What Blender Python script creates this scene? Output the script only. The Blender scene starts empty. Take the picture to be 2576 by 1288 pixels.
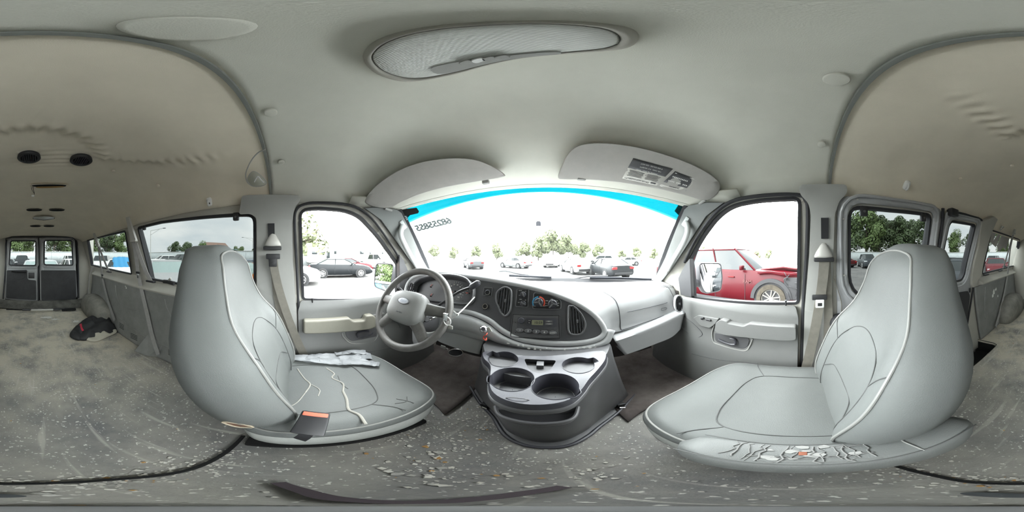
import bpy, bmesh, math, random
from mathutils import Vector, Matrix, noise, geometry
R = math.radians
PI = math.pi
SC = bpy.context.scene
COL = SC.collection
random.seed(7)

# ---------------------------------------------------------------- camera
CAM = Vector((0.05, 0.0, 0.87))
FWD = 1380.0                                   # photograph column of the van's forward axis
cd = bpy.data.cameras.new('camera')
cam = bpy.data.objects.new('camera', cd)
COL.objects.link(cam)
cd.type = 'PANO'
cd.panorama_type = 'EQUIRECTANGULAR'
cd.clip_start = 0.005
cd.clip_end = 500
cam.location = CAM
cam.rotation_euler = (R(90), 0, R((FWD - 1288) * 360 / 2576))
SC.camera = cam

# ---------------------------------------------------------------- sky, exposure
SC.view_settings.view_transform = 'Standard'
SC.view_settings.look = 'None'
SC.view_settings.gamma = 1.0
SC.view_settings.use_curve_mapping = False
SC.view_settings.exposure = 0.68
SC.cycles.max_bounces = 14
SC.cycles.diffuse_bounces = 9
SC.cycles.glossy_bounces = 4
SC.cycles.transmission_bounces = 6
SC.cycles.transparent_max_bounces = 24
SC.cycles.caustics_reflective = False
SC.cycles.caustics_refractive = False
SC.cycles.sample_clamp_indirect = 12.0
SKY_FRONT, SKY_REAR = 16.0, 3.6
wd = bpy.data.worlds.new('overcast_sky')
SC.world = wd
wd.use_nodes = True
nt = wd.node_tree
nt.nodes.clear()
def wn(t, **k):
    n = nt.nodes.new(t)
    for a, b in k.items(): setattr(n, a, b)
    return n
_out = wn('ShaderNodeOutputWorld'); _bg = wn('ShaderNodeBackground')
_tc = wn('ShaderNodeTexCoord'); _sx = wn('ShaderNodeSeparateXYZ')
_mr = wn('ShaderNodeMapRange', interpolation_type='SMOOTHERSTEP')
_mr.inputs['From Min'].default_value = -0.30; _mr.inputs['From Max'].default_value = 0.12
_mr.inputs['To Min'].default_value = SKY_REAR; _mr.inputs['To Max'].default_value = SKY_FRONT
_no = wn('ShaderNodeTexNoise'); _no.inputs['Scale'].default_value = 3.0; _no.inputs['Detail'].default_value = 6
_mp = wn('ShaderNodeMapping'); _mp.inputs['Scale'].default_value = (1, 1, 3.2)
_cr = wn('ShaderNodeValToRGB')
_cr.color_ramp.elements[0].position = 0.3; _cr.color_ramp.elements[0].color = (0.70, 0.76, 0.80, 1)
_cr.color_ramp.elements[1].position = 0.7; _cr.color_ramp.elements[1].color = (1.0, 1.0, 0.985, 1)
L = nt.links.new
L(_tc.outputs['Generated'], _sx.inputs[0]); L(_sx.outputs['Y'], _mr.inputs['Value'])
L(_tc.outputs['Generated'], _mp.inputs[0]); L(_mp.outputs[0], _no.inputs['Vector'])
L(_no.outputs['Fac'], _cr.inputs[0]); L(_cr.outputs[0], _bg.inputs['Color'])
L(_mr.outputs[0], _bg.inputs['Strength']); L(_bg.outputs[0], _out.inputs[0])

# ---------------------------------------------------------------- reading the photograph's directions
def ray(px, py):
    lo = R((px - FWD) * 360 / 2576); la = R((644 - py) * 180 / 1288)
    return Vector((math.sin(lo) * math.cos(la), math.cos(lo) * math.cos(la), math.sin(la)))
def on(px, py, x=None, y=None, z=None):
    d = ray(px, py)
    if x is not None: t = (x - CAM.x) / d.x
    elif y is not None: t = (y - CAM.y) / d.y
    else: t = (z - CAM.z) / d.z
    return CAM + d * t
def on_plane(px, py, p, n):
    d = ray(px, py); n = Vector(n)
    return CAM + d * ((Vector(p) - CAM).dot(n) / d.dot(n))
def at(px, py, dist):                          # horizontal distance
    d = ray(px, py)
    return CAM + d * (dist / math.hypot(d.x, d.y))
_WT = [(-.6, .79), (0, .80), (.1, .815), (.4, .858), (.60, .872), (.68, .868), (.80, .84), (1.12, .735), (1.2, .70), (1.4, .62)]
def lerp_t(T, z):
    if z <= T[0][0]: return T[0][1]
    for (a, b), (c, d) in zip(T, T[1:]):
        if z <= c: return b + (d - b) * (z - a) / (c - a)
    return T[-1][1]
def W(z): return lerp_t(_WT, z)
def onwall(px, py, side, inset=0.0):
    d = ray(px, py); z = .8
    for _ in range(30):
        x = side * (W(z) - inset); t = (x - CAM.x) / d.x; z = .5 * z + .5 * (CAM.z + d.z * t)
    t = (side * (W(z) - inset) - CAM.x) / d.x
    return CAM + d * t
def yz(px, py, side, inset=0.0):
    p = onwall(px, py, side, inset); return (p.y, p.z)
def sstep(a, b, x):
    t = min(1, max(0, (x - a) / (b - a))); return t * t * (3 - 2 * t)

# ---------------------------------------------------------------- mesh helpers
def new(): return bmesh.new()
def mk(name, bm, m, parent=None, sharp=40, smooth=True):
    me = bpy.data.meshes.new(name)
    bmesh.ops.recalc_face_normals(bm, faces=bm.faces[:])
    bm.to_mesh(me); bm.free()
    for mm in (m if isinstance(m, (list, tuple)) else [m]): me.materials.append(mm)
    if smooth:
        me.polygons.foreach_set('use_smooth', [True] * len(me.polygons))
        if sharp < 180: me.set_sharp_from_angle(angle=R(sharp))
    o = bpy.data.objects.new(name, me); COL.objects.link(o)
    if parent is not None: adopt(o, parent)
    return o
def adopt(o, parent):
    bpy.context.view_layer.update() if False else None
    o.parent = parent
    mw = parent.matrix_basis.copy(); q = parent.parent
    m = parent.matrix_parent_inverse @ mw if q else mw
    while q:
        m = q.matrix_basis @ m if not q.parent else q.matrix_parent_inverse @ q.matrix_basis @ m
        q = q.parent
    o.matrix_parent_inverse = m.inverted()
def tag(o, label, cat, group=None, kind=None):
    if label: o['label'] = label
    if cat: o['category'] = cat
    if group: o['group'] = group
    if kind: o['kind'] = kind
    return o
def thing(name, label, cat, loc=(0, 0, 0), group=None, kind=None):
    o = bpy.data.objects.new(name, None); COL.objects.link(o); o.location = loc; o.empty_display_size = .05
    return tag(o, label, cat, group, kind)
def struct(o, label=None):
    o['kind'] = 'structure'
    if label: o['label'] = label
    return o
def kids(o): return [c for c in o.children]
def copy_tree(o, parent=None):
    c = o.copy(); COL.objects.link(c)
    if parent is not None: c.parent = parent; c.matrix_parent_inverse = o.matrix_parent_inverse.copy()
    for ch in o.children: copy_tree(ch, c)
    return c
def box(bm, c, s, rot=None, bev=0, seg=2):
    r = bmesh.ops.create_cube(bm, size=1)
    vs = r['verts']
    M = Matrix.Translation(Vector(c)) @ (rot.to_4x4() if rot is not None else Matrix()) @ Matrix.Diagonal((*s, 1))
    bmesh.ops.transform(bm, matrix=M, verts=vs)
    if bev:
        es = list({e for v in vs for e in v.link_edges})
        bmesh.ops.bevel(bm, geom=es, offset=bev, segments=seg, affect='EDGES', profile=.6)
    return bm
def loft(bm, rings, closed=True, caps=True, loop=False):
    V = [[bm.verts.new(p) for p in r] for r in rings]
    n = len(V[0]); m = len(V)
    for i in range(m if loop else m - 1):
        a, b = V[i], V[(i + 1) % m]
        for j in range(n if closed else n - 1):
            k = (j + 1) % n
            try: bm.faces.new((a[j], a[k], b[k], b[j]))
            except ValueError: pass
    if caps and closed and not loop:
        for r in (V[0], V[-1]):
            try: bm.faces.new(r)
            except ValueError: pass
    return V
def patch(bm, fn, nu, nv):
    return loft(bm, [[fn(i / nu, j / nv) for i in range(nu + 1)] for j in range(nv + 1)], closed=False)
def frames(pts, closed, up=None):
    n = len(pts); T = []
    for i in range(n):
        a = pts[(i - 1) % n] if closed or i > 0 else pts[i]
        b = pts[(i + 1) % n] if closed or i < n - 1 else pts[i]
        t = (b - a); T.append(t.normalized() if t.length > 1e-9 else Vector((0, 0, 1)))
    out = []
    if up is not None:
        up = Vector(up)
        for t in T:
            s = t.cross(up)
            s = s.normalized() if s.length > 1e-5 else t.orthogonal().normalized()
            out.append((s, s.cross(t).normalized()))
        return out
    s = T[0].orthogonal().normalized()
    for i, t in enumerate(T):
        s = (s - t * s.dot(t))
        s = s.normalized() if s.length > 1e-6 else t.orthogonal().normalized()
        out.append((s, t.cross(s).normalized()))
    return out
def circ(r, n=8, ry=None):
    ry = r if ry is None else ry
    return [(r * math.cos(2 * PI * i / n), ry * math.sin(2 * PI * i / n)) for i in range(n)]
def sweep(bm, pts, prof, closed=False, up=None, scale=None, caps=True):
    pts = [Vector(p) for p in pts]
    if isinstance(prof, (int, float)): prof = circ(prof)
    F = frames(pts, closed, up); rings = []
    for i, (p, (s, u)) in enumerate(zip(pts, F)):
        k = scale(i / max(1, len(pts) - 1)) if callable(scale) else 1
        rings.append([p + s * (a * k) + u * (b * k) for a, b in prof])
    return loft(bm, rings, True, caps, loop=closed)
def cr(pts, n=8, closed=False):
    """Catmull-Rom through pts"""
    P = [Vector(p) for p in pts]; N = len(P); out = []
    for i in range(N if closed else N - 1):
        p1, p2 = P[i], P[(i + 1) % N]
        p0 = P[i - 1] if closed or i > 0 else p1 * 2 - p2
        p3 = P[(i + 2) % N] if closed or i < N - 2 else p2 * 2 - p1
        for k in range(n):
            t = k / n
            out.append(.5 * (2 * p1 + (p2 - p0) * t + (2 * p0 - 5 * p1 + 4 * p2 - p3) * t * t + (3 * p1 - p0 - 3 * p2 + p3) * t ** 3))
    if not closed: out.append(P[-1].copy())
    return out
def rpoly(pts, r=.03, n=5):
    P = [Vector(p) for p in pts]; out = []; N = len(P)
    for i in range(N):
        a, b, c = P[i - 1], P[i], P[(i + 1) % N]
        ra = r[i] if isinstance(r, (list, tuple)) else r
        d1, d2 = (a - b), (c - b)
        k = min(ra, d1.length * .49, d2.length * .49)
        if k < 1e-5: out.append(b); continue
        s, e = b + d1.normalized() * k, b + d2.normalized() * k
        for j in range(n + 1):
            t = j / n
            out.append(s * (1 - t) ** 2 + b * 2 * t * (1 - t) + e * t * t)
    return out
def lathe(bm, prof, M=None, n=24, a0=0, a1=2 * PI, sx=1, sy=1):
    full = abs(a1 - a0 - 2 * PI) < 1e-6
    cnt = n if full else n + 1; rings = []
    for r, h in prof:
        rings.append([Vector((r * math.cos(a0 + (a1 - a0) * i / n) * sx, r * math.sin(a0 + (a1 - a0) * i / n) * sy, h)) for i in range(cnt)])
    if M is not None: rings = [[M @ p for p in q] for q in rings]
    return loft(bm, rings, closed=full, caps=False)
def frame_m(o, n, up=(0, 0, 1)):
    """matrix with local z = n, local y close to up"""
    n = Vector(n).normalized(); x = Vector(up).cross(n)
    x = x.normalized() if x.length > 1e-6 else n.orthogonal().normalized()
    y = n.cross(x)
    M = Matrix((x, y, n)).transposed().to_4x4(); M.translation = Vector(o)
    return M
def in_poly(p, lp):
    r = False; n = len(lp)
    for i in range(n):
        a, b = lp[i], lp[(i + 1) % n]
        if (a[1] > p.y) != (b[1] > p.y) and p.x < (b[0] - a[0]) * (p.y - a[1]) / (b[1] - a[1]) + a[0]: r = not r
    return r
def fill2d(outline, holes=(), cu=(), cv=()):
    """flat filled polygon in (u,v) with holes, then cut along lines u=.. and v=.."""
    bm = new(); V = []; E = []
    for lp in [outline, *holes]:
        k = len(V); n = len(lp); V += [Vector((p[0], p[1])) for p in lp]; E += [(k + i, k + (i + 1) % n) for i in range(n)]
    vo, eo, fo = geometry.delaunay_2d_cdt(V, E, [], 0, 1e-6)[:3]
    vs = [bm.verts.new((p.x, p.y, 0)) for p in vo]
    for f in fo:
        c = sum((vo[i] for i in f), Vector((0, 0))) / len(f)
        if in_poly(c, outline) and not any(in_poly(c, h) for h in holes): bm.faces.new([vs[i] for i in f])
    bmesh.ops.delete(bm, geom=[v for v in bm.verts if not v.link_faces], context='VERTS')
    for u in cu: bmesh.ops.bisect_plane(bm, geom=bm.verts[:] + bm.edges[:] + bm.faces[:], plane_co=(u, 0, 0), plane_no=(1, 0, 0), dist=1e-6)
    for v in cv: bmesh.ops.bisect_plane(bm, geom=bm.verts[:] + bm.edges[:] + bm.faces[:], plane_co=(0, v, 0), plane_no=(0, 1, 0), dist=1e-6)
    return bm
def mapped(bm, fn):
    for v in bm.verts: v.co = Vector(fn(v.co.x, v.co.y))
    return bm
def span(a, b, n): return [a + (b - a) * i / n for i in range(n + 1)]
def solidify(o, t, off=-1, mo=None, ri=None):
    md = o.modifiers.new('solid', 'SOLIDIFY'); md.thickness = t; md.offset = off; md.use_even_offset = False
    if mo is not None: md.material_offset = mo; md.material_offset_rim = ri or mo
    return o
def orient(o, d=None, toward=None):
    """make the open surface's normals face a direction or a point"""
    me = o.data; s = 0
    for p in me.polygons:
        s += p.area * (p.normal.dot(Vector(toward) - p.center) if toward is not None else p.normal.dot(Vector(d)))
    if s < 0: me.flip_normals()
    return o
def plate(bm, pts, th, n=None):
    """extruded flat polygon: pts 3D front outline, thickness th along -n"""
    P = [Vector(p) for p in pts]
    if n is None: n = geometry.normal(P)
    n = Vector(n).normalized()
    loft(bm, [[p - n * th for p in P], P])
    return bm
def ell(c, rx, ry, M3x, M3y, n=28):
    c = Vector(c); return [c + Vector(M3x) * (rx * math.cos(2 * PI * i / n)) + Vector(M3y) * (ry * math.sin(2 * PI * i / n)) for i in range(n)]
def text(name, body, size, m, M, parent=None, ext=.0004, align='CENTER', space=1.0, shear=0, bold=0, line=1.0):
    cu = bpy.data.curves.new(name, 'FONT'); cu.body = body; cu.size = size; cu.extrude = ext; cu.align_x = align; cu.align_y = 'CENTER'
    cu.space_character = space; cu.shear = shear; cu.offset = bold; cu.space_line = line; cu.resolution_u = 3
    cu.materials.append(m)
    tmp = bpy.data.objects.new(name, cu); me = bpy.data.meshes.new_from_object(tmp)
    bpy.data.objects.remove(tmp); bpy.data.curves.remove(cu)
    if not me.materials: me.materials.append(m)
    o = bpy.data.objects.new(name, me); COL.objects.link(o); o.matrix_basis = M
    if parent is not None: adopt(o, parent)
    return o
def fbm(p, s=1.0, o=3):
    return noise.fractal(Vector(p) * s, 1.0, 2.0, o)

# ---------------------------------------------------------------- materials
def mat(name, c, r=.6, metal=0, var=0.0, vs=6.0, bump=0.0, bs=150.0, spec=.5, coat=0, c2=None, lo=.35, hi=.65, detail=5, sheen=0):
    m = bpy.data.materials.new(name); m.use_nodes = True
    t = m.node_tree; b = t.nodes['Principled BSDF']
    b.inputs['Base Color'].default_value = (*c, 1); b.inputs['Roughness'].default_value = r
    b.inputs['Metallic'].default_value = metal; b.inputs['Specular IOR Level'].default_value = spec
    if coat: b.inputs['Coat Weight'].default_value = coat; b.inputs['Coat Roughness'].default_value = .06
    if sheen: b.inputs['Sheen Weight'].default_value = sheen
    tc = t.nodes.new('ShaderNodeTexCoord')
    if var or c2 is not None:
        n = t.nodes.new('ShaderNodeTexNoise'); n.inputs['Scale'].default_value = vs; n.inputs['Detail'].default_value = detail
        n.inputs['Roughness'].default_value = .65
        t.links.new(tc.outputs['Object'], n.inputs['Vector'])
        rm = t.nodes.new('ShaderNodeValToRGB')
        e = rm.color_ramp.elements
        e[0].position = lo; e[1].position = hi
        d = tuple(max(0, x * (1 - var)) for x in c) if c2 is None else c2
        e[0].color = (*d, 1); e[1].color = (*c, 1)
        t.links.new(n.outputs['Fac'], rm.inputs[0]); t.links.new(rm.outputs[0], b.inputs['Base Color'])
    if bump:
        n2 = t.nodes.new('ShaderNodeTexNoise'); n2.inputs['Scale'].default_value = bs; n2.inputs['Detail'].default_value = 3
        t.links.new(tc.outputs['Object'], n2.inputs['Vector'])
        bp = t.nodes.new('ShaderNodeBump'); bp.inputs['Strength'].default_value = bump; bp.inputs['Distance'].default_value = .002
        t.links.new(n2.outputs['Fac'], bp.inputs['Height']); t.links.new(bp.outputs[0], b.inputs['Normal'])
    return m
def glass(name, tint, gloss=.05, rough=0.0):
    m = bpy.data.materials.new(name); m.use_nodes = True
    t = m.node_tree; t.nodes.clear()
    o = t.nodes.new('ShaderNodeOutputMaterial'); tr = t.nodes.new('ShaderNodeBsdfTransparent'); gl = t.nodes.new('ShaderNodeBsdfGlossy')
    mx = t.nodes.new('ShaderNodeMixShader')
    tr.inputs['Color'].default_value = (*tint, 1); gl.inputs['Roughness'].default_value = rough; mx.inputs[0].default_value = gloss
    t.links.new(tr.outputs[0], mx.inputs[1]); t.links.new(gl.outputs[0], mx.inputs[2]); t.links.new(mx.outputs[0], o.inputs[0])
    return m
def emis(name, c, s):
    m = bpy.data.materials.new(name); m.use_nodes = True
    b = m.node_tree.nodes['Principled BSDF']
    b.inputs['Base Color'].default_value = (*c, 1); b.inputs['Emission Color'].default_value = (*c, 1); b.inputs['Emission Strength'].default_value = s
    return m
MT = {}
MT['headliner'] = mat('headliner_cloth', (.68, .675, .60), .95, var=.10, vs=2.2, bump=.25, bs=700, spec=.15, sheen=.2)
MT['headliner_rear'] = mat('rear_headliner_cloth', (.86, .79, .655), .95, var=.12, vs=2.4, bump=.3, bs=700, spec=.15, sheen=.2)
MT['trim'] = mat('light_trim_plastic', (.36, .36, .34), .55, var=.08, vs=5, bump=.15, bs=500, spec=.35)
MT['trim_beige'] = mat('beige_trim_plastic', (.42, .405, .36), .55, var=.10, vs=5, bump=.15, bs=500, spec=.35)
MT['trim_dark'] = mat('dark_grey_trim_plastic', (.235, .235, .225), .55, var=.2, vs=7, bump=.3, bs=350, spec=.35)
MT['door_grey'] = mat('door_panel_plastic', (.185, .187, .182), .5, var=.07, vs=5, bump=.2, bs=500, spec=.4)
MT['dash_light'] = mat('dash_light_plastic', (.43, .435, .44), .42, var=.06, vs=5, bump=.15, bs=500, spec=.45)
MT['dash_dark'] = mat('dash_dark_plastic', (.075, .075, .082), .45, var=.12, vs=6, bump=.2, bs=500, spec=.45)
MT['console'] = mat('console_grey_plastic', (.11, .11, .115), .4, var=.2, vs=5, bump=.15, bs=400, spec=.5)
MT['console_dark'] = mat('console_dark_plastic', (.06, .06, .072), .35, var=.2, vs=8, bump=.1, bs=400, spec=.5)
MT['black'] = mat('black_plastic', (.02, .02, .022), .45)
MT['black_matte'] = mat('black_matte', (.015, .015, .015), .85, spec=.2)
MT['pillar_grey'] = mat('pale_pillar_plastic', (.17, .178, .172), .55, var=.06, vs=5, bump=.15, bs=500, spec=.3)
MT['armrest_beige'] = mat('beige_armrest_plastic', (.27, .258, .215), .5, var=.1, vs=6, bump=.2, bs=400, spec=.35)
MT['rubber'] = mat('black_rubber_seal', (.03, .03, .033), .6, spec=.3)
MT['vinyl'] = mat('grey_vinyl_upholstery', (.122, .129, .125), .5, var=.07, vs=6, bump=.35, bs=420, spec=.22)
MT['vinyl_side'] = mat('grey_vinyl_side', (.125, .131, .127), .5, var=.07, vs=6, bump=.3, bs=420, spec=.4)
MT['piping'] = mat('seat_piping', (.20, .20, .19), .4)
MT['seam'] = mat('seam_line', (.065, .067, .065), .7)
MT['foam'] = mat('worn_fleece_underside', (.34, .35, .33), .9, var=.12, vs=30, bump=.3, bs=200)
MT['paint'] = mat('silver_painted_steel', (.36, .365, .37), .38, metal=.0, var=.06, vs=7, coat=.4)
MT['van_white'] = mat('white_van_paint', (.75, .75, .74), .3, coat=.5)
MT['black_board'] = mat('black_hardboard', (.035, .035, .037), .7, var=.3, vs=9, bump=.1)
MT['belt'] = mat('belt_webbing', (.20, .188, .16), .75, var=.15, vs=30, bump=.3, bs=900, spec=.25)
MT['belt_grey'] = mat('grey_belt_webbing', (.34, .33, .32), .75, var=.12, vs=30, bump=.3, bs=900, spec=.25)
MT['chrome'] = mat('bright_metal', (.75, .75, .75), .2, metal=1)
MT['mirror'] = mat('mirror_glass', (.92, .93, .93), .01, metal=1)
MT['white_ink'] = mat('white_print', (.75, .75, .72), .6)
MT['white_plastic'] = mat('white_plastic', (.78, .78, .76), .45)
MT['ivory'] = mat('ivory_plastic', (.44, .43, .40), .45)
MT['red'] = mat('red_plastic', (.75, .10, .06), .4)
MT['red_soft'] = mat('release_button_red', (.85, .16, .10), .45)
MT['clear'] = glass('clear_glass', (.97, .985, .975), .03)
MT['tint'] = glass('view_dimming_glass', (.137, .147, .144), .03)  # rear tint put in to dim the outside view like a shorter exposure
# ================================================================ the van's shell
Y_REAR = -2.74
SEAM_Y = -0.10
def zc(y):                                       # headliner height along the centre line
    if y > .22: return 1.37 - .15 * ((y - .22) / .56) ** 1.7
    if y < -1.2: return 1.37 - .17 * ((-1.2 - y) / 1.54) ** 1.8
    return 1.37
def ze(y):                                       # headliner height where it meets the side
    if y > .3: return 1.125 + .015 * sstep(.3, .6, y)
    return 1.125 - .02 * sstep(-.4, -2.6, y) if y > -9 else 1.1
def wl(y): return W(ze(y)) + .0
def head_z(x, y):
    w = wl(y); u = min(1.0, abs(x) / w)
    return ze(y) + max(0.02, (zc(y) - ze(y))) * math.sqrt(max(0.0, 1 - u ** 3.6))
def header_y(x): return .78 - .215 * (abs(x) / .72) ** 2.2
def header_z(x): return 1.222 - .085 * (abs(x) / .72) ** 2.2
# ---- windows, outlines read on the side walls as (y, z)
def wp(lst, side): return [yz(px, py, side) for px, py in lst]
PX = dict(
 LF=[(754, 527), (800, 523), (868, 528), (905, 543), (950, 592), (1004, 668), (1004, 747), (762, 753)],
 L1=[(347, 573), (402, 559), (472, 550), (588, 540), (641, 539), (641, 730), (500, 722), (379, 702)],
 L2=[(219, 605), (315, 581), (331, 690), (229, 667)],
 RF=[(1734, 655), (1765, 597), (1802, 546), (1840, 517), (1900, 504), (2012, 498), (2008, 763), (1741, 748)],
 R1=[(2136, 519), (2241, 528), (2343, 540), (2322, 757), (2138, 744)],
 R2=[(2389, 555), (2454, 566), (2424, 704), (2357, 716)],
 R3=[(2495, 579), (2566, 603), (2557, 667), (2471, 689)])
RAD = dict(LF=[.05, .02, .12, .15, .05, .02, .015, .02], L1=[.02, 0, 0, 0, .05, .05, 0, .02], L2=.02, RF=[.02, .05, .1, .1, .05, .03, .02, .015],
           R1=[.06, 0, .04, .08, .12], R2=[.05, .03, .08, .05], R3=.02)
WIN = {k: [tuple(p) for p in rpoly([(a, b, 0) for a, b in wp(v, -1 if k[0] == 'L' else 1)], RAD[k], 5)] for k, v in PX.items()}
WIN = {k: [(p[0], p[1]) for p in v] for k, v in WIN.items()}
def grow(lp, d):
    cx = sum(p[0] for p in lp) / len(lp); cy = sum(p[1] for p in lp) / len(lp); out = []
    n = len(lp); A = sum(lp[i][0] * lp[(i + 1) % n][1] - lp[(i + 1) % n][0] * lp[i][1] for i in range(n))
    s = 1 if A > 0 else -1
    for i in range(n):
        a, b, c = Vector(lp[i - 1]), Vector(lp[i]), Vector(lp[(i + 1) % n])
        t = (c - a)
        if t.length < 1e-9: out.append(lp[i]); continue
        t.normalize(); out.append((b.x + t.y * s * d, b.y - t.x * s * d))
    return out
# front boundary of a side wall follows the A-pillar
def side_wall(side, keys, name):
    ys = span(Y_REAR, .2, 14)
    top = [(y, ze(y) + .01) for y in ys] + [(.40, 1.135), (.575, 1.14)]
    front = [(.70, 1.02), (.86, .85), (1.07, .655), (1.10, .5), (1.12, .1), (1.12, -.10)]
    bot = [(Y_REAR, -.10)]
    bm = fill2d(top + front + bot, [WIN[k] for k in keys], span(-2.6, 1.0, 18), span(-.05, 1.1, 23))
    mapped(bm, lambda y, z: (side * W(z), y, z))
    o = mk(name, bm, [MT['trim_beige'], MT['van_white'], MT['rubber']], sharp=30)
    orient(o, d=(-side, 0, 0)); solidify(o, .045, -1, 1, 2)
    return struct(o)
side_wall(-1, ['LF', 'L1', 'L2'], 'wall_left')
side_wall(1, ['RF', 'R1', 'R2', 'R3'], 'wall_right')
# panes with their rubber seals
def pane(key, n, m, label):
    side = -1 if key[0] == 'L' else 1
    lp = grow(WIN[key], .004)
    bm = fill2d(lp, (), span(-2.6, 1.0, 12), span(.6, 1.1, 8))
    mapped(bm, lambda y, z: (side * (W(z) + .022), y, z))
    g = mk('window_%d' % n, bm, m, sharp=180); struct(g, label)
    b2 = new()
    pts = [Vector((side * (W(z) + .010), y, z)) for y, z in grow(WIN[key], -.002)]
    sweep(b2, pts, [(-.006, -.014), (.008, -.014), (.008, .014), (-.006, .014)], closed=True, up=(side, 0, 0))
    mk('seal', b2, MT['rubber'], g)
    return g
pane('LF', 1, MT['clear'], 'clear driver door window with the black sedan outside')
pane('L1', 2, MT['tint'], 'long tinted side window behind the driver seat')
pane('L2', 3, MT['tint'], 'tinted rear side window behind the hanging belts, with the blue tarp outside')
pane('RF', 4, MT['clear'], 'clear passenger door window with the red pickup outside')
pane('R1', 5, MT['tint'], 'tinted cargo door window beside the passenger seat')
pane('R2', 6, MT['tint'], 'narrow tinted cargo door window behind the passenger seat')
pane('R3', 7, MT['tint'], 'tinted rear side window with the torn film')

# ---- floor
def floor_z(x, y):
    return .010 * max(0, fbm((x * 1.6, y * 1.6, 3), 1.0, 3)) + .004 * fbm((x * 6, y * 6, 1), 1, 2) - .004
STEP = [(.60, -1.33), (.645, -1.35), (.90, -1.35), (.90, -.32), (.60, -.32)]
def make_floor():
    bm = fill2d([(-.95, Y_REAR), (.95, Y_REAR), (.95, 1.25), (-.95, 1.25)], [STEP], span(-.94, .94, 60), span(-2.72, 1.2, 110))
    mapped(bm, lambda x, y: (x, y, floor_z(x, y)))
    m = mat('floor_rubber_mat', (.135, .135, .13), .62, bump=.7, bs=190, spec=.35)
    t = m.node_tree; b = t.nodes['Principled BSDF']
    def N(ty, **k):
        n = t.nodes.new(ty)
        for a, v in k.items(): setattr(n, a, v)
        return n
    tc = N('ShaderNodeTexCoord'); l = t.links.new
    n1 = N('ShaderNodeTexNoise'); n1.inputs['Scale'].default_value = 2.3; n1.inputs['Detail'].default_value = 8; n1.inputs['Roughness'].default_value = .7
    l(tc.outputs['Object'], n1.inputs['Vector'])
    r1 = N('ShaderNodeValToRGB'); e = r1.color_ramp.elements
    e[0].position = .36; e[0].color = (.16, .16, .162, 1); e[1].position = .68; e[1].color = (.36, .345, .31, 1)
    l(n1.outputs['Fac'], r1.inputs[0])
    # dusty tan dirt towards the cargo end
    sx = N('ShaderNodeSeparateXYZ'); l(tc.outputs['Object'], sx.inputs[0])
    mr = N('ShaderNodeMapRange'); mr.inputs['From Min'].default_value = -.40; mr.inputs['From Max'].default_value = -1.35
    mr.inputs['To Min'].default_value = 0; mr.inputs['To Max'].default_value = .85
    l(sx.outputs['Y'], mr.inputs['Value'])
    n2 = N('ShaderNodeTexNoise'); n2.inputs['Scale'].default_value = 4.5; n2.inputs['Detail'].default_value = 9; n2.inputs['Roughness'].default_value = .72
    l(tc.outputs['Object'], n2.inputs['Vector'])
    r2 = N('ShaderNodeValToRGB'); e = r2.color_ramp.elements
    e[0].position = .36; e[0].color = (.12, .12, .12, 1); e[1].position = .56; e[1].color = (1, 1, 1, 1)
    l(n2.outputs['Fac'], r2.inputs[0])
    mu = N('ShaderNodeMath', operation='MULTIPLY'); l(mr.outputs[0], mu.inputs[0]); l(r2.outputs[0], mu.inputs[1])
    mx = N('ShaderNodeMix', data_type='RGBA'); l(mu.outputs[0], mx.inputs[0]); l(r1.outputs[0], mx.inputs[6]); mx.inputs[7].default_value = (.60, .55, .44, 1)
    # scuffs: stretched pale streaks
    mp = N('ShaderNodeMapping'); mp.inputs['Rotation'].default_value = (0, 0, .5); mp.inputs['Scale'].default_value = (16, 1.1, 1)
    l(tc.outputs['Object'], mp.inputs[0])
    n3 = N('ShaderNodeTexNoise'); n3.inputs['Scale'].default_value = 2.0; n3.inputs['Detail'].default_value = 6
    l(mp.outputs[0], n3.inputs['Vector'])
    r3 = N('ShaderNodeValToRGB'); e = r3.color_ramp.elements
    e[0].position = .60; e[0].color = (0, 0, 0, 1); e[1].position = .68; e[1].color = (.55, .55, .55, 1)
    l(n3.outputs['Fac'], r3.inputs[0])
    mx2 = N('ShaderNodeMix', data_type='RGBA'); l(r3.outputs[0], mx2.inputs[0]); l(mx.outputs[2], mx2.inputs[6]); mx2.inputs[7].default_value = (.52, .50, .45, 1)
    # fine pale grit
    vo = N('ShaderNodeTexNoise'); vo.inputs['Scale'].default_value = 95; vo.inputs['Detail'].default_value = 2
    l(tc.outputs['Object'], vo.inputs['Vector'])
    r4 = N('ShaderNodeValToRGB'); e = r4.color_ramp.elements
    e[0].position = .645; e[0].color = (0, 0, 0, 1); e[1].position = .69; e[1].color = (1, 1, 1, 1)
    l(vo.outputs['Fac'], r4.inputs[0])
    mx3 = N('ShaderNodeMix', data_type='RGBA'); l(r4.outputs[0], mx3.inputs[0]); l(mx2.outputs[2], mx3.inputs[6]); mx3.inputs[7].default_value = (.62, .61, .57, 1)
    l(mx3.outputs[2], b.inputs['Base Color'])
    o = mk('floor', bm, m, sharp=180); orient(o, d=(0, 0, 1)); solidify(o, .02)
    return struct(o, 'worn dirty dark rubber floor mat')
make_floor()
def make_step():
    bm = new()
    lo = [Vector((x, y, -.24)) for x, y in STEP]; hi = [Vector((x, y, .004)) for x, y in STEP]
    loft(bm, [lo, hi], caps=False); bm.faces.new([bm.verts.new(p) for p in lo])
    for k in range(12): box(bm, (.76, -.42 - k * .075, -.236), (.24, .012, .008))
    box(bm, (.70, -1.0, -.12), (.19, .66, .012), bev=.004)
    o = mk('trim_1', bm, MT['black_matte']); return struct(o, 'dark ribbed step well at the cargo door')
make_step()
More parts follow.
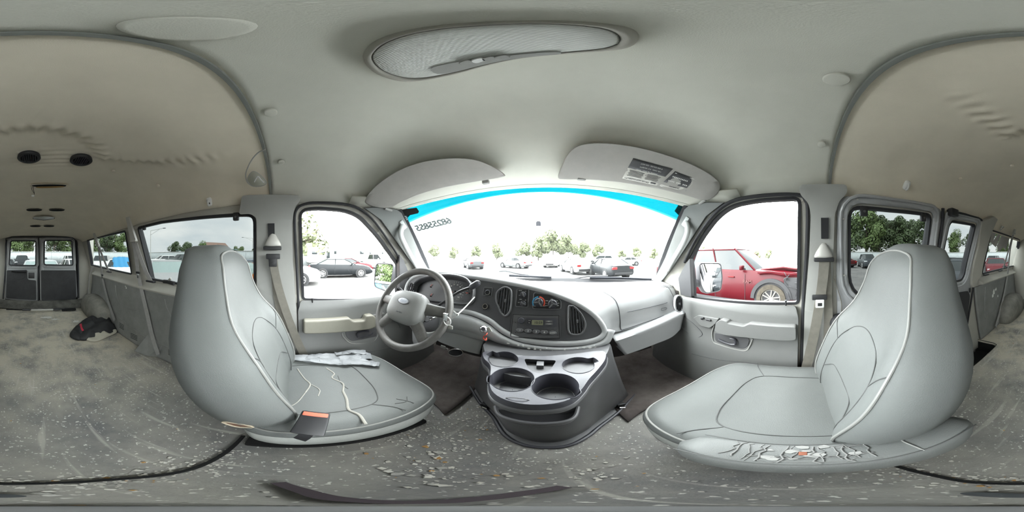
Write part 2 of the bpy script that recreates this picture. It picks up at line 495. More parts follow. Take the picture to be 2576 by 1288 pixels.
# seam across the floor behind the front seats: the edge of the rear mat
def floor_edge():
    pts = [on(x, y, z=.009) for x, y in [(612, 1096), (560, 1143), (480, 1180), (400, 1196), (300, 1205), (200, 1212), (100, 1216), (-20, 1217), (-130, 1213), (-230, 1195), (-320, 1172), (-350, 1160)]]
    bm = new(); sweep(bm, cr(pts, 4), [(-.006, -.004), (.006, -.004), (.004, .003), (-.004, .003)], up=(0, 0, 1))
    return struct(mk('trim_2', bm, MT['black_matte']), 'dark seam across the floor where the two mats meet')
floor_edge()

# ---- ceiling: front and rear headliners meeting at a lipped seam
def head_front(u, v):
    xs = (1 - v) * wl(SEAM_Y) + v * .735
    x = u * xs; yf = header_y(x); y = SEAM_Y + (yf - SEAM_Y) * v
    a = head_z(u * wl(y), min(y, .78)); f = header_z(x)
    k = sstep(.45, 1, v); z = a * (1 - k) + f * k
    z += .003 * fbm((x * 2.5, y * 2.5, 9))
    # oval recess round the dome lamp
    return Vector((x, y, z + .012))
SAG = [Vector(p) for p in [(.20, -.13), (.27, -.25), (.26, -.40), (.24, -.54), (.12, -.52), (0, -.52), (-.12, -.56), (-.24, -.70), (-.36, -.64), (-.46, -.55), (-.53, -.42), (-.56, -.24), (-.50, -.13)]]
def sag_dist(x, y):
    p = Vector((x, y)); best = 9; arc = 0; sl = 0; ins = False; n = len(SAG)
    for i in range(n):
        a, b = SAG[i], SAG[(i + 1) % n]; ab = b - a; l = ab.length
        t = max(0, min(1, (p - a).dot(ab) / (l * l))); d = (p - a - ab * t).length
        if d < best: best = d; sl = arc + t * l
        arc += l
        if (a.y > y) != (b.y > y) and x < (b.x - a.x) * (y - a.y) / (b.y - a.y) + a.x: ins = not ins
    return (best if ins else -best), sl
def make_ceiling():
    bm = new(); patch(bm, lambda i, j: head_front(-1 + 2 * i, j), 64, 40)
    o = mk('ceiling', bm, MT['headliner'], sharp=180); orient(o, d=(0, 0, -1)); solidify(o, .02); struct(o, 'grey cloth front headliner')
    bm = new()
    def rear(i, j):
        u = -1 + 2 * i; y = SEAM_Y + (Y_REAR - SEAM_Y) * (j ** 1.35); x = u * wl(y)
        z = head_z(x, y)
        d, sl = sag_dist(x, y)
        s = .024 * sstep(-.012, .05, d) * sstep(SEAM_Y - .02, SEAM_Y - .30, y) + .006 * fbm((x * 3, y * 3, 2), 1, 2) * (1 - u ** 4)
        am = sstep(-.20, -.45, y) * math.exp(-((d - .020) / .032) ** 2)
        s += am * .0085 * math.sin(sl * 2 * PI / .047 + 2.2 * fbm((x * 4, y * 4, 1), 1, 2))
        am2 = math.exp(-((y + .74) / .07) ** 2) * sstep(.22, .12, abs(x + .03))
        s += am2 * .004 * math.sin(y * 160 + x * 25)
        s -= .010 * math.exp(-(((x + .60) / .07) ** 2 + ((y + .52) / .07) ** 2)) + .010 * math.exp(-(((x - .60) / .07) ** 2 + ((y + .40) / .07) ** 2))
        return Vector((x, y, z - s * .9 - .006 + .012))
    patch(bm, rear, 130, 250)
    o = mk('ceiling.001', bm, MT['headliner_rear'], sharp=180); orient(o, d=(0, 0, -1)); solidify(o, .02); struct(o, 'sagging beige cloth rear headliner')
    bm = new()
    pts = [Vector((u * wl(SEAM_Y), SEAM_Y - .004, head_z(u * wl(SEAM_Y), SEAM_Y) + .004)) for u in [math.sin(R(a)) for a in range(-90, 91, 4)]]
    sweep(bm, pts, [(-.005, -.008), (.005, -.008), (.006, .006), (-.006, .006)], up=(0, 0, 1))
    return struct(mk('trim_3', bm, mat('seam_trim', (.20, .21, .195), .7)), 'grey seam strip between the two headliners')
make_ceiling()

# ---- windscreen
def screen(u, v):
    u2 = abs(u) ** 2.2
    t = Vector((.715 * u, header_y(.715 * u) + .012, header_z(.715 * u) + .012))
    b = Vector((.885 * u, 1.26 - .19 * u2, .675 - .035 * u2))
    p = t.lerp(b, v); p.y += .02 * math.sin(PI * v); return p
def screen_uv(px, py):                              # where a direction meets the windscreen
    d = ray(px, py); u, v = 0.0, .5
    for _ in range(60):
        p = screen(u, v); t = (p - CAM).dot(d); e = CAM + d * t - p
        du = (screen(u + .001, v) - p) / .001; dv = (screen(u, v + .001) - p) / .001
        u += max(-.1, min(.1, e.dot(du) / du.length_squared)) * .8; v += max(-.1, min(.1, e.dot(dv) / dv.length_squared)) * .8
    return u, v
def screen_n(u, v):
    a = screen(u + .01, v) - screen(u - .01, v); b = screen(u, v + .01) - screen(u, v - .01)
    n = a.cross(b).normalized()
    return -n if n.y > 0 else n                     # towards the cabin
def make_screen():
    bm = new(); patch(bm, lambda i, j: screen(-1 + 2 * i, j), 40, 30)
    uv = bm.loops.layers.uv.new('UVMap')
    m = bpy.data.materials.new('windscreen_glass_with_blue_band'); m.use_nodes = True
    t = m.node_tree; t.nodes.clear(); l = t.links.new
    for f in bm.faces:
        for lp in f.loops:
            c = lp.vert.co; u = c.x
            lp[uv].uv = (c.x, (c.z - (header_z(c.x) + .012)) / (.75 + 1.1 * (c.x / .7) ** 2))
    o = t.nodes.new('ShaderNodeOutputMaterial'); tr = t.nodes.new('ShaderNodeBsdfTransparent'); gl = t.nodes.new('ShaderNodeBsdfGlossy')
    mx = t.nodes.new('ShaderNodeMixShader'); u = t.nodes.new('ShaderNodeUVMap'); u.uv_map = 'UVMap'
    s = t.nodes.new('ShaderNodeSeparateXYZ'); ra = t.nodes.new('ShaderNodeValToRGB')
    mr = t.nodes.new('ShaderNodeMapRange'); mr.inputs['From Min'].default_value = 0; mr.inputs['From Max'].default_value = -.10
    e = ra.color_ramp.elements
    e[0].position = .30; e[0].color = (.0006, .034, .043, 1); e[1].position = .42; e[1].color = (.96, .985, .975, 1)
    x = ra.color_ramp.elements.new(.35); x.color = (.011, .06, .065, 1)
    l(u.outputs[0], s.inputs[0]); l(s.outputs['Y'], mr.inputs['Value']); l(mr.outputs[0], ra.inputs[0]); l(ra.outputs[0], tr.inputs['Color'])
    gl.inputs['Roughness'].default_value = 0; mx.inputs[0].default_value = .02
    l(tr.outputs[0], mx.inputs[1]); l(gl.outputs[0], mx.inputs[2]); l(mx.outputs[0], o.inputs[0])
    w = struct(mk('window_8', bm, m, sharp=180), 'windscreen with a blue shade band along its top')
    bm = new()
    pts = [screen(-1, v) for v in span(0, 1, 14)] + [screen(u, 1) for u in span(-.95, .95, 24)] + [screen(1, v) for v in span(1, 0, 14)]
    sweep(bm, pts, [(-.022, -.010), (.022, -.010), (.022, .010), (-.022, .010)], up=(0, -.6, .8))
    mk('seal', bm, MT['rubber'], w)
    return w
WS = make_screen()

def header_trim():
    bm = new()
    def f(u, v):
        a = head_front(u, 1.0); b = screen(u * 1.02, .012)
        p = a.lerp(b, v); p.z += .006 * math.sin(PI * v) * 0 ; return p + Vector((0, 0, -.001))
    rows = [[f(-1 + 2 * i / 48, v) for i in range(49)] for v in (0, .5, 1)]
    rows.insert(0, [head_front(-1 + 2 * i / 48, .985) + Vector((0, 0, -.001)) for i in range(49)])
    rows.append([p + Vector((0, .06, .05)) for p in rows[-1]])
    loft(bm, rows, closed=False)
    o = mk('trim_26', bm, MT['headliner'], sharp=180); orient(o, d=(0, -.3, -1)); solidify(o, .02); struct(o, 'cloth edge along the top of the windscreen')
    for s, n in ((-1, 27), (1, 28)):
        bm = new(); P = [(.28, 1.128), (.40, 1.137), (.50, 1.142), (.58, 1.142), (.66, 1.09)]
        rows = [[Vector((s * (W(z) - d), y, z + e)) for y, z in P] for d, e in ((-.02, .03), (.03, .018), (.075, .006))]
        rows = [[Vector((s * (W(z) + .02), y, z - .02)) for y, z in P], [Vector((s * (W(z) - .004), y, z + .012)) for y, z in P], [Vector((s * (W(z) - .05), y + (.0), z + .04)) for y, z in P]]
        loft(bm, rows, closed=False); o = mk('trim_%d' % n, bm, MT['headliner'], sharp=180); orient(o, toward=CAM); solidify(o, .01); struct(o, 'cloth corner above the %s windscreen pillar' % ('driver side' if s < 0 else 'passenger side'))
header_trim()

# ---- rear wall and doors
def make_rear():
    wb = [(-.95, -.1), (.95, -.1), (.95, 1.3), (-.95, 1.3)]
    hole = [tuple(p)[:2] for p in rpoly([(-.66, .06, 0), (.585, .06, 0), (.585, 1.17, 0), (-.66, 1.17, 0)], [.03, .03, .10, .10], 5)]
    bm = fill2d(wb, [hole]); mapped(bm, lambda x, z: (x, Y_REAR, z))
    o = mk('wall_rear', bm, [MT['trim_beige'], MT['van_white'], MT['rubber']]); orient(o, d=(0, 1, 0)); solidify(o, .05, -1, 1, 2); struct(o)
    yd = Y_REAR + .012
    def P(lst): return [(p.x, p.z) for p in (on(a, b, y=yd) for a, b in lst)]
    wl_ = [tuple(p)[:2] for p in rpoly([(a, b, 0) for a, b in P([(27, 606), (90, 606), (90, 668), (23, 667)])], .035, 4)]
    wr_ = [tuple(p)[:2] for p in rpoly([(a, b, 0) for a, b in P([(112, 605), (181, 605), (184, 667), (111, 666)])], .035, 4)]
    bk = fill2d([(-.70, .03), (.63, .03), (.63, 1.2), (-.70, 1.2)], [wl_, wr_]); mapped(bk, lambda x, z: (x, Y_REAR - .055, z)); q = mk('trim_31', bk, MT['black_matte']); orient(q, d=(0, 1, 0)); solidify(q, .006); struct(q, 'black backing sheet added to keep the rear door gaps dark')  # black sheet added so no outside light shows through the door gaps
    dl = P([(18, 599), (96, 598), (95, 758), (12, 752)]); dr = P([(98, 598), (187, 601), (195, 749), (101, 758)])
    out = []
    for i, (dd, ww, lab) in enumerate([(dl, wl_, 'silver rear door on the left with a latch opening cut into its black board'), (dr, wr_, 'silver rear door on the right with a full black board')]):
        rr = [.06, .02, .03, .03] if i == 0 else [.02, .09, .05, .03]
        ol = [tuple(p)[:2] for p in rpoly([(a, b, 0) for a, b in dd], rr, 5)]
        bm = fill2d(ol, [ww]); mapped(bm, lambda x, z: (x, yd, z))
        d = mk('door_%d' % (i + 1), bm, MT['paint']); orient(d, d=(0, 1, 0)); solidify(d, .05, -1); struct(d, lab)
        b2 = fill2d(grow(ww, .01)); mapped(b2, lambda x, z: (x, yd - .03, z)); mk('window_pane', b2, MT['tint_rear'], d)
        b3 = new(); sweep(b3, [Vector((x, yd, z)) for x, z in ww], [(-.010, -.004), (.010, -.004), (.010, .008), (-.010, .008)], closed=True, up=(0, 1, 0)); mk('window_seal', b3, MT['rubber'], d)
        b4 = new(); sweep(b4, [Vector((x, yd + .004, z)) for x, z in grow(ww, .045)], .007, closed=True, up=(0, 1, 0)); mk('pressed_rim', b4, MT['paint'], d)
        b5 = new()
        for k in range(0, len(ww), 3):
            x, z = grow(ww, .028)[k]; lathe(b5, [(.0001, .004), (.004, .003), (.005, 0)], frame_m((x, yd, z), (0, 1, 0)), 8)
        mk('screw', b5, MT['black'], d)
        out.append(d)
    def board(lst, r, d):
        pts = rpoly([on(a, b, y=yd + .012) for a, b in lst], r, 4)
        bm = new(); plate(bm, pts, .011, (0, 1, 0)); return mk('black_board', bm, MT['black_board'], d)
    board([(17, 680), (68, 679), (69, 703), (91, 706), (91, 755), (15, 750)], [.02, .02, .03, .02, .02, .03], out[0])
    board([(103, 680), (191, 680), (192, 752), (104, 756)], [.02, .02, .03, .02], out[1])
    def oval(px, py, d):
        bm = new(); c = on(px, py, y=yd + .013); pts = ell(c, .10, .06, (1, 0, 0), (0, 0, 1), 32)
        sweep(bm, pts, .002, closed=True, up=(0, 1, 0)); mk('oval_outline', bm, MT['black'], d)
    oval(48, 694, out[0]); oval(160, 694, out[1])
    # latch opening
    bm = new(); c = on(79, 693, y=yd)
    o1 = rpoly([c + Vector((a, 0, b)) for a, b in [(-.085, -.075), (.085, -.075), (.085, .075), (-.085, .075)]], .03, 4)
    sweep(bm, o1, .008, closed=True, up=(0, 1, 0)); mk('latch_rim', bm, MT['paint'], out[0])
    bm = new(); box(bm, c + Vector((0, .002, 0)), (.10, .01, .10), bev=.003); mk('latch_opening', bm, MT['black'], out[0])
    for px, d in ((56, out[0]), (150, out[1])):
        bm = new(); box(bm, on(px, 673.5, y=yd + .004), (.10, .012, .02), bev=.005); mk('clip', bm, MT['trim'], d)
    bm = new(); pts = [on(29, 683, y=yd + .03), on(50, 684.5, y=yd + .03), on(66, 685, y=yd + .03)]; sweep(bm, pts, .012); mk('pull_strap', bm, MT['black_matte'], out[0])
    # raised seals in the gap round the doors, sill
    bm = new(); sweep(bm, [on(x, y, y=yd + .012) for x, y in [(97, 598), (98, 640), (99, 670), (96, 700), (97, 757)]], .009, up=(0, 1, 0))
    struct(mk('trim_4', bm, MT['rubber']), 'black seal between the rear doors')
    bm = new(); sweep(bm, [on(x, y, y=yd + .006) for x, y in [(8, 752), (16, 640), (15, 600), (30, 596), (98, 596), (180, 597), (193, 606), (197, 650), (198, 750)]], .011, up=(0, 1, 0))
    struct(mk('trim_5', bm, MT['rubber']), 'black seal around the rear door opening')
    bm = new()
    def sill(u, v): return Vector((-.80 + 1.55 * u, Y_REAR + .005 + .20 * v, .095 * (1 - v) ** 1.5 + .012 + .010 * fbm((u * 9, v * 2, 5))))
    patch(bm, sill, 40, 8)
    o = mk('trim_6', bm, mat('dirty_sill', (.13, .125, .11), .8, var=.55, vs=9, bump=.4, bs=60)); orient(o, d=(0, 0, 1)); struct(o, 'dirty rubber lip below the rear doors')
MT['tint_rear'] = glass('rear_door_glass', (.17, .18, .178), .03)  # same added dimming for the view through the rear doors
make_rear()

# ---- lower side panels, ledges, wheel arches
def side_panel(side, n, pts, inset, m, label, cuts=True, th=.02):
    bm = fill2d(pts, (), span(-2.6, 1.0, 18), span(.02, 1.1, 20))
    mapped(bm, lambda y, z: (side * (W(z) - inset), y, z))
    o = mk('trim_%d' % n, bm, m); orient(o, d=(-side, 0, 0)); solidify(o, th, -1)
    return struct(o, label)
TL = side_panel(-1, 7, [(-2.50, .0), (-.16, .0), (-.16, .55), (-.62, .575), (-2.50, .58)], .028, MT['trim_dark'], 'dark grey lower side panel on the driver side')
TR = side_panel(1, 8, [(-2.70, .0), (-1.37, .0), (-1.37, .56), (-1.55, .565), (-2.70, .585)], .028, MT['trim_dark'], 'dark grey lower side panel beyond the cargo door')
def ledge(side, y0, y1, n, label):
    bm = new()
    prof = [(0, .565), (.050, .572), (.058, .585), (.050, .600), (.018, .612), (0, .64)]
    rings = [[Vector((side * (W(h) - d - .002), y, h)) for d, h in prof] for y in span(y0, y1, 10)]
    loft(bm, rings, closed=True, caps=True)
    return struct(mk('trim_%d' % n, bm, MT['trim_beige']), label)
ledge(-1, -2.46, -.16, 9, 'beige ledge under the driver side windows')
ledge(1, -2.70, -1.48, 10, 'beige ledge under the rear side window with torn film')
def groove(side, px, par, inset=.030, r=.004, closed=False, m=None, name='pressed_line'):
    pts = [onwall(a, b, side, inset) for a, b in px]
    bm = new(); sweep(bm, cr(pts, 4, closed), r, closed=closed); return mk(name, bm, m or MT['trim_dark'], par)
groove(-1, [(291, 717), (292, 735), (297, 755), (308, 768), (325, 776), (343, 780)], TL, .027, .007)
groove(-1, [(291, 717), (320, 728), (346, 737)], TL, .027, .005)
groove(-1, [(300, 800), (312, 808), (350, 838), (390, 858), (440, 880)], TL, .022, .010)
groove(-1, [(414, 752), (420, 775), (432, 800)], TL, .027, .005)
groove(1, [(2479, 722), (2477, 760), (2478, 796), (2482, 800), (2497, 790), (2512, 762), (2520, 742)], TR, .027, .006)
groove(1, [(2479, 722), (2490, 716), (2520, 704), (2530, 702)], TR, .027, .006)
def slots(side, x0, y0, x1, y1, par, n=4, dy=3.6):
    for k in range(n):
        a = onwall(x0, y0 + k * dy, side, .026); b = onwall(x1, y1 + k * dy, side, .026)
        bm = new(); sweep(bm, [a, b], .0035); mk('vent_slot', bm, MT['black_matte'], par)
slots(-1, 301, 812, 312, 819, TL); slots(-1, 329, 838, 346, 846, TL); slots(-1, 424, 880, 460, 896, TL)
def scuff(side, px, py, w, par):
    c = onwall(px, py, side, .028); bm = new(); n = Vector((-side, 0, 0))
    pts = [c + n * .002 + Vector((0, math.cos(a) * w * random.uniform(.4, 1), math.sin(a) * w * random.uniform(.4, 1.2))) for a in [i * PI / 5 for i in range(10)]]
    bm.faces.new([bm.verts.new(p) for p in pts]); return mk('scuff', bm, MT['white_ink'], par)
for q in [(2500, 735, .05), (2505, 728, .03), (2497, 745, .03), (2510, 745, .02)]: scuff(1, *q, TR)
for q in [(318, 724, .014), (316, 720, .010), (391, 732, .010), (270, 700, .012)]: scuff(-1, *q, TL)
def arch(side, y0, y1, xw, h, n, label, m, flat=.25):
    bm = new(); rings = []
    for i in range(25):
        a = PI * i / 24
        y = (y0 + y1) / 2 - math.cos(a) * (y1 - y0) / 2; z = max(0.0, math.sin(a)) ** .55 * h
        ring = []
        for k in range(11):
            b = k / 10 * PI / 2
            w = xw * (.30 + .70 * max(0.0, math.sin(a)) ** .35)
            x = side * (.87 - w * math.cos(b) ** .45); zz = z * math.sin(b) ** .5 if k else -.01
            ring.append(Vector((x, y, zz + .003 * fbm((x * 8, y * 8, 1)))))
        rings.append(ring)
    loft(bm, rings, closed=False)
    o = mk('trim_%d' % n, bm, m, sharp=70); orient(o, d=(-side, 0, .5)); solidify(o, .01); return struct(o, label)
MT['arch_dirty'] = mat('dusty_wheel_arch', (.25, .24, .21), .75, var=.4, vs=7, bump=.3, bs=150)
arch(-1, -2.62, -1.72, .24, .30, 11, 'dusty wheel arch on the driver side', MT['arch_dirty'])
arch(1, -2.68, -1.84, .25, .30, 12, 'dusty wheel arch beyond the cargo door', MT['arch_dirty'])
def belt_base():
    bm = new()
    a, b, c, d = on(338, 883, z=.005), on(398, 897, z=.005), onwall(408, 868, -1, .03), onwall(372, 840, -1, .03)
    e = on(372, 896, z=.005)
    for f in ([a, e, d], [e, b, c, d]): bm.faces.new([bm.verts.new(p) for p in f])
    bmesh.ops.remove_doubles(bm, verts=bm.verts, dist=1e-4)
    o = mk('trim_13', bm, MT['trim_dark'], smooth=False); orient(o, toward=CAM); solidify(o, .02); return struct(o, 'grey gusset at the foot of the side belt')
belt_base()

# ---- B-pillar covers, front door seals, A-pillar covers
def cover(side, px, n, inset, m, label, r=.015):
    lp = [(p.y, p.z) for p in rpoly([Vector((0, *yz(a, b, side, inset))) for a, b in px], r, 4)]
    bm = fill2d(lp, (), span(-1.6, 1.0, 26), span(.05, 1.15, 22))
    mapped(bm, lambda y, z: (side * (W(z) - inset), y, z))
    o = mk('trim_%d' % n, bm, m); orient(o, d=(-side, 0, 0)); solidify(o, inset - .002, -1)
    bv = o.modifiers.new('round', 'BEVEL'); bv.width = .008; bv.segments = 3; bv.limit_method = 'ANGLE'; bv.angle_limit = R(50)
    return struct(o, label)
PBL = cover(-1, [(601, 540), (608, 492), (756, 492), (755, 506), (741, 522), (735, 560), (737, 660), (746, 780), (752, 940), (640, 940), (646, 720), (645, 548), (630, 538)], 14, .032, MT['trim'], 'pillar cover behind the driver seat')
PBR = cover(1, [(2010, 465), (2130, 464), (2132, 486), (2112, 505), (2100, 540), (2095, 700), (2090, 800), (2085, 960), (2018, 960), (2024, 780), (2036, 640), (2040, 540), (2034, 512), (2012, 488)], 15, .032, MT['trim'], 'pillar cover behind the passenger seat')
def seal(side, px, n, label, inset=.016, r=.011):
    bm = new(); sweep(bm, cr([onwall(a, b, side, inset) for a, b in px], 4), r)
    return struct(mk('trim_%d' % n, bm, MT['rubber']), label)
seal(-1, [(757, 925), (752, 800), (746, 660), (741, 560), (746, 527), (765, 514), (800, 510), (880, 516), (925, 540), (965, 588), (1012, 660)], 16, 'dark weather strip of the driver door opening', r=.007)
seal(1, [(2016, 945), (2020, 780), (2029, 640), (2032, 530), (2026, 503), (2005, 490), (1900, 494), (1838, 508), (1796, 540), (1752, 600), (1722, 660)], 17, 'dark weather strip of the passenger door opening', r=.009)
def a_cover(side, n, label):
    pts = [(.36, 1.125), (.45, 1.14), (.56, 1.145), (.60, 1.13), (.70, 1.03), (.86, .86), (1.07, .665), (1.02, .63), (.80, .80), (.60, .965), (.47, 1.075)]
    bm = fill2d(pts, (), span(.3, 1.1, 10), span(.6, 1.15, 10))
    mapped(bm, lambda y, z: (side * (W(z) - .022), y, z))
    o = mk('trim_%d' % n, bm, MT['pillar_grey']); orient(o, d=(-side, 0, 0)); solidify(o, .02, -1)
    bv = o.modifiers.new('round', 'BEVEL'); bv.width = .008; bv.segments = 3; bv.limit_method = 'ANGLE'; bv.angle_limit = R(50)
    return struct(o, label)
a_cover(-1, 18, 'pale windscreen pillar cover on the driver side'); a_cover(1, 19, 'pale windscreen pillar cover on the passenger side')

# ---- cargo doors on the right
def cargo(n, keys, px, r, label):
    lp = [(p.y, p.z) for p in rpoly([Vector((0, *yz(a, b, 1, .014))) for a, b in px], r, 5)]
    bm = fill2d(lp, [grow(WIN[keys], .012)], span(-1.6, -.1, 18), span(.02, 1.15, 22))
    mapped(bm, lambda y, z: (W(z) - .016, y, z))
    d = mk('door_%d' % n, bm, MT['paint']); orient(d, d=(-1, 0, 0)); solidify(d, .014, -1); struct(d, label)
    b = new(); sweep(b, [Vector((W(z) - .018, y, z)) for y, z in grow(WIN[keys], .045)], .009, closed=True, up=(1, 0, 0)); mk('pressed_rim', b, MT['paint'], d)
    b = new(); g = grow(WIN[keys], .030)
    for k in range(0, len(g), 4): lathe(b, [(.0001, .006), (.004, .005), (.005, 0)], frame_m((W(g[k][1]) - .016, g[k][0], g[k][1]), (-1, 0, .2)), 8)
    mk('screw', b, MT['ivory'], d)
    return d
C1 = cargo(3, 'R1', [(2106, 600), (2108, 512), (2125, 494), (2240, 500), (2362, 524), (2372, 540), (2345, 760), (2326, 880), (2110, 905), (2106, 760)], [0, .06, .03, 0, .02, .02, 0, .02, .02, 0], 'silver cargo door beside the passenger seat')
C2 = cargo(4, 'R2', [(2382, 532), (2462, 552), (2471, 572), (2450, 690), (2438, 760), (2413, 880), (2340, 900), (2350, 700)], [.03, .02, .02, 0, 0, .01, .01, 0], 'narrow silver cargo door behind the passenger seat')
def cboard(px, d):
    pts = rpoly([onwall(a, b, 1, .034) for a, b in px], .015, 4); bm = new(); plate(bm, pts, .012, (-1, 0, .1)); mk('black_board', bm, MT['black_board'], d)
cboard([(2396, 738), (2436, 732), (2440, 745), (2421, 905), (2350, 930), (2365, 760)], C2)
bm = new(); sweep(bm, cr([onwall(a, b, 1, .024) for a, b in [(2372, 524), (2371, 560), (2360, 640), (2345, 760), (2325, 900)]], 4), .010); struct(mk('trim_20', bm, MT['rubber']), 'black seal between the two cargo doors')
bm = new(); sweep(bm, cr([onwall(a, b, 1, .020) for a, b in [(2384, 530), (2440, 543), (2473, 560), (2466, 620), (2452, 700), (2441, 770), (2418, 890)]], 4), .009); struct(mk('trim_21', bm, MT['rubber']), 'black seal along the rear edge of the cargo door opening')
bm = new(); box(bm, onwall(2440, 730, 1, .03), (.012, .02, .045), bev=.008); mk('striker_hole', bm, MT['black'], C2)
bm = new(); box(bm, onwall(2398, 535, 1, .04), (.04, .07, .05), bev=.008); mk('door_check', bm, MT['black'], C2)
cover(1, [(2472, 558), (2502, 545), (2510, 552), (2490, 600), (2470, 690), (2450, 724), (2446, 718), (2462, 620)], 22, .040, MT['trim_beige'], 'beige pillar cover between the cargo door and the rear side window', r=.01)

# ---- firewall, footwells and the kick panels under the dash
def firewall():
    bm = new()
    patch(bm, lambda i, j: Vector((-.93 + 1.86 * i, 1.02 + .20 * j, .0 + .66 * j)), 24, 10)
    m = mat('footwell_carpet', (.065, .055, .052), .9, var=.35, vs=8, bump=.4, bs=160)
    o = mk('wall_front', bm, m); orient(o, d=(0, -1, 0)); solidify(o, .03); struct(o)
    bm = new(); patch(bm, lambda i, j: Vector((-1.0 + 2.0 * i, 1.17 + .22 * j, .655 - .03 * j)), 12, 4)
    o = mk('trim_23', bm, MT['black']); orient(o, d=(0, 0, 1)); solidify(o, .02); struct(o, 'dark cowl below the windscreen')
    for s, n in ((-1, 24), (1, 25)):
        bm = new(); patch(bm, lambda i, j: Vector((s * (.86 - .02 * i), .80 + .30 * i, .0 + .62 * j)), 6, 6)
        o = mk('trim_%d' % n, bm, m); orient(o, d=(-s, 0, 0)); solidify(o, .02); struct(o, 'dark kick panel in the %s footwell' % ('driver' if s < 0 else 'passenger'))
firewall()
for s, n in ((-1, 29), (1, 30)):
    bm = new(); patch(bm, lambda i, j: Vector((s * (.30 + .56 * i), .47 + .05 * math.sin(i * 7) * (1 - j) + .62 * j, .016 + .05 * sstep(.55, 1, j) + .004 * fbm((i * 5, j * 5, s), 1, 2))), 20, 20)
    o = mk('trim_%d' % n, bm, mat('footwell_mat', (.15, .13, .12), .9, c2=(.075, .062, .058), vs=7, bump=.4, bs=140)); orient(o, d=(0, 0, 1)); solidify(o, .012); struct(o, 'dirty brown carpet in the %s footwell' % ('driver' if s < 0 else 'passenger'))
# ================================================================ front seats
_HW = [(0, .200), (.12, .226), (.30, .250), (.45, .255), (.58, .238), (.70, .202), (.80, .172), (.90, .155), (1.0, .145)]
def smooth_t(T, v):
    for (a, b), (c, d) in zip(T, T[1:]):
        if v <= c:
            t = (v - a) / (c - a); i = T.index((a, b))
            p0 = T[i - 1][1] if i else 2 * b - d
            p3 = T[i + 2][1] if i + 2 < len(T) else 2 * d - b
            return .5 * (2 * b + (d - p0) * t + (2 * p0 - 5 * b + 4 * d - p3) * t * t + (3 * b - p0 - 3 * d + p3) * t ** 3)
    return T[-1][1]
def back_pt(s, v, rear=False):
    v_ = min(1.0, v)
    hw = smooth_t(_HW, v_)
    k = max(0, (v_ - .90) / .10)
    hw *= 1 - .22 * k ** 2.2
    z = .245 + .655 * v_
    yc = -.005 - .200 * v_ + .022 * math.sin(PI * min(1, v_ / .62)) - .008 * math.sin(PI * max(0, (v_ - .62) / .38)) - .035 * k ** 2
    a = abs(s)
    bol = .034 * sstep(.02, .2, v_) * (1 - sstep(.52, .74, v_))
    dome = .012 * sstep(.66, .85, v_) * (1 - a ** 2)
    front = yc + bol * sstep(.42, .80, a) + dome - .050 * max(0, (a - .80) / .20) ** 2
    t = .142 + .062 * math.sin(PI * min(1, v_ * .96 + .04)) - .02 * k
    back = yc - t + .035 * a ** 3
    return Vector((s * hw, back if rear else front, z + (-.012 * k * a ** 2)))
def make_back(name, m, parent):
    bm = new(); rings = []
    for v in [0, .03, .08, .14, .2, .27, .34, .41, .48, .54, .6, .65, .7, .75, .8, .85, .89, .92, .95, .975, .99, 1.0]:
        f = [back_pt(-1 + 2 * i / 26, v) for i in range(27)]
        b = [back_pt(1 - 2 * i / 12, v, True) for i in range(13)]
        mid = lambda p, q: (p + q) / 2 + Vector((math.copysign(.006, p.x), 0, 0))
        rings.append(f + [mid(f[-1], b[0])] + b + [mid(b[-1], f[0])])
    top = rings[-1]; c = sum(top, Vector()) / len(top)
    rings.append([c + (p - c) * .75 + Vector((0, 0, .010)) for p in top])
    rings.append([c + (p - c) * .35 + Vector((0, 0, .014)) for p in top])
    loft(bm, rings)
    return mk(name, bm, m, parent, sharp=180)
def seam_back(parent, sv, r=.0018, m=None, name='seam', lift=.0005):
    pts = [back_pt(s, v) + Vector((0, lift, 0)) for s, v in sv]
    bm = new(); sweep(bm, cr(pts, 6), r); return mk(name, bm, m or MT['seam'], parent)
def cush_w(y): return .232 + .018 * sstep(-.1, .25, y)
def cush_outline(n=64):
    out = []
    for i in range(n):
        a = 2 * PI * i / n; c, s = math.cos(a), math.sin(a)
        e = .52 if s > 0 else .32
        y = .16 + (.285 if s > 0 else .285) * math.copysign(abs(s) ** e, s)
        x = .250 * math.copysign(abs(c) ** (.55 if s > 0 else .35), c)
        out.append((x, y))
    return out
CO = cush_outline()
def cush_top(x, y, seed=0):
    a = min(1, abs(x) / .25)
    z = .312 + .020 * sstep(.5, .85, a) * sstep(.42, .1, y) - .018 * sstep(.12, -.1, y) * (1 - a)
    z += .014 * math.exp(-((y - .30) / .07) ** 2) * (1 - .4 * a) - .03 * sstep(.34, .46, y)
    z += .003 * fbm((x * 7, y * 7, seed), 1, 2)
    return z
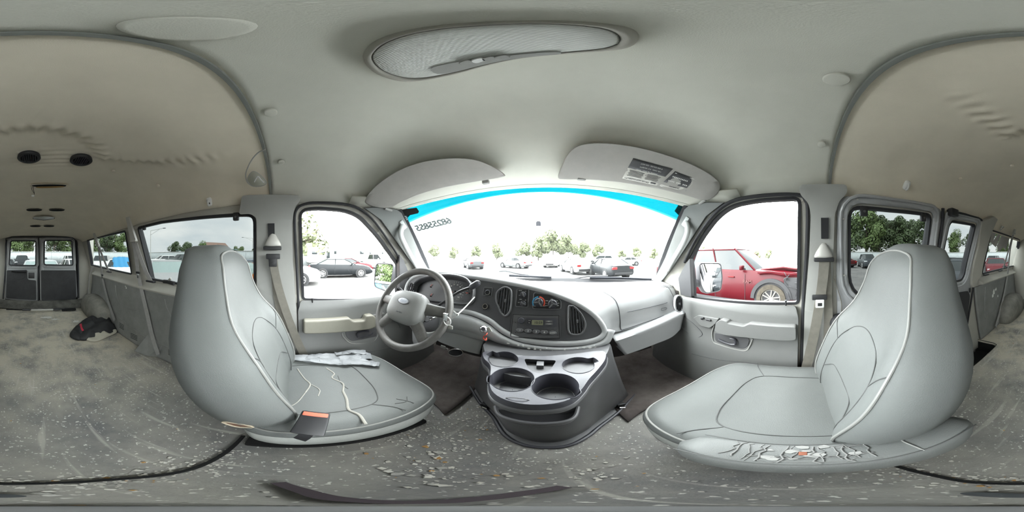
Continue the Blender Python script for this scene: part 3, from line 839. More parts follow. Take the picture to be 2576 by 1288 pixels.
def make_cushion(parent, m, seed):
    bm = new(); rings = []; cx, cy = 0, .16
    for s in (.02, .15, .3, .45, .58, .7, .8, .87, .92, .955):
        rings.append([Vector((cx + (x - cx) * s, cy + (y - cy) * s, cush_top(cx + (x - cx) * s, cy + (y - cy) * s, seed) - (.014 if s > .95 else .004 if s > .9 else 0))) for x, y in CO])
    edge = lambda x, y: cush_top(cx + (x - cx) * .955, cy + (y - cy) * .955, seed)
    for s, d in ((.985, .024), (1.0, .036), (1.0, .048), (.985, .056), (.965, .060)):
        rings.append([Vector((cx + (x - cx) * s, cy + (y - cy) * s, edge(x, y) - d)) for x, y in CO])
    loft(bm, rings)
    c = mk('seat_cushion', bm, m, parent, sharp=180)
    b = new(); rings = [[Vector((cx + (x - cx) * s, cy + (y - cy) * s, z0 + (edge(x, y) - .31) * k)) for x, y in CO] for s, z0, k in ((.955, .256, 1), (.975, .244, 1), (.975, .215, .7), (.955, .185, .3), (.90, .172, .1))]
    loft(b, rings); mk('underside_cover', b, MT['foam'], parent, sharp=180)
    b = new(); pts = [Vector((cx + (x - cx) * .972, cy + (y - cy) * .972, edge(x, y) - .017)) for x, y in CO]
    sweep(b, pts, .0034, closed=True); mk('piping', b, MT['piping'], c)
    return c
def seam_cush(parent, pts, r=.0018, m=None, name='seam', seed=0, lift=0.0008):
    P = [Vector((x, y, 0)) for x, y in pts]; P = cr(P, 6)
    for p in P: p.z = cush_top(p.x, p.y, seed) + lift
    b = new(); sweep(b, P, r); return mk(name, b, m or MT['seam'], parent)
def make_seat(loc, label, seed, flip):
    t = thing('captain_chair', label, 'seat', loc, 'front seats of the van')
    T = bpy.data.objects.new('tmp', None)
    c = make_cushion(t, MT['vinyl'], seed); 
    bk = make_back('backrest', MT['vinyl'], t)
    for o in (c, bk): pass
    # piping round the front edge of the back, seams of the insert
    sv = [(-.83, .02), (-.83, .2), (-.83, .4), (-.83, .55), (-.83, .68), (-.83, .8), (-.81, .9), (-.72, .955), (-.4, .975), (0, .98), (.4, .975), (.72, .955), (.81, .9), (.83, .8), (.83, .68), (.83, .55), (.83, .4), (.83, .2), (.83, .02)]
    seam_back(bk, sv, .0036, MT['piping'], 'piping', .001)
    for q in (-1, 1):
        seam_back(bk, [(q * .83, .575), (q * .74, .545), (q * .64, .50), (q * .57, .46)], .0015)
    seam_back(bk, [(-.60, .02), (-.60, .18), (-.59, .36), (-.55, .475), (-.40, .555), (-.2, .595), (0, .607), (.2, .595), (.40, .555), (.55, .475), (.59, .36), (.60, .18), (.60, .02)], .0016)
    seam_back(bk, [(-.60, .25), (-.4, .305), (-.15, .325), (.15, .325), (.4, .305), (.60, .25)], .0014)
    # cushion seams
    seam_cush(c, [(-.155, -.08), (-.160, .05), (-.155, .20), (-.10, .245), (0, .255), (.10, .245), (.155, .20), (.160, .05), (.155, -.08)], .0018, seed=seed)
    seam_cush(c, [(-.155, .20), (-.20, .235), (-.235, .25)], .0015, seed=seed); seam_cush(c, [(.155, .20), (.20, .235), (.235, .25)], .0015, seed=seed)
    # pedestal and rails on the floor
    b = new(); box(b, (0, .13, .085), (.34, .40, .15), bev=.02)
    for s in (-1, 1): box(b, (s * .15, .14, .014), (.05, .50, .03), bev=.006)
    mk('pedestal', b, MT['black_matte'], t)
    return t, c, bk
def local(t, objs): pass
DRV, DC, DB = make_seat((0, 0, 0), 'torn light grey vinyl driver seat behind the steering wheel', 3, 1)
PAS, PC, PB = make_seat((0, 0, 0), 'light grey vinyl passenger seat with a cracked fold-down armrest', 11, -1)
# passenger armrest on the inboard side
def armrest(par):
    bm = new(); rings = []
    L0, L1 = -.235, .225
    for i in range(29):
        t = i / 28; y = L0 + (L1 - L0) * t
        e = math.sqrt(max(0, 1 - (2 * t - 1) ** 6)); e = max(e, .12)
        z = .312 + .02 * (1 - t) - .006 * math.sin(PI * t)
        hw, hh = .047 * e, .050 * e
        ring = []
        for k in range(20):
            a = 2 * PI * k / 20
            x_ = hw * math.copysign(abs(math.cos(a)) ** .55, math.cos(a)); z_ = hh * math.copysign(abs(math.sin(a)) ** .6, math.sin(a))
            if z_ < 0: z_ *= 1.1
            ring.append(Vector((-.248 + x_, y, z + z_)))
        rings.append(ring)
    loft(bm, rings); a = mk('armrest', bm, MT['vinyl_side'], par, sharp=180)
    def tp(x, y): 
        t = (y - L0) / (L1 - L0); e = math.sqrt(max(0, 1 - (2 * t - 1) ** 6)); return Vector((-.248 + x, y, .312 + .02 * (1 - t) - .006 * math.sin(PI * t) + .050 * e * (1 - .30 * (abs(x) / .047) ** 3) + .001))
    for s in (-1, 1):
        b = new(); sweep(b, [tp(s * .036, y) for y in span(-.215, .205, 24)], .0014); mk('stitching', b, MT['seam'], a)
    b = new(); sweep(b, [tp(x, -.085 + .1 * (.036 - abs(x))) for x in span(-.038, .038, 6)], .002); mk('seam', b, MT['piping'], a)
    # cracked skin
    rnd = random.Random(5); b = new()
    for k in range(16):
        y = -.03 + k * .0115; x = rnd.uniform(-.034, -.02); pts = []
        while x < .034:
            pts.append(tp(x, y + rnd.uniform(-.006, .006))); x += rnd.uniform(.006, .014)
        if len(pts) > 2 and rnd.random() < .8: sweep(b, pts, rnd.uniform(.0008, .0018))
    for k in range(5):
        x = rnd.uniform(-.03, .03); sweep(b, [tp(x + rnd.uniform(-.006, .006), -.03 + j * .013) for j in range(rnd.randint(4, 13))], .0009)
    mk('crack', b, mat('crack_line', (.15, .15, .145), .8), a)
    pm = mat('peeled_backing', (.24, .24, .23), .9)
    for k in range(11):
        y = rnd.uniform(-.02, .13); x = rnd.uniform(-.03, .03); w = rnd.uniform(.004, .012); b = new()
        b.faces.new([b.verts.new(tp(max(-.036, min(.036, x + math.cos(q) * w * rnd.uniform(.5, 1))), y + math.sin(q) * w * rnd.uniform(.6, 1.4)) + Vector((0, 0, .0006))) for q in [j * PI / 4 for j in range(8)]])
        mk('peeled_patch', b, pm, a)
    b = new(); box(b, tp(.002, .052) + Vector((0, 0, .0005)), (.012, .010, .002), bev=.0006); mk('rust_spot', b, mat('rust_brown', (.20, .07, .04), .9), a)
armrest(PAS)
# wear on the driver seat: tape, cracks, a hole in the back's side, the belt latch
def driver_wear():
    rnd = random.Random(3)
    tape = mat('grey_duct_tape', (.22, .23, .24), .45, var=.2, vs=25, bump=.3, bs=120)
    def strip(pts, w, name='tape_patch', m=tape, lift=.004):
        b = new(); n = len(pts); rows = []
        P = cr([Vector((x, y, 0)) for x, y in pts], 5)
        for i, p in enumerate(P):
            d = (P[min(i + 1, len(P) - 1)] - P[max(i - 1, 0)]).normalized(); s = Vector((-d.y, d.x, 0)); row = []
            for k in range(6):
                q = p + s * (w * (k / 5 - .5) * rnd.uniform(.9, 1.12))
                q.z = cush_top(max(-.235, min(.235, q.x)), q.y, 3) + lift + rnd.uniform(0, .010) - .05 * max(0, (abs(q.x) - .225) / .03) ** 1.5
                row.append(q)
            rows.append(row)
        loft(b, rows, closed=False); o = mk(name, b, m, DC, sharp=25); return o
    strip([(-.21, .05), (-.20, .14), (-.195, .22), (-.17, .30), (-.15, .36)], .075)
    strip([(-.215, -.02), (-.19, .08), (-.165, .17), (-.13, .25)], .05, lift=.008)
    strip([(-.15, .24), (-.09, .31), (-.06, .35)], .05, lift=.006)
    strip([(-.22, .20), (-.215, .28), (-.19, .35)], .045, lift=.009)
    crack = mat('torn_backing_cloth', (.30, .29, .26), .95)
    for pts, r in [([(-.14, .02), (-.06, .045), (-.02, .06), (.03, .04)], .003), ([(-.13, .14), (-.08, .16), (-.05, .145), (.0, .17), (.05, .155)], .0035), ([(.05, .155), (.10, .15), (.16, .135), (.20, .145), (.245, .14)], .0045), ([(-.03, .055), (.02, .085), (.06, .075)], .002), ([(-.10, -.06), (.02, -.07), (.15, -.06), (.21, -.05)], .006), ([(.03, .04), (.09, .01), (.13, -.03)], .002)]:
        seam_cush(DC, pts, r, crack, 'tear', 3, .0)
    for pts, r in [([(-.06, .17), (.0, .165), (.04, .175)], .0015), ([(.18, .30), (.20, .28), (.19, .25)], .0014), ([(.17, .27), (.20, .285), (.22, .29)], .0014), ([(.15, .0), (.17, .04)], .0012)]:
        seam_cush(DC, pts, r, MT['seam'], 'crease', 3, .0003)
    # hole with torn edges on the inboard side of the back, low down
    b = new(); c = back_pt(1, .10); c = Vector((c.x + .009, c.y - .055, c.z + .02))
    pts = [c + Vector((.0015, math.cos(a) * .040 * rnd.uniform(.7, 1), math.sin(a) * .013 * rnd.uniform(.6, 1.1))) for a in [i * PI / 7 for i in range(14)]]
    plate(b, pts, .004, (1, 0, 0)); mk('hole', b, mat('hole_foam', (.10, .05, .03), .95), DB)
    b = new(); sweep(b, [p + Vector((.002, 0, 0)) for p in pts], .0028, closed=True); mk('torn_edge', b, mat('torn_foam_edge', (.33, .28, .21), .95), DB)
    # latch on the inboard side of the cushion
    bu = bpy.data.objects.new('buckle', None); COL.objects.link(bu)
    n_ = (CAM - Vector((-.25, .03, .375))).normalized(); z_ = (Vector((-.30, .04, .25)) - n_ * n_.dot(Vector((-.30, .04, .25)))).normalized(); y_ = z_.cross(n_)
    rot = Matrix((n_, y_, z_)).transposed() @ Matrix.Rotation(R(-12), 3, 'X')
    bu.matrix_basis = Matrix.Translation((.240, .035, .378)) @ rot.to_4x4(); adopt_plain(bu, DRV)
    b = new(); box(b, (0, 0, 0), (.026, .058, .082), bev=.006); o = mk('buckle_body', b, MT['black']); o.parent = bu
    b = new(); box(b, (.0, 0, .0345), (.018, .046, .008), bev=.002); box(b, (.0095, 0, .031), (.012, .050, .013), bev=.002); o = mk('release_button', b, MT['red_soft']); o.parent = bu
    b = new(); sweep(b, [(0, 0, -.035), (-.006, -.002, -.05), (-.02, -.006, -.062)], [(-.012, -.002), (.012, -.002), (.012, .002), (-.012, .002)], up=(1, 0, 0)); o = mk('stalk', b, MT['black']); o.parent = bu
def adopt_plain(o, p): o.parent = p
driver_wear()
for t, loc in ((DRV, (-.485, .0, 0)), (PAS, (.485, -.05, 0))): t.location = loc
# ================================================================ dashboard, console, steering wheel
F0, FN = Vector((0, .63, .56)), Vector((0, -1, .45)).normalized()     # plane of the oval instrument panel
def fp(px, py, off=0.0): return on_plane(px, py, F0 + FN * off, FN)
FX = Vector((1, 0, 0)); FY = FN.cross(FX).normalized()
if FY.z < 0: FY = -FY
DASH = thing('dashboard', 'grey dashboard with a dark oval instrument panel under the windscreen', 'dashboard', (0, .8, .4))
OVAL = [(1022, 742), (1024, 714), (1042, 696), (1075, 688), (1115, 687), (1200, 697), (1300, 714), (1380, 734), (1450, 761), (1497, 793), (1521, 827), (1514, 848), (1480, 861), (1420, 866), (1360, 863), (1305, 853), (1262, 832), (1228, 806), (1180, 787), (1120, 780), (1060, 776)]
OV = [fp(a, b) for a, b in OVAL]
OVs = cr(OV, 4, True)
def dash_body():
    S = {
        -.86: [(1.06, .655), (.98, .70), (.88, .735), (.80, .735), (.775, .70), (.775, .64), (.77, .57), (.75, .52), (.76, .47), (.90, .42)],
        -.62: [(1.12, .66), (1.0, .72), (.86, .772), (.76, .790), (.735, .768), (.72, .68), (.69, .60), (.655, .52), (.66, .45), (.85, .40)],
        -.34: [(1.20, .67), (1.04, .72), (.88, .765), (.76, .780), (.735, .758), (.715, .67), (.685, .59), (.66, .53), (.67, .46), (.85, .42)],
        -.14: [(1.24, .675), (1.06, .71), (.88, .745), (.76, .753), (.725, .735), (.705, .66), (.67, .57), (.645, .50), (.65, .46), (.85, .44)],
        .02: [(1.25, .675), (1.07, .70), (.88, .715), (.755, .710), (.715, .690), (.69, .62), (.66, .55), (.635, .47), (.64, .45), (.85, .44)],
        .14: [(1.24, .675), (1.06, .695), (.88, .695), (.75, .665), (.705, .640), (.68, .585), (.655, .53), (.635, .475), (.64, .45), (.85, .44)],
        .25: [(1.22, .672), (1.05, .69), (.89, .685), (.78, .640), (.725, .585), (.70, .54), (.68, .505), (.665, .475), (.67, .45), (.85, .43)],
        .36: [(1.19, .668), (1.04, .69), (.91, .685), (.82, .650), (.775, .600), (.76, .555), (.755, .52), (.75, .485), (.75, .455), (.85, .43)],
        .62: [(1.12, .66), (1.02, .685), (.92, .688), (.84, .662), (.795, .615), (.775, .570), (.765, .53), (.755, .49), (.755, .46), (.85, .43)],
        .76: [(1.09, .655), (1.0, .68), (.92, .682), (.84, .660), (.80, .62), (.775, .575), (.765, .53), (.755, .49), (.755, .46), (.85, .43)],
        .86: [(1.06, .65), (.99, .67), (.93, .668), (.86, .650), (.82, .615), (.80, .575), (.79, .53), (.78, .49), (.78, .46), (.85, .43)]}
    keys = sorted(S); n = 10
    secs = []
    for i, (a, b) in enumerate(zip(keys, keys[1:])):
        k0, k3 = keys[max(i - 1, 0)], keys[min(i + 2, len(keys) - 1)]
        for q in range(6):
            t = q / 6; t = t
            row = []
            for j in range(n):
                p1, p2 = Vector((a, *S[a][j])), Vector((b, *S[b][j]))
                row.append(p1.lerp(p2, t * t * (3 - 2 * t) if False else t))
            secs.append(row)
    secs.append([Vector((keys[-1], *p)) for p in S[keys[-1]]])
    rings = [cr(r, 4) for r in secs]
    bm = new(); loft(bm, rings, closed=False)
    o = mk('dash_body', bm, MT['dash_light'], DASH, sharp=60); orient(o, d=(0, -1, .6)); solidify(o, .01); return o
BODY = dash_body()
def oval_panel():
    # dark oval face with the light bolster ring round it
    bm = new()
    c = sum(OVs, Vector()) / len(OVs)
    plate(bm, OVs, .02, FN); o = mk('instrument_panel', bm, MT['dash_dark'], DASH)
    bm = new(); sweep(bm, OVs, [(-.010, -.022), (.012, -.022), (.016, -.004), (.010, .007), (-.002, .008), (-.010, .001)], closed=True, up=FN); mk('panel_rim', bm, MT['dash_light'], DASH, sharp=60)
    return o
OP = oval_panel()
def below_bolster():
    # the rounded bolster under the oval panel, running into the knee panel on the driver side
    top = [(1030, 782), (1080, 782), (1140, 786), (1190, 797), (1232, 818), (1262, 842), (1305, 861), (1360, 871), (1420, 874), (1480, 868), (1518, 854), (1532, 828)]
    bot = [(1036, 822), (1080, 824), (1140, 828), (1185, 836), (1222, 850), (1255, 864), (1305, 877), (1360, 884), (1420, 887), (1485, 882), (1530, 866), (1548, 832)]
    bm = new(); rings = []
    T = cr([fp(a, b, .004) for a, b in top], 4); B = cr([fp(a, b, -.012) for a, b in bot], 4)
    for p, q in zip(T, B):
        m = (p + q) / 2 + FN * .012
        ring = [p - FN * .02, p, p.lerp(m, .6) + FN * .004, m, q.lerp(m, .6) + FN * .002, q, q - FN * .05]
        rings.append(ring)
    loft(bm, rings, closed=False); o = mk('bolster', bm, MT['dash_light'], DASH, sharp=180); orient(o, d=(0, -1, .2)); solidify(o, .006)
    rnd = random.Random(4)
    for k in range(22):
        t = rnd.uniform(.5, .86); i = int(t * (len(T) - 1)); p = T[i].lerp(B[i], rnd.uniform(.1, .6)) + FN * .0135; w = rnd.uniform(.002, .007); b = new()
        b.faces.new([b.verts.new(p + FX * math.cos(a) * w * rnd.uniform(.5, 1.6) + FY * math.sin(a) * w * .6) for a in [j * PI / 3 for j in range(6)]]); mk('chipped_paint', b, MT['white_ink'], o)
below_bolster()
def knee_panels():
    # driver knee panel
    bm = new(); tp = [(1040, 815), (1080, 820), (1140, 826), (1185, 833), (1220, 848)]; bt = [(1042, 872), (1085, 852), (1110, 862), (1160, 880), (1206, 892)]
    T = cr([on(a, b, y=.68) for a, b in tp], 5); B = cr([on(a, b, y=.66) for a, b in bt], 5)
    rings = [[p + Vector((0, .03, .01)), p, p.lerp(q, .3) + Vector((0, -.012, 0)), p.lerp(q, .7) + Vector((0, -.012, 0)), q, q + Vector((0, .05, .0))] for p, q in zip(T, B)]
    loft(bm, rings, closed=False); o = mk('knee_panel', bm, MT['dash_light'], DASH, sharp=70); orient(o, d=(0, -1, 0)); solidify(o, .006)
    # passenger lower panel with its rolled top edge
    tp = [(1546, 856), (1580, 845), (1640, 822), (1690, 800), (1722, 785)]; bt = [(1572, 893), (1610, 880), (1650, 865), (1690, 848), (1712, 828)]
    T = cr([on(a, b, y=.70) for a, b in tp], 5); B = cr([on(a, b, y=.69) for a, b in bt], 5)
    rings = [[p + Vector((0, .09, .01)), p + Vector((0, .01, .006)), p + Vector((0, -.006, -.004)), p.lerp(q, .2), p.lerp(q, .8), q, q + Vector((0, .10, .0))] for p, q in zip(T, B)]
    bm = new(); loft(bm, rings, closed=False); o = mk('lower_panel', bm, MT['dash_light'], DASH, sharp=70); orient(o, d=(0, -1, 0)); solidify(o, .006)
knee_panels()
def hug(px, py, lift=.003):
    """a point on the dash body's own surface"""
    d = ray(px, py); dg = HUG
    hit = dg.ray_cast(CAM, d)
    return hit[0] - d * lift if hit[0] else CAM + d
from mathutils.bvhtree import BVHTree
def bvh(o):
    bm = bmesh.new(); bm.from_mesh(o.data); bmesh.ops.transform(bm, matrix=Matrix(), verts=bm.verts); t = BVHTree.FromBMesh(bm); bm.free(); return t
HUG = bvh(BODY)
def dline(px, r=.0022, m=None, name='panel_gap', par=None, n=5, lift=.001, closed=False):
    bm = new(); sweep(bm, cr([hug(a, b, lift) for a, b in px], n, closed), r, closed=closed); return mk(name, bm, m or MT['dash_dark'], par or DASH)
# glove-box door: gaps, a crease and a small raised mark
dline([(1519, 735), (1545, 752), (1556, 775), (1560, 805), (1562, 828), (1572, 828), (1620, 812), (1670, 794), (1696, 783), (1698, 760), (1690, 738), (1678, 722), (1640, 716)])
dline([(1578, 785), (1620, 776), (1662, 766), (1679, 761)], .0015)
dline([(1664, 776), (1676, 774), (1676, 778), (1665, 781), (1664, 776)], .001)
for k in range(9):
    dline([(1663 + k * 3.6, 716.5 + k * .3), (1666 + k * 3.6, 722.5 + k * .3)], .0022, MT['black'], 'defroster_slot')
# ---- air vents
def vent(pxs, name_m, par, bars=5, cross=3, plane=fp, tilt=0):
    pts = cr([plane(a, b, .002) for a, b in pxs], 5, True); c = sum(pts, Vector()) / len(pts)
    n = FN
    bm = new(); plate(bm, [p - n * .006 for p in pts], .012, n); v = mk('air_vent', bm, MT['black'], par)
    bm = new(); sweep(bm, pts, [(-.004, -.006), (.004, -.006), (.005, .004), (0, .007), (-.004, .003)], closed=True, up=n); mk('vent_rim', bm, MT['console'], v)
    xs = [(p - c).dot(FX) for p in pts]; ys = [(p - c).dot(FY) for p in pts]
    def chord(x):
        ii = [y for a, y in zip(xs, ys) if abs(a - x) < .006]
        return (min(ii), max(ii)) if len(ii) > 1 else None
    lo, hi = min(xs), max(xs)
    for k in range(1, bars + 1):
        x = lo + (hi - lo) * k / (bars + 1); q = chord(x)
        if not q or q[1] - q[0] < .01: continue
        b = new(); o = c + FX * x + FY * (q[0] + q[1]) / 2 + n * .001
        box(b, o, (.0022, q[1] - q[0] - .004, .010), rot=Matrix((FX, FY, n)).transposed()); mk('louver', b, MT['dash_dark'], v)
    b = new()
    for k in range(1, cross + 4):
        y = min(ys) + (max(ys) - min(ys)) * k / (cross + 4); ii = [a for a, yy in zip(xs, ys) if abs(yy - y) < .010]
        if len(ii) > 1: box(b, c + FX * (min(ii) + max(ii)) / 2 + FY * y - n * .003, (max(ii) - min(ii) - .003, .002, .003), rot=Matrix((FX, FY, n)).transposed())
    mk('cross_louver', b, MT['dash_dark'], v)
    b = new(); box(b, c + FX * .006 + n * .006, (.008, .014, .010), rot=Matrix((FX, FY, n)).transposed(), bev=.002); mk('vent_knob', b, MT['console'], v)
    return v
vent([(1268, 723), (1280, 725), (1287, 735), (1286, 770), (1282, 785), (1272, 795), (1262, 788), (1252, 768), (1248, 750), (1252, 734)], '', DASH)
vent([(1430, 775), (1436, 770), (1445, 772), (1462, 790), (1472, 812), (1470, 828), (1460, 840), (1443, 842), (1432, 836), (1429, 820)], '', DASH)
vent([(1037, 711), (1043, 716), (1044, 728), (1038, 737), (1030, 741), (1025, 737), (1025, 726), (1030, 716)], '', DASH, 3, 2)
def right_vent():
    n = (CAM - hug(1709, 764)).normalized(); n = Vector((-.25, -1, .1)).normalized()
    c = hug(1708, 764, .008); x = Vector((0, 0, 1)).cross(n).normalized() * -1; y = n.cross(x)
    if y.z < 0: y = -y
    pts = ell(c, .028, .052, x, y, 28)
    bm = new(); plate(bm, [p - n * .006 for p in pts], .02, n); v = mk('air_vent', bm, MT['black'], DASH)
    bm = new(); sweep(bm, pts, [(-.003, -.012), (.005, -.012), (.006, .002), (0, .005), (-.003, .002)], closed=True, up=n); mk('vent_rim', bm, MT['dash_light'], v)
    rot = Matrix((x, y, n)).transposed()
    for k in range(-2, 3):
        b = new(); box(b, c + x * k * .0095 + n * .001, (.002, .094 * math.sqrt(1 - (k * .0095 / .028) ** 2), .010), rot=rot); mk('louver', b, MT['dash_dark'], v)
    b = new()
    for k in range(-3, 4): box(b, c + y * k * .0135 - n * .003, (.050 * math.sqrt(1 - (k * .0135 / .052) ** 2), .002, .003), rot=rot)
    mk('cross_louver', b, MT['dash_dark'], v)
    b = new(); box(b, c + n * .006, (.008, .014, .010), rot=rot, bev=.002); mk('vent_knob', b, MT['console'], v)
right_vent()
ROT = Matrix((FX, FY, FN)).transposed()
def FM(px, py, off=0.004):
    M = ROT.to_4x4(); M.translation = fp(px, py, off); return M
def frect(bm, x0, y0, x1, y1, z0, th, r=.006):
    """rounded plate on the panel between two photo corners"""
    a, b = fp(x0, y0, z0), fp(x1, y1, z0); c = (a + b) / 2; w, h = abs((b - a).dot(FX)), abs((b - a).dot(FY))
    pts = rpoly([c + FX * sx * w / 2 + FY * sy * h / 2 for sx, sy in ((-1, -1), (1, -1), (1, 1), (-1, 1))], r, 4)
    plate(bm, pts, th, FN); return c, w, h, pts
def dial(par, px, py, r, m, name='knob', wing=True, ang=0):
    M = FM(px, py, .006) @ Matrix.Rotation(R(ang), 4, 'Z')
    b = new(); lathe(b, [(r * 1.05, 0), (r, .003), (r * .92, .010), (r * .8, .012), (.0005, .012)], M, 24)
    if wing: box(b, (0, 0, 0), (r * .45, r * 1.9, .012), bev=.002); 
    if wing: bmesh.ops.transform(b, matrix=M @ Matrix.Translation((0, 0, .014)), verts=b.verts[-len([0]) * 0:] if False else [v for v in b.verts if v.co.length < r * 1.4])
    k = mk(name, b, m, par); return k
# ---- radio
def radio():
    bm = new(); c, w, h, pts = frect(bm, 1290, 790, 1409, 851, .006, .02, .004); r = mk('radio', bm, MT['console'], DASH)
    b = new(); sweep(b, pts, .0022, closed=True, up=FN); mk('radio_bezel', b, MT['black'], r)
    b = new(); frect(b, 1302, 797, 1405, 829, .009, .004, .008); mk('upper_panel', b, MT['dash_dark'], r)
    b = new(); frect(b, 1324, 799, 1400, 821, .011, .003, .006); mk('display_surround', b, MT['console_dark'], r)
    b = new(); frect(b, 1338, 805, 1366, 818, .0125, .003, .002); mk('display', b, emis('lcd_olive', (.14, .145, .09), .15), r)
    text('clock_digits', '10:59', .0145, MT['black'], FM(1354, 812, .0128), r, bold=.0002)
    dial(r, 1312, 807, .0135, MT['console_dark'], 'volume_knob', wing=False)
    for k, s in enumerate(('1', '2', '3', '4', 'AM/FM')):
        px, py = 1308 + k * 20.4, 831 + k * 1.7
        b = new(); f = 1.0 if k < 4 else 1.0
        M = FM(px, py, .010); lathe(b, [(.0135, -.003), (.0135, .002), (.0115, .0045), (.0005, .005)], M @ Matrix.Diagonal((1.15, .68, 1, 1)), 24); q = mk('preset_button', b, MT['console'], r)
        text('digit', s, .011 if k < 4 else .0066, MT['white_ink'], FM(px, py, .0155), q)
    for (x, y, s) in ((1373, 808.5, '< SEEK >'), (1373, 815, '< TUNE >')):
        b = new(); frect(b, x - 10 + 8, y - 2.6, x + 10 + 8, y + 2.6, .0145, .003, .003); q = mk('rocker_button', b, MT['console'], r); text('rocker_text', s, .0055, MT['white_ink'], FM(x + 8, y, .0148), q)
    for y, s in ((806, 'TONE'), (812, 'BAL')):
        b = new(); frect(b, 1327, y - 2.6, 1336, y + 2.6, .0135, .003, .001); q = mk('side_button', b, MT['black'], r); text('button_text', s, .0038, MT['white_ink'], FM(1331.5, y, .0138), q)
    for x, y in ((1297, 811), (1297, 837), (1404, 815), (1403, 843)):
        b = new(); lathe(b, [(.002, 0), (.002, .001), (.0003, .001)], FM(x, y, .0065), 10); mk('release_hole', b, MT['black'], r)
radio()
# ---- heater control
def heater():
    bm = new(); pts = rpoly([fp(a, b, .004) for a, b in [(1343, 736), (1385, 742), (1411, 755), (1411, 778), (1340, 777)]], .010, 4); plate(bm, pts, .008, FN); h = mk('heater_panel', bm, MT['black'], DASH)
    b = new(); sweep(b, pts, .002, closed=True, up=FN); mk('panel_edge', b, MT['console'], h)
    def arc(a0, a1, m, name):
        c = fp(1355, 761, .006); b = new(); pts = [c + FX * math.cos(R(a)) * .0245 + FY * math.sin(R(a)) * .0245 for a in span(a0, a1, 16)]
        sweep(b, pts, [(-.0028, -.0005), (.0028, -.0005), (.0028, .0008), (-.0028, .0008)], up=FN); mk(name, b, m, h)
    arc(95, 215, mat('cold_blue', (.05, .25, .45), .5), 'cold_scale'); arc(-35, 85, MT['red'], 'hot_scale')
    for px, py, an in ((1355, 761, -25), (1390, 765, 20)):
        d = dial(h, px, py, .019, MT['console_dark'], 'control_knob', wing=False)
        b = new(); M = FM(px, py, .018)
        for a in (90 + an, 210 + an, 330 + an):
            box(b, M @ Vector((math.cos(R(a)) * .011, math.sin(R(a)) * .011, .002)), (.006, .020, .006), rot=ROT @ Matrix.Rotation(R(a - 90), 3, 'Z'), bev=.0015)
        mk('knob_wing', b, MT['console'], d)
    for s, px, py in (('COOL', 1343, 770), ('WARM', 1367, 770), ('OFF', 1388, 753), ('MAX', 1376, 757), ('A/C', 1374, 763), ('VENT', 1375, 769), ('FLR', 1401, 757), ('MIX', 1404, 763), ('DEF', 1403, 769)):
        text('scale_text', s, .0055, MT['white_ink'], FM(px, py, .0045), h)
    bm = new(); c, w, hh, pts = frect(bm, 1301, 727, 1328, 773, .004, .008, .006); h2 = mk('rear_heater_panel', bm, MT['black'], DASH)
    b = new(); sweep(b, pts, .002, closed=True, up=FN); mk('panel_edge', b, MT['console'], h2)
    for px, py, an in ((1316, 741, 20), (1316, 764, 60)):
        d = dial(h2, px, py, .012, MT['console_dark'], 'control_knob', wing=False)
        b = new(); box(b, FM(px, py, .019) @ Vector((0, 0, 0)), (.006, .024, .007), rot=ROT @ Matrix.Rotation(R(an), 3, 'Z'), bev=.0015); mk('knob_wing', b, MT['console'], d)
    for s, px, py in (('FRONT', 1309, 731), ('LO', 1307, 743), ('HI', 1322, 733), ('REAR', 1310, 753), ('OFF', 1305, 761), ('HI', 1322, 755)):
        text('scale_text', s, .0045, MT['white_ink'], FM(px, py, .0045), h2)
heater()
# ---- power sockets
for (x, y, sq) in ((1227, 736, 1), (1221, 771, 0)):
    if sq:
        bm = new(); c, w, h, pts = frect(bm, 1218, 723, 1236, 745, .003, .008, .004); s = mk('socket_recess', bm, MT['black'], DASH)
        b = new(); sweep(b, pts, .0018, closed=True, up=FN); mk('recess_edge', b, MT['console'], s)
        par = s
    else: par = DASH
    b = new(); M = FM(x, y, .003); lathe(b, [(.0135, -.006), (.0155, .001), (.0145, .004), (.0115, .004), (.0105, 0), (.0105, -.004), (.0004, -.004)], M, 24); s = mk('power_socket', b, MT['black'], par)
    b = new(); lathe(b, [(.0122, .0035), (.0122, .0052), (.0102, .0052), (.0098, -.003)], M, 24); mk('socket_ring', b, MT['chrome'], s)
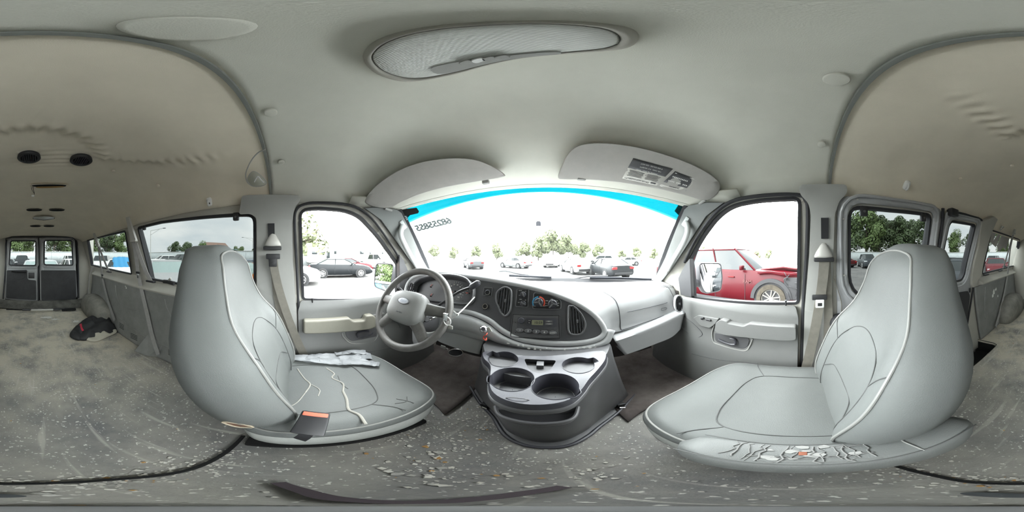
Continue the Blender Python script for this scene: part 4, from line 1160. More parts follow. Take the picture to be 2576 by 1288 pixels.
# ---- gauges under their hood
def gauges():
    pts = cr([fp(a, b, .003) for a, b in [(1048, 738), (1052, 715), (1070, 702), (1110, 696), (1150, 697), (1180, 706), (1193, 722), (1194, 745), (1188, 760), (1172, 767), (1120, 762), (1075, 756)]], 4, True)
    bm = new(); plate(bm, pts, .006, FN); g = mk('gauge_cluster', bm, mat('gauge_face', (.03, .03, .033), .35), DASH)
    b = new(); sweep(b, pts, [(-.004, -.004), (.006, -.004), (.008, .010), (.003, .014), (-.003, .006)], closed=True, up=FN); mk('gauge_rim', b, MT['console'], g)
    hood = cr([fp(a, b, .006) for a, b in [(1050, 728), (1056, 712), (1074, 701), (1112, 695), (1150, 696), (1180, 705), (1193, 722)]], 4)
    b = new(); rings = [[p, p + FN * .03 + FY * .004, p + FN * .04 - FY * .004, p + FN * .03 - FY * .012, p - FY * .018] for p in hood]; loft(b, rings, closed=False); mk('gauge_hood', b, MT['dash_dark'], g, sharp=180)
    def gauge(px, py, r, labels, needle, a0=220, a1=-40, ticks=9):
        c = fp(px, py, .0045); b = new()
        for k in range(ticks):
            a = R(a0 + (a1 - a0) * k / (ticks - 1)); d = FX * math.cos(a) + FY * math.sin(a)
            sweep(b, [c + d * r * .86, c + d * r], .0006)
        mk('tick_mark', b, MT['white_ink'], g)
        for k, s in enumerate(labels):
            a = R(a0 + (a1 - a0) * k / max(1, len(labels) - 1)); p = c + (FX * math.cos(a) + FY * math.sin(a)) * r * .70
            M = ROT.to_4x4(); M.translation = p; text('numeral', s, r * .19, MT['white_ink'], M, g)
        a = R(needle); d = FX * math.cos(a) + FY * math.sin(a)
        b = new(); sweep(b, [c + FN * .003 - d * r * .1, c + FN * .003 + d * r * .8], .0015); mk('needle', b, MT['red'], g)
        b = new(); M = ROT.to_4x4(); M.translation = c; lathe(b, [(r * .14, 0), (r * .12, .006), (.0004, .0065)], M, 16); mk('needle_hub', b, MT['black'], g)
    gauge(1143, 734, .055, ['10', '20', '30', '40', '50', '60', '70', '80', '90', '100'], 205, ticks=19)
    gauge(1180, 738, .020, ['E', 'F'], 178, 200, 60, 5)
    gauge(1083, 722, .022, ['L', 'H'], 60, 200, 60, 5); gauge(1083, 745, .022, ['C', 'H'], 60, 200, 60, 5)
    b = new(); frect(b, 1140, 751, 1164, 757, .0045, .002, .001); mk('odometer', b, MT['black'], g); text('odometer_digits', '0 7 3 1 1', .006, MT['white_ink'], FM(1152, 754, .005), g)
gauges()
# ---- steering column, wheel, stalks
WC = Vector((-.49, .475, .635)); WN = Vector((.12, -1, .62)).normalized()
WX = Vector((0, 0, 1)).cross(WN).normalized() * -1
WX = WN.cross(Vector((0, 0, 1))).normalized() * -1
WY = WN.cross(WX)
if WX.x < 0: WX = -WX
WY = WN.cross(WX).normalized()
if WY.z < 0: WY = -WY
WR = Matrix((WX, WY, WN)).transposed()
def wp3(x, y, z=0): return WC + WX * x + WY * y + WN * z
def wheel():
    t = thing('steering_wheel', 'worn grey steering wheel with a padded hub and oval badge', 'steering wheel', WC)
    m = mat('worn_wheel_plastic', (.125, .12, .112), .5, var=.35, vs=14, bump=.4, bs=180)
    bm = new(); sweep(bm, [wp3(math.cos(a) * .188, math.sin(a) * .188) for a in [2 * PI * i / 64 for i in range(64)]], circ(.0165, 12), closed=True, up=WN); mk('rim', bm, m, t, sharp=180)
    bm = new()
    rings = []
    for s, z in ((1, .0), (1.03, .016), (1.0, .034), (.9, .048), (.65, .058), (.35, .062), (.05, .063)):
        rings.append([wp3(p[0] * s, p[1] * s, z) for p in [(lambda c, q: (.098 * math.copysign(abs(c) ** .62, c), .078 * math.copysign(abs(q) ** .62, q) * (1.0 if q < 0 else .92) - .004))(math.cos(a), math.sin(a)) for a in [2 * PI * i / 40 for i in range(40)]]])
    loft(bm, rings); h = mk('hub', bm, mat('wheel_hub_plastic', (.20, .20, .195), .5, bump=.2, bs=300), t, sharp=180)
    for sx, sy, ex, ey in ((-.08, .006, -.18, .010), (.08, .006, .18, .010), (-.062, -.05, -.128, -.128), (.062, -.05, .128, -.128)):
        bm = new(); a, b = wp3(sx, sy, .02), wp3(ex, ey, .002)
        sweep(bm, [a, a.lerp(b, .5) - WN * .002, b], [(-.026, -.010), (.026, -.010), (.028, .004), (.018, .012), (-.018, .012), (-.028, .004)], up=WN, scale=lambda q: 1 - .25 * q); mk('spoke', bm, m, t, sharp=60)
    # oval badge and a small embossed mark
    M = WR.to_4x4(); M.translation = wp3(.004, .012, .0615)
    b = new(); lathe(b, [(.030, 0), (.030, .003), (.027, .004), (.0003, .004)], M @ Matrix.Diagonal((1, .46, 1, 1)), 32); bd = mk('badge', b, mat('pale_badge', (.70, .72, .78), .25), h)
    b = new(); sweep(b, [M @ Vector((math.cos(a) * .030, math.sin(a) * .0138, .003)) for a in [2 * PI * i / 32 for i in range(32)]], .0016, closed=True); mk('badge_rim', b, MT['console'], bd)
    M2 = WR.to_4x4(); M2.translation = wp3(.004, .012, .0657); text('badge_script', 'Ford', .017, mat('badge_script_grey', (.50, .55, .66), .4), M2, bd, shear=.35)
    M3 = WR.to_4x4(); M3.translation = wp3(.004, -.040, .0615); text('hub_mark', 'AIR BAG', .009, MT['console'], M3, h)
    for s in (-1, 1):
        b = new(); sweep(b, [wp3(s * .070, y, .052 - abs(y) * .15) for y in span(-.055, .055, 8)], .0012); mk('hub_seam', b, MT['seam'], h)
    c = thing('steering_column', 'grey steering column with wiper and shift levers behind the wheel', 'steering column', wp3(0, 0, -.1))
    ax = -WN
    bm = new(); rings = []
    for d, r in ((.015, .045), (.03, .062), (.10, .070), (.20, .068), (.32, .06)):
        rings.append([WC + ax * d + WX * math.cos(a) * r + WY * (math.sin(a) * r * 1.1 - .01) for a in [2 * PI * i / 28 for i in range(28)]])
    loft(bm, rings); mk('column_shroud', bm, MT['console'], c)
    bm = new(); sweep(bm, [wp3(-.06, .05, -.05), wp3(-.10, .065, -.04), wp3(-.15, .085, -.035)], circ(.011), scale=lambda q: .75 + .5 * q); mk('turn_lever', bm, MT['black'], c)
    e = at(1186, 722, .70)
    s = wp3(.058, .012, -.06)
    bm = new(); sweep(bm, cr([s, s.lerp(e, .3) + Vector((0, 0, .004)), s.lerp(e, .7) + Vector((0, 0, .012)), e], 5), .006); lv = mk('shift_lever', bm, MT['black'], c)
    d = (e - s.lerp(e, .7)).normalized()
    bm = new(); sweep(bm, [e - d * .010, e, e + d * .022, e + d * .034, e + d * .040], [(a * 1, b * 1) for a, b in circ(.0135, 12)], scale=lambda q: [.6, 1, 1.05, 1.0, .7][round(q * 4)]); k = mk('shift_knob', bm, MT['console_dark'], lv)
    bm = new(); sweep(bm, [e + d * .040, e + d * .043], .007); mk('knob_button', bm, MT['black'], k)
    bm = new(); M = frame_m(wp3(.062, -.028, -.055), WX * .8 + WN * .6); lathe(bm, [(.014, 0), (.014, .010), (.011, .013), (.0004, .013)], M, 20); mk('ignition_lock', bm, MT['black'], c)
    return t, c
wheel()
# ================================================================ engine cover with its cup-holder tray
CXX = .055
def console():
    t = thing('engine_cover_console', 'grey engine cover console with four cup holders between the seats', 'console', (CXX, .6, 0))
    base = cr([on(a, b, z=.012) for a, b in [(1187, 972), (1213, 1012), (1246, 1046), (1275, 1090), (1320, 1114), (1378, 1121), (1430, 1115), (1475, 1092), (1506, 1067), (1548, 1036), (1592, 992)]], 4)
    topc = cr([on(a, b, z=.47) for a, b in [(1214, 872), (1222, 900), (1240, 925), (1262, 945), (1310, 956), (1375, 960), (1440, 955), (1485, 940), (1508, 920), (1528, 895), (1538, 872)]], 4)
    mid = sum(base, Vector()) / len(base)
    rings = []
    for z, k, gr in [(0, 0, .012), (.010, 0, .008), (.016, .04, -.018), (.05, .22, -.004), (.12, .40, 0), (.22, .58, 0), (.32, .75, 0), (.40, .90, 0), (.47, 1.0, 0), (.485, 1.04, 0)]:
        r = []
        for p, q in zip(base, topc):
            d = Vector((p.x - mid.x, p.y - mid.y - .25, 0)).normalized()
            w = p.lerp(q, k) + d * gr; r.append(Vector((w.x, w.y, z)))
        yb = 1.0 if z < .3 else .74
        rings.append([Vector((r[0].x, yb, z))] + r + [Vector((r[-1].x, yb, z))])
    bm = new(); loft(bm, rings, closed=False)
    top = [Vector(p) for p in rings[-1]]
    bm.faces.new([bm.verts.new(p) for p in top]); o = mk('cover_shell', bm, MT['console'], t, sharp=50)
    # ridge round the foot and the dirt line
    b = new(); sweep(b, [p + Vector((0, -.004 if 0 < i < 42 else 0, 0)) for i, p in enumerate(rings[1])][1:-1], .008); mk('foot_ridge', b, MT['console_dark'], t)
    # ---- tray
    ZT = .505
    out = [on(a, b, z=ZT) for a, b in [(1222, 884), (1300, 894), (1365, 897), (1430, 893), (1514, 884), (1523, 901), (1503, 930), (1482, 952), (1464, 975), (1432, 1000), (1374, 1012), (1303, 1009), (1250, 990), (1232, 964), (1234, 920), (1217, 900)]]
    O = cr(out, 4, True)
    cups = [(1266, 904, .046), (1455, 918, .046), (1289, 951, .053), (1397, 968, .053)]
    C = [(on(a, b, z=ZT), r) for a, b, r in cups]
    slot = [tuple(p)[:2] for p in rpoly([on(a, b, z=ZT) for a, b in [(1318, 902), (1400, 906), (1385, 930), (1362, 939), (1342, 936), (1328, 925)]], .012, 4)]
    NA = [2.7, .35, 3.5, -.75]
    def cup_r(k, r, a):
        d = (a - NA[k] + PI) % (2 * PI) - PI
        return r * (1 + (.36 if k < 2 else .14) * (1 - sstep(.24, .36, abs(d))))
    def cup_ring(k, c, r, s=1.0, n=56): return [(c.x + math.cos(2 * PI * i / n) * cup_r(k, r, 2 * PI * i / n) * s, c.y + math.sin(2 * PI * i / n) * cup_r(k, r, 2 * PI * i / n) * s) for i in range(n)]
    holes = [cup_ring(k, c, r) for k, (c, r) in enumerate(C)] + [slot]
    def zt(x, y): return ZT - .010 * sstep(.42, .27, y) + .012 * sstep(.50, .56, y)
    bm = fill2d([(p.x, p.y) for p in O], holes, span(-.2, .3, 12), span(.25, .65, 12)); mapped(bm, lambda x, y: (x, y, zt(x, y)))
    tr = mk('cup_tray', bm, MT['console_dark'], t, sharp=180); orient(tr, d=(0, 0, 1))
    b = new(); rings = [[Vector((p.x, p.y, zt(p.x, p.y))) for p in O]]
    ctr = sum(O, Vector()) / len(O)
    for k, dz in ((1.012, -.005), (1.022, -.014), (1.026, -.026)): rings.append([Vector((ctr.x + (p.x - ctr.x) * k, ctr.y + (p.y - ctr.y) * k, zt(p.x, p.y) + dz)) for p in O])
    loft(b, rings, caps=False); mk('tray_side', b, MT['console_dark'], tr, sharp=180)
    b = new(); rings = []
    for k, dz in ((1.022, -.024), (1.042, -.025), (1.04, -.042), (1.01, -.052), (.80, -.056)): rings.append([Vector((ctr.x + (p.x - ctr.x) * k, ctr.y + (p.y - ctr.y) * k, zt(p.x, p.y) + dz)) for p in O])
    loft(b, rings, caps=False); mk('tray_skirt', b, MT['console'], t, sharp=180)
    for kc, (c, r) in enumerate(C):
        b = new(); z = zt(c.x, c.y)
        M = Matrix.Translation((c.x, c.y, z)); loft(b, [[Vector((x, y, zt(x, y) * 1.0 + dz)) for x, y in cup_ring(kc, c, r, s)] for s, dz in ((1.03, .001), (1.0, .0015), (.98, -.010), (.95, -.050), (.90, -.056), (.02, -.056))], caps=False); cu = mk('cup_holder', b, MT['console_dark'], tr, sharp=60)
        b = new(); sweep(b, [M @ Vector((math.cos(a) * r * .82, math.sin(a) * r * .82, -.054)) for a in [2 * PI * i / 28 for i in range(28)]], .0016, closed=True); mk('holder_ring', b, MT['console'], cu)
    b = new(); lo = [Vector((x, y, ZT - .055)) for x, y in slot]; loft(b, [lo, [Vector((x, y, ZT)) for x, y in slot]], caps=False); b.faces.new([b.verts.new(p) for p in lo]); sl = mk('coin_bin', b, MT['black'], tr)
    b = new(); box(b, on(1359, 921, z=ZT - .02), (.022, .030, .03), bev=.003); mk('bin_tab', b, MT['console'], sl)
    b = new(); p = on(1303, 1003, z=ZT - .012); sweep(b, [p + Vector((math.cos(a) * .024, -.004 - .002 * math.sin(a), math.sin(a) * .010)) for a in [2 * PI * i / 24 for i in range(24)]], .0012, closed=True); mk('oval_mark', b, MT['console'], tr)
    # ---- open pocket below the tray
    pk = [on(a, b, z=.31) for a, b in [(1246, 1022), (1252, 1040), (1275, 1052), (1320, 1062), (1370, 1065), (1420, 1060), (1446, 1048), (1455, 1024)]]
    P = cr(pk, 5); b = new(); rings = [[p, p + Vector((0, 0, -.02)), p + Vector((0, .02, -.06)), Vector((p.x * .8 + CXX * .2, .42, .24))] for p in P]
    loft(b, rings, closed=False); q = mk('pocket', b, MT['console'], t, sharp=180); solidify(q, .006, 1)
    b = new(); sweep(b, P, .0055); mk('pocket_lip', b, MT['console'], q)
    b = new(); b.faces.new([b.verts.new(Vector((p.x, p.y + .004, .285))) for p in P]); mk('pocket_floor', b, MT['black'], q)
    # clamps at the foot
    for px, py in ((1221, 1020), (1561, 1020)):
        p = on(px, py, z=.03); b = new(); box(b, p, (.030, .022, .05), bev=.005); box(b, p + Vector((0, -.008, .018)), (.034, .012, .016), bev=.003); k = mk('clamp', b, MT['black'], t)
        b = new(); sweep(b, [p + Vector((-.01, -.012, -.005)), p + Vector((.012, -.016, -.010))], .004); mk('clamp_bolt', b, MT['chrome'], k)
    return t
console()
# ================================================================ front door trims
def wplate(name, side, px, inset, th, m, par, r=.012, seg=4, bev=.004, n=5):
    pts = rpoly([onwall(a, b, side, inset) for a, b in px], r, n)
    bm = new(); c = sum(pts, Vector()) / len(pts); nn = Vector((-side, 0, .0)); dz = geometry.normal([c, pts[0], pts[len(pts) // 3]])
    plate(bm, pts, th, nn)
    o = mk(name, bm, m, par)
    if bev:
        bv = o.modifiers.new('round', 'BEVEL'); bv.width = bev; bv.segments = 3; bv.limit_method = 'ANGLE'; bv.angle_limit = R(50)
    return o
def door_trim(side, n, label):
    s = side
    ol = [(.035, .005), (.03, .56), (.045, .618), (.90, .592), (.985, .55), (.985, .42), (.95, .005)]
    lp = [tuple(p)[1:] for p in rpoly([Vector((0, a, b)) for a, b in ol], [.02, .01, .02, .02, .05, .05, .02], 4)]
    bm = fill2d(lp, (), span(-.1, 1.0, 20), span(.02, .61, 26))
    def bulge(y, z): return .040 - .022 * sstep(.575, .62, z) + .010 * sstep(.40, .30, z) 
    mapped(bm, lambda y, z: (s * (W(z) - bulge(y, z)), y, z))
    d = mk('door_%d' % n, bm, MT['door_grey'], sharp=180); orient(d, d=(-s, 0, 0)); solidify(d, .016, -1); struct(d, label)
    bv = d.modifiers.new('round', 'BEVEL'); bv.width = .008; bv.segments = 3; bv.limit_method = 'ANGLE'; bv.angle_limit = R(60)
    I = .052
    if s < 0:
        arm = [(764, 808), (880, 801), (890, 809), (918, 807), (922, 795), (940, 793), (947, 800), (948, 822), (935, 829), (870, 836), (764, 841)]
        cup = [(868, 833), (948, 824), (948, 848), (935, 853), (885, 859), (873, 850)]
        sw = [(938, 793), (968, 787), (976, 812), (966, 816), (950, 812)]
        hand = [(897, 844), (902, 837), (918, 832), (935, 833)]; hb = (902, 846); hpart = [(898, 846), (935, 842), (938, 836), (925, 832)]
        lock = (786, 757)
    else:
        arm = [(1797, 835), (1800, 812), (1812, 804), (1828, 809), (1830, 814), (1870, 822), (1884, 815), (2002, 823), (2003, 855), (1990, 858), (1880, 850), (1820, 843)]
        cup = [(1797, 836), (1886, 851), (1882, 870), (1872, 878), (1845, 874), (1800, 859)]
        sw = [(1743, 800), (1756, 793), (1808, 802), (1798, 816), (1785, 826), (1762, 820)]
        lock = (1977, 763)
    b = new(); sweep(b, cr([onwall(a, c, s, .046) for a, c in ([(948, 795), (953, 830), (946, 852), (930, 861), (885, 864), (866, 850), (860, 838)] if s < 0 else [(1796, 818), (1791, 838), (1795, 860), (1812, 868), (1850, 879), (1876, 882), (1886, 870), (1893, 852)])], 4), .0035); mk('recess_line', b, MT['trim'], d)
    c_ = wplate('handle_cup', s, cup, .046, .004, MT['console'], d, .02, bev=.002)
    wplate('armrest', s, arm, .085, .05, MT['door_grey'] if s > 0 else MT['armrest_beige'], d, .012, bev=.010)
    w_ = wplate('switch_plate', s, sw, .058, .02, MT['door_grey'], d, .01, bev=.004)
    for k, (a, c) in enumerate([((951, 795), (961, 793)), ((953, 800), (964, 798))] if s < 0 else [((1764, 802), (1771, 800)), ((1777, 804), (1788, 806))]):
        b = new(); p, q = onwall(*a, s, .062), onwall(*c, s, .062); sweep(b, [p, q], circ(.006, 10, .006), caps=True); mk('window_switch', b, MT['black'], w_)
    if s < 0: hp = [(899, 846), (900, 839), (912, 833), (928, 834)], [(899, 847), (915, 846), (932, 842), (938, 837)]
    else: hp = [(1808, 854), (1820, 860), (1838, 866), (1850, 866)], [(1836, 851), (1846, 853), (1851, 860), (1850, 867)]
    for pp in hp[:1] if False else hp:
        b = new(); sweep(b, cr([onwall(a, c, s, .060) for a, c in pp], 5), circ(.006, 8, .004)); mk('door_handle', b, MT['console_dark'], c_)
    b = new(); p = onwall(*lock, s, .022); lathe(b, [(.004, -.012), (.004, .010), (.006, .012), (.006, .016), (.001, .018)], Matrix.Translation(p), 10); mk('lock_button', b, MT['black'], d)
    sp = [(1010, 840), (1000, 812), (968, 808), (955, 828), (958, 858)] if s < 0 else [(1716, 792), (1745, 815), (1766, 838), (1758, 848), (1740, 845), (1712, 822)]
    b = new(); sweep(b, cr([onwall(a, c, s, .043) for a, c in sp], 5), .0018); mk('speaker_outline', b, MT['console'], d)
    mp = [(770, 905), (860, 900), (930, 885), (1000, 872)] if s < 0 else [(2005, 940), (1900, 915), (1810, 905), (1740, 890)]
    b = new(); sweep(b, cr([onwall(a, c, s, .050) for a, c in mp], 5), .0016); mk('pocket_seam', b, MT['console'], d)
    # mirror sail: triangular filler at the front of the window
    sail = [(1005, 640), (1016, 655), (1030, 690), (1026, 742), (1006, 746)] if s < 0 else [(1735, 650), (1722, 668), (1706, 700), (1712, 742), (1739, 748)]
    wplate('mirror_sail', s, sail, .026, .03, MT['console'], d, .008, bev=.003)
    return d
door_trim(-1, 5, 'grey driver door trim with armrest and window switches'); door_trim(1, 6, 'grey passenger door trim with armrest and window switches')
# ================================================================ belts
def band(bm, pts, w, th=.0016, nrm=None, n=6):
    P = cr(pts, n); rows = []
    for i, p in enumerate(P):
        d = (P[min(i + 1, len(P) - 1)] - P[max(0, i - 1)]).normalized()
        f = Vector(nrm) if nrm is not None else (CAM - p).normalized()
        s = d.cross(f); s = s.normalized() if s.length > 1e-5 else d.orthogonal().normalized(); u = s.cross(d).normalized()
        ww = (w(i / (len(P) - 1)) if callable(w) else w) / 2
        rows.append([p + s * ww - u * th, p + s * ww + u * th, p - s * ww + u * th, p - s * ww - u * th])
    loft(bm, rows); return bm
def sw(side, lst, inset):
    return [onwall(a, b, side, i if i is not None else inset) for a, b, i in [(q + (None,))[:3] if len(q) == 2 else q for q in lst]]
def front_belt(side, label, d):
    t = thing('seat_belt', label, 'seat belt', onwall(*d['ring'], side, .06), 'front seat belts'); n = (-side, 0, 0)
    b = new(); band(b, sw(side, d['down'], .040), .042, nrm=n); mk('return_webbing', b, MT['belt'], t)
    b = new(); band(b, sw(side, d['diag'], .060), d['w'], nrm=n); mk('webbing', b, MT['belt'], t)
    c = onwall(*d['ring'], side, .045); b = new()
    rings = []
    for z, w, h in ((.040, .008, .006), (.030, .016, .012), (.0, .034, .020), (-.018, .042, .024), (-.026, .040, .020)):
        rings.append([c + Vector((-side * (h * max(-.25, math.sin(a))), math.cos(a) * w, z)) for a in [2 * PI * i / 20 for i in range(20)]])
    loft(b, rings); g = mk('anchor_cover', b, MT['ivory'], t, sharp=180)
    b = new(); box(b, c + Vector((-side * .008, 0, -.034)), (.03, .088, .018), bev=.005); mk('guide_loop', b, MT['black'], g)
    p = sw(side, d['slot'], .036); b = new(); band(b, p, .032, .004, nrm=n, n=2); mk('height_slot', b, MT['black'], t)
    tq = onwall(*d['tongue'], side, .066); b = new(); box(b, tq, (.012, .070, .026), bev=.004); k = mk('belt_tongue', b, MT['black'], t)
    b = new(); box(b, tq + Vector((-side * .004, d.get('ty', 0), -.030)), (.005, .040, .042), bev=.004); tp = mk('tongue_plate', b, d.get('tm', MT['black']), k)
    b = new(); box(b, tq + Vector((-side * .0072, d.get('ty', 0), -.034)), (.002, .020, .016), bev=.001); mk('tongue_hole', b, MT['black'], tp)
front_belt(-1, 'grey driver seat belt on the pillar behind the torn driver seat', dict(ring=(686, 607), w=.042, down=[(686, 640), (692, 690), (697, 740), (706, 790), (718, 838)], diag=[(685, 640), (688, 664), (700, 720), (722, 790), (745, 850), (776, 915)], slot=[(682, 562), (683, 600)], tongue=(687, 645)))
front_belt(1, 'tan-stained passenger seat belt with a silver tongue', dict(ring=(2072, 634), w=.046, down=[(2078, 655), (2082, 740), (2084, 800), (2080, 900)], diag=[(2074, 655), (2070, 700), (2064, 745), (2052, 820), (2038, 885), (2020, 955)], slot=[(2075, 548), (2075, 600)], tongue=(2062, 748), ty=.0, tm=MT['white_plastic']))
def side_belt(side, label, d):
    t = thing('hanging_seat_belt', label, 'seat belt', onwall(*d['top'], side, .06), 'unused seat belts hanging along the cargo area'); n = None
    for i, (nm, pts, w) in enumerate(d['bands']):
        b = new(); band(b, sw(side, pts, .05), w, nrm=(-side, .15, 0)); mk(nm, b, MT['belt_grey'], t)
    b = new(); c = onwall(*d['top'], side, .055); e = onwall(*d['cap'], side, .06)
    band(b, [c, c.lerp(e, .5), e], lambda q: .028 + .04 * q, .010, nrm=(-side, .15, 0)); k = mk('anchor_cover', b, MT['ivory'], t)
    b = new(); f = (e - c).normalized(); box(b, e + Vector((-side * .004, 0, 0)), (.026, .082, .016), bev=.004); mk('guide_loop', b, MT['ivory'], k)
    for q in d.get('tongues', []):
        b = new(); p = onwall(*q, side, .062); box(b, p, (.010, .055, .020), bev=.003); g = mk('belt_tongue', b, MT['black'], t)
        b = new(); box(b, p + Vector((-side * .002, 0, -.028)), (.004, .026, .040), bev=.003); mk('tongue_plate', b, MT['chrome'], g)
    for q in d.get('slots', []):
        b = new(); box(b, onwall(*q, side, .030), (.03, .10, .016), bev=.004); mk('belt_slot', b, MT['black'], t)
side_belt(-1, 'grey belt hanging from the roof between the two driver side windows', dict(top=(321, 546), cap=(337, 606), tongues=[(347, 686)], slots=[(379, 708)],
    bands=[('webbing', [(336, 606), (342, 640), (347, 686), (354, 720), (370, 790), (384, 850), (398, 892, .06)], .044), ('return_webbing', [(341, 612), (352, 645), (366, 680), (379, 707, .03)], .040), ('folded_webbing', [(334, 608), (340, 640), (345, 680)], .030)]))
side_belt(-1, 'grey belt hanging in front of the rearmost driver side window', dict(top=(236, 587), cap=(247, 619), tongues=[(257, 692)], slots=[(274, 684)],
    bands=[('webbing', [(247, 620), (252, 655), (257, 695), (268, 745), (288, 806, .06)], .044), ('return_webbing', [(249, 622), (262, 655), (274, 683, .03)], .040)]))
side_belt(1, 'grey belt hanging across the window with torn film', dict(top=(2553, 577), cap=(2550, 588), slots=[(2517, 681), (2481, 691)],
    bands=[('webbing', [(2549, 590), (2541, 630), (2536, 680), (2530, 720), (2518, 775), (2505, 822, .06)], .046), ('return_webbing', [(2548, 590), (2537, 630), (2524, 675, .03)], .040)]))
# thin strap falling from the window end by the rear corner
bm = new(); band(bm, sw(-1, [(236, 671, .02), (226, 690), (223, 720), (221, 745, .06)], .05), .022, nrm=(1, .4, 0))
tag(mk('thin_strap', bm, MT['belt_grey']), 'thin pale strap hanging in the rear corner beside the wheel arch', 'strap')
# ================================================================ things on the ceiling
def onhead(px, py, off=0.0):
    d = ray(px, py); lo, hi = .02, 6.0; p = None; t = .15
    def f(t):
        p = CAM + d * t
        if p.y > SEAM_Y:
            yf = header_y(min(.71, abs(p.x))); v = min(1, max(0, (p.y - SEAM_Y) / (yf - SEAM_Y)))
            a = head_z(p.x, min(p.y, .78)); k = sstep(.45, 1, v); z = a * (1 - k) + header_z(min(.71, abs(p.x))) * k
        else: z = head_z(p.x, max(p.y, Y_REAR))
        return z - off - p.z
    t = .1; prev = t
    while t < 4:
        if f(t) < 0: break
        prev = t; t += .02
    a, b = prev, t
    for _ in range(30):
        m = (a + b) / 2
        if f(m) < 0: b = m
        else: a = m
    return CAM + d * a
def head_n(px, py):
    a, b, c = onhead(px, py), onhead(px + 6, py), onhead(px, py + 6)
    n = (b - a).cross(c - a).normalized(); return n if n.dot(CAM - a) > 0 else -n
def hplate(name, px, off, th, m, par=None, n=4, ss=(1, .985, .9, .6, .3, .04), dome=0.0, closed=True):
    P = cr([Vector((a, b, 0)) for a, b in px], n, True); c = sum(P, Vector()) / len(P); rings = []
    for s in ss:
        rings.append([onhead(c.x + (p.x - c.x) * s, c.y + (p.y - c.y) * s, off + (th if s < .99 else th * .55) + dome * (1 - s)) for p in P])
    back = [[onhead(c.x + (p.x - c.x) * s, c.y + (p.y - c.y) * s, off) for p in P] for s in (.04, .3, .6, .9, 1)]
    bm = new(); loft(bm, back + rings); return mk(name, bm, m, par, sharp=70)
def dome_lamp():
    px = [(924, 155), (936, 124), (985, 96), (1060, 77), (1150, 66), (1260, 59), (1380, 57), (1480, 62), (1560, 75), (1587, 97), (1572, 117), (1520, 128), (1420, 136), (1320, 146), (1230, 164), (1150, 186), (1070, 202), (1010, 203), (955, 186)]
    ZL = 1.352
    P = cr([on(a, b, z=ZL) for a, b in px], 4, True); c = sum(P, Vector()) / len(P)
    t = thing('dome_lamp', 'large oval dome lamp with a ribbed lens in the front headliner', 'lamp', c)
    def sc(k, z): return [Vector((c.x + (p.x - c.x) * k, c.y + (p.y - c.y) * k, z)) for p in P]
    b = new(); loft(b, [sc(1.06, 1.385), sc(1.05, 1.362), sc(1.0, ZL), sc(.955, ZL - .002), sc(.93, ZL + .004), sc(.925, ZL + .016)], caps=False); mk('lamp_bezel', b, MT['trim_beige'], t, sharp=180)
    m = mat('ribbed_lens', (.60, .61, .575), .25, spec=.6); tr = m.node_tree; bs = tr.nodes['Principled BSDF']
    tc = tr.nodes.new('ShaderNodeTexCoord'); w = tr.nodes.new('ShaderNodeTexWave'); w.inputs['Scale'].default_value = 85; w.bands_direction = 'DIAGONAL'; w.inputs['Distortion'].default_value = .0
    w2 = tr.nodes.new('ShaderNodeTexWave'); w2.inputs['Scale'].default_value = 95; w2.bands_direction = 'Y'
    ad = tr.nodes.new('ShaderNodeMath'); bp = tr.nodes.new('ShaderNodeBump'); bp.inputs['Strength'].default_value = .35; bp.inputs['Distance'].default_value = .0015
    tr.links.new(tc.outputs['Object'], w.inputs[0]); tr.links.new(tc.outputs['Object'], w2.inputs[0]); tr.links.new(w.outputs['Fac'], ad.inputs[0]); tr.links.new(w2.outputs['Fac'], ad.inputs[1]); tr.links.new(ad.outputs[0], bp.inputs['Height']); tr.links.new(bp.outputs[0], bs.inputs['Normal'])
    b = new(); loft(b, [sc(.93, ZL + .004), sc(.90, ZL - .001), sc(.7, ZL - .004), sc(.35, ZL - .005), sc(.03, ZL - .005)]); mk('lens', b, m, t, sharp=180)
    b = new(); q = [on(a, e, z=ZL - .008) for a, e in [(1085, 172), (1140, 158), (1220, 146), (1290, 139), (1400, 131), (1400, 137), (1320, 144), (1230, 160), (1150, 180), (1100, 186)]]
    plate(b, cr(q, 3, True), .006, (0, 0, -1)); pn = mk('switch_panel', b, MT['trim'], t)
    for k, (x, y) in enumerate(((1172, 157), (1203, 152), (1230, 148), (1262, 144))):
        b = new(); M = Matrix.Translation(on(x, y, z=ZL - .014)) @ Matrix.Rotation(R(-20), 4, 'Z'); 
        rings = [[M @ Vector((math.copysign(abs(math.cos(a)) ** .6, math.cos(a)) * .009 * s, math.copysign(abs(math.sin(a)) ** .6, math.sin(a)) * .006 * s, z)) for a in [2 * PI * i / 16 for i in range(16)]] for s, z in ((1, .004), (1, -.001), (.85, -.003), (.05, -.003))]
        loft(b, rings); mk('lamp_button', b, MT['white_plastic'] if k == 1 else MT['trim'], pn)
    return t
dome_lamp()
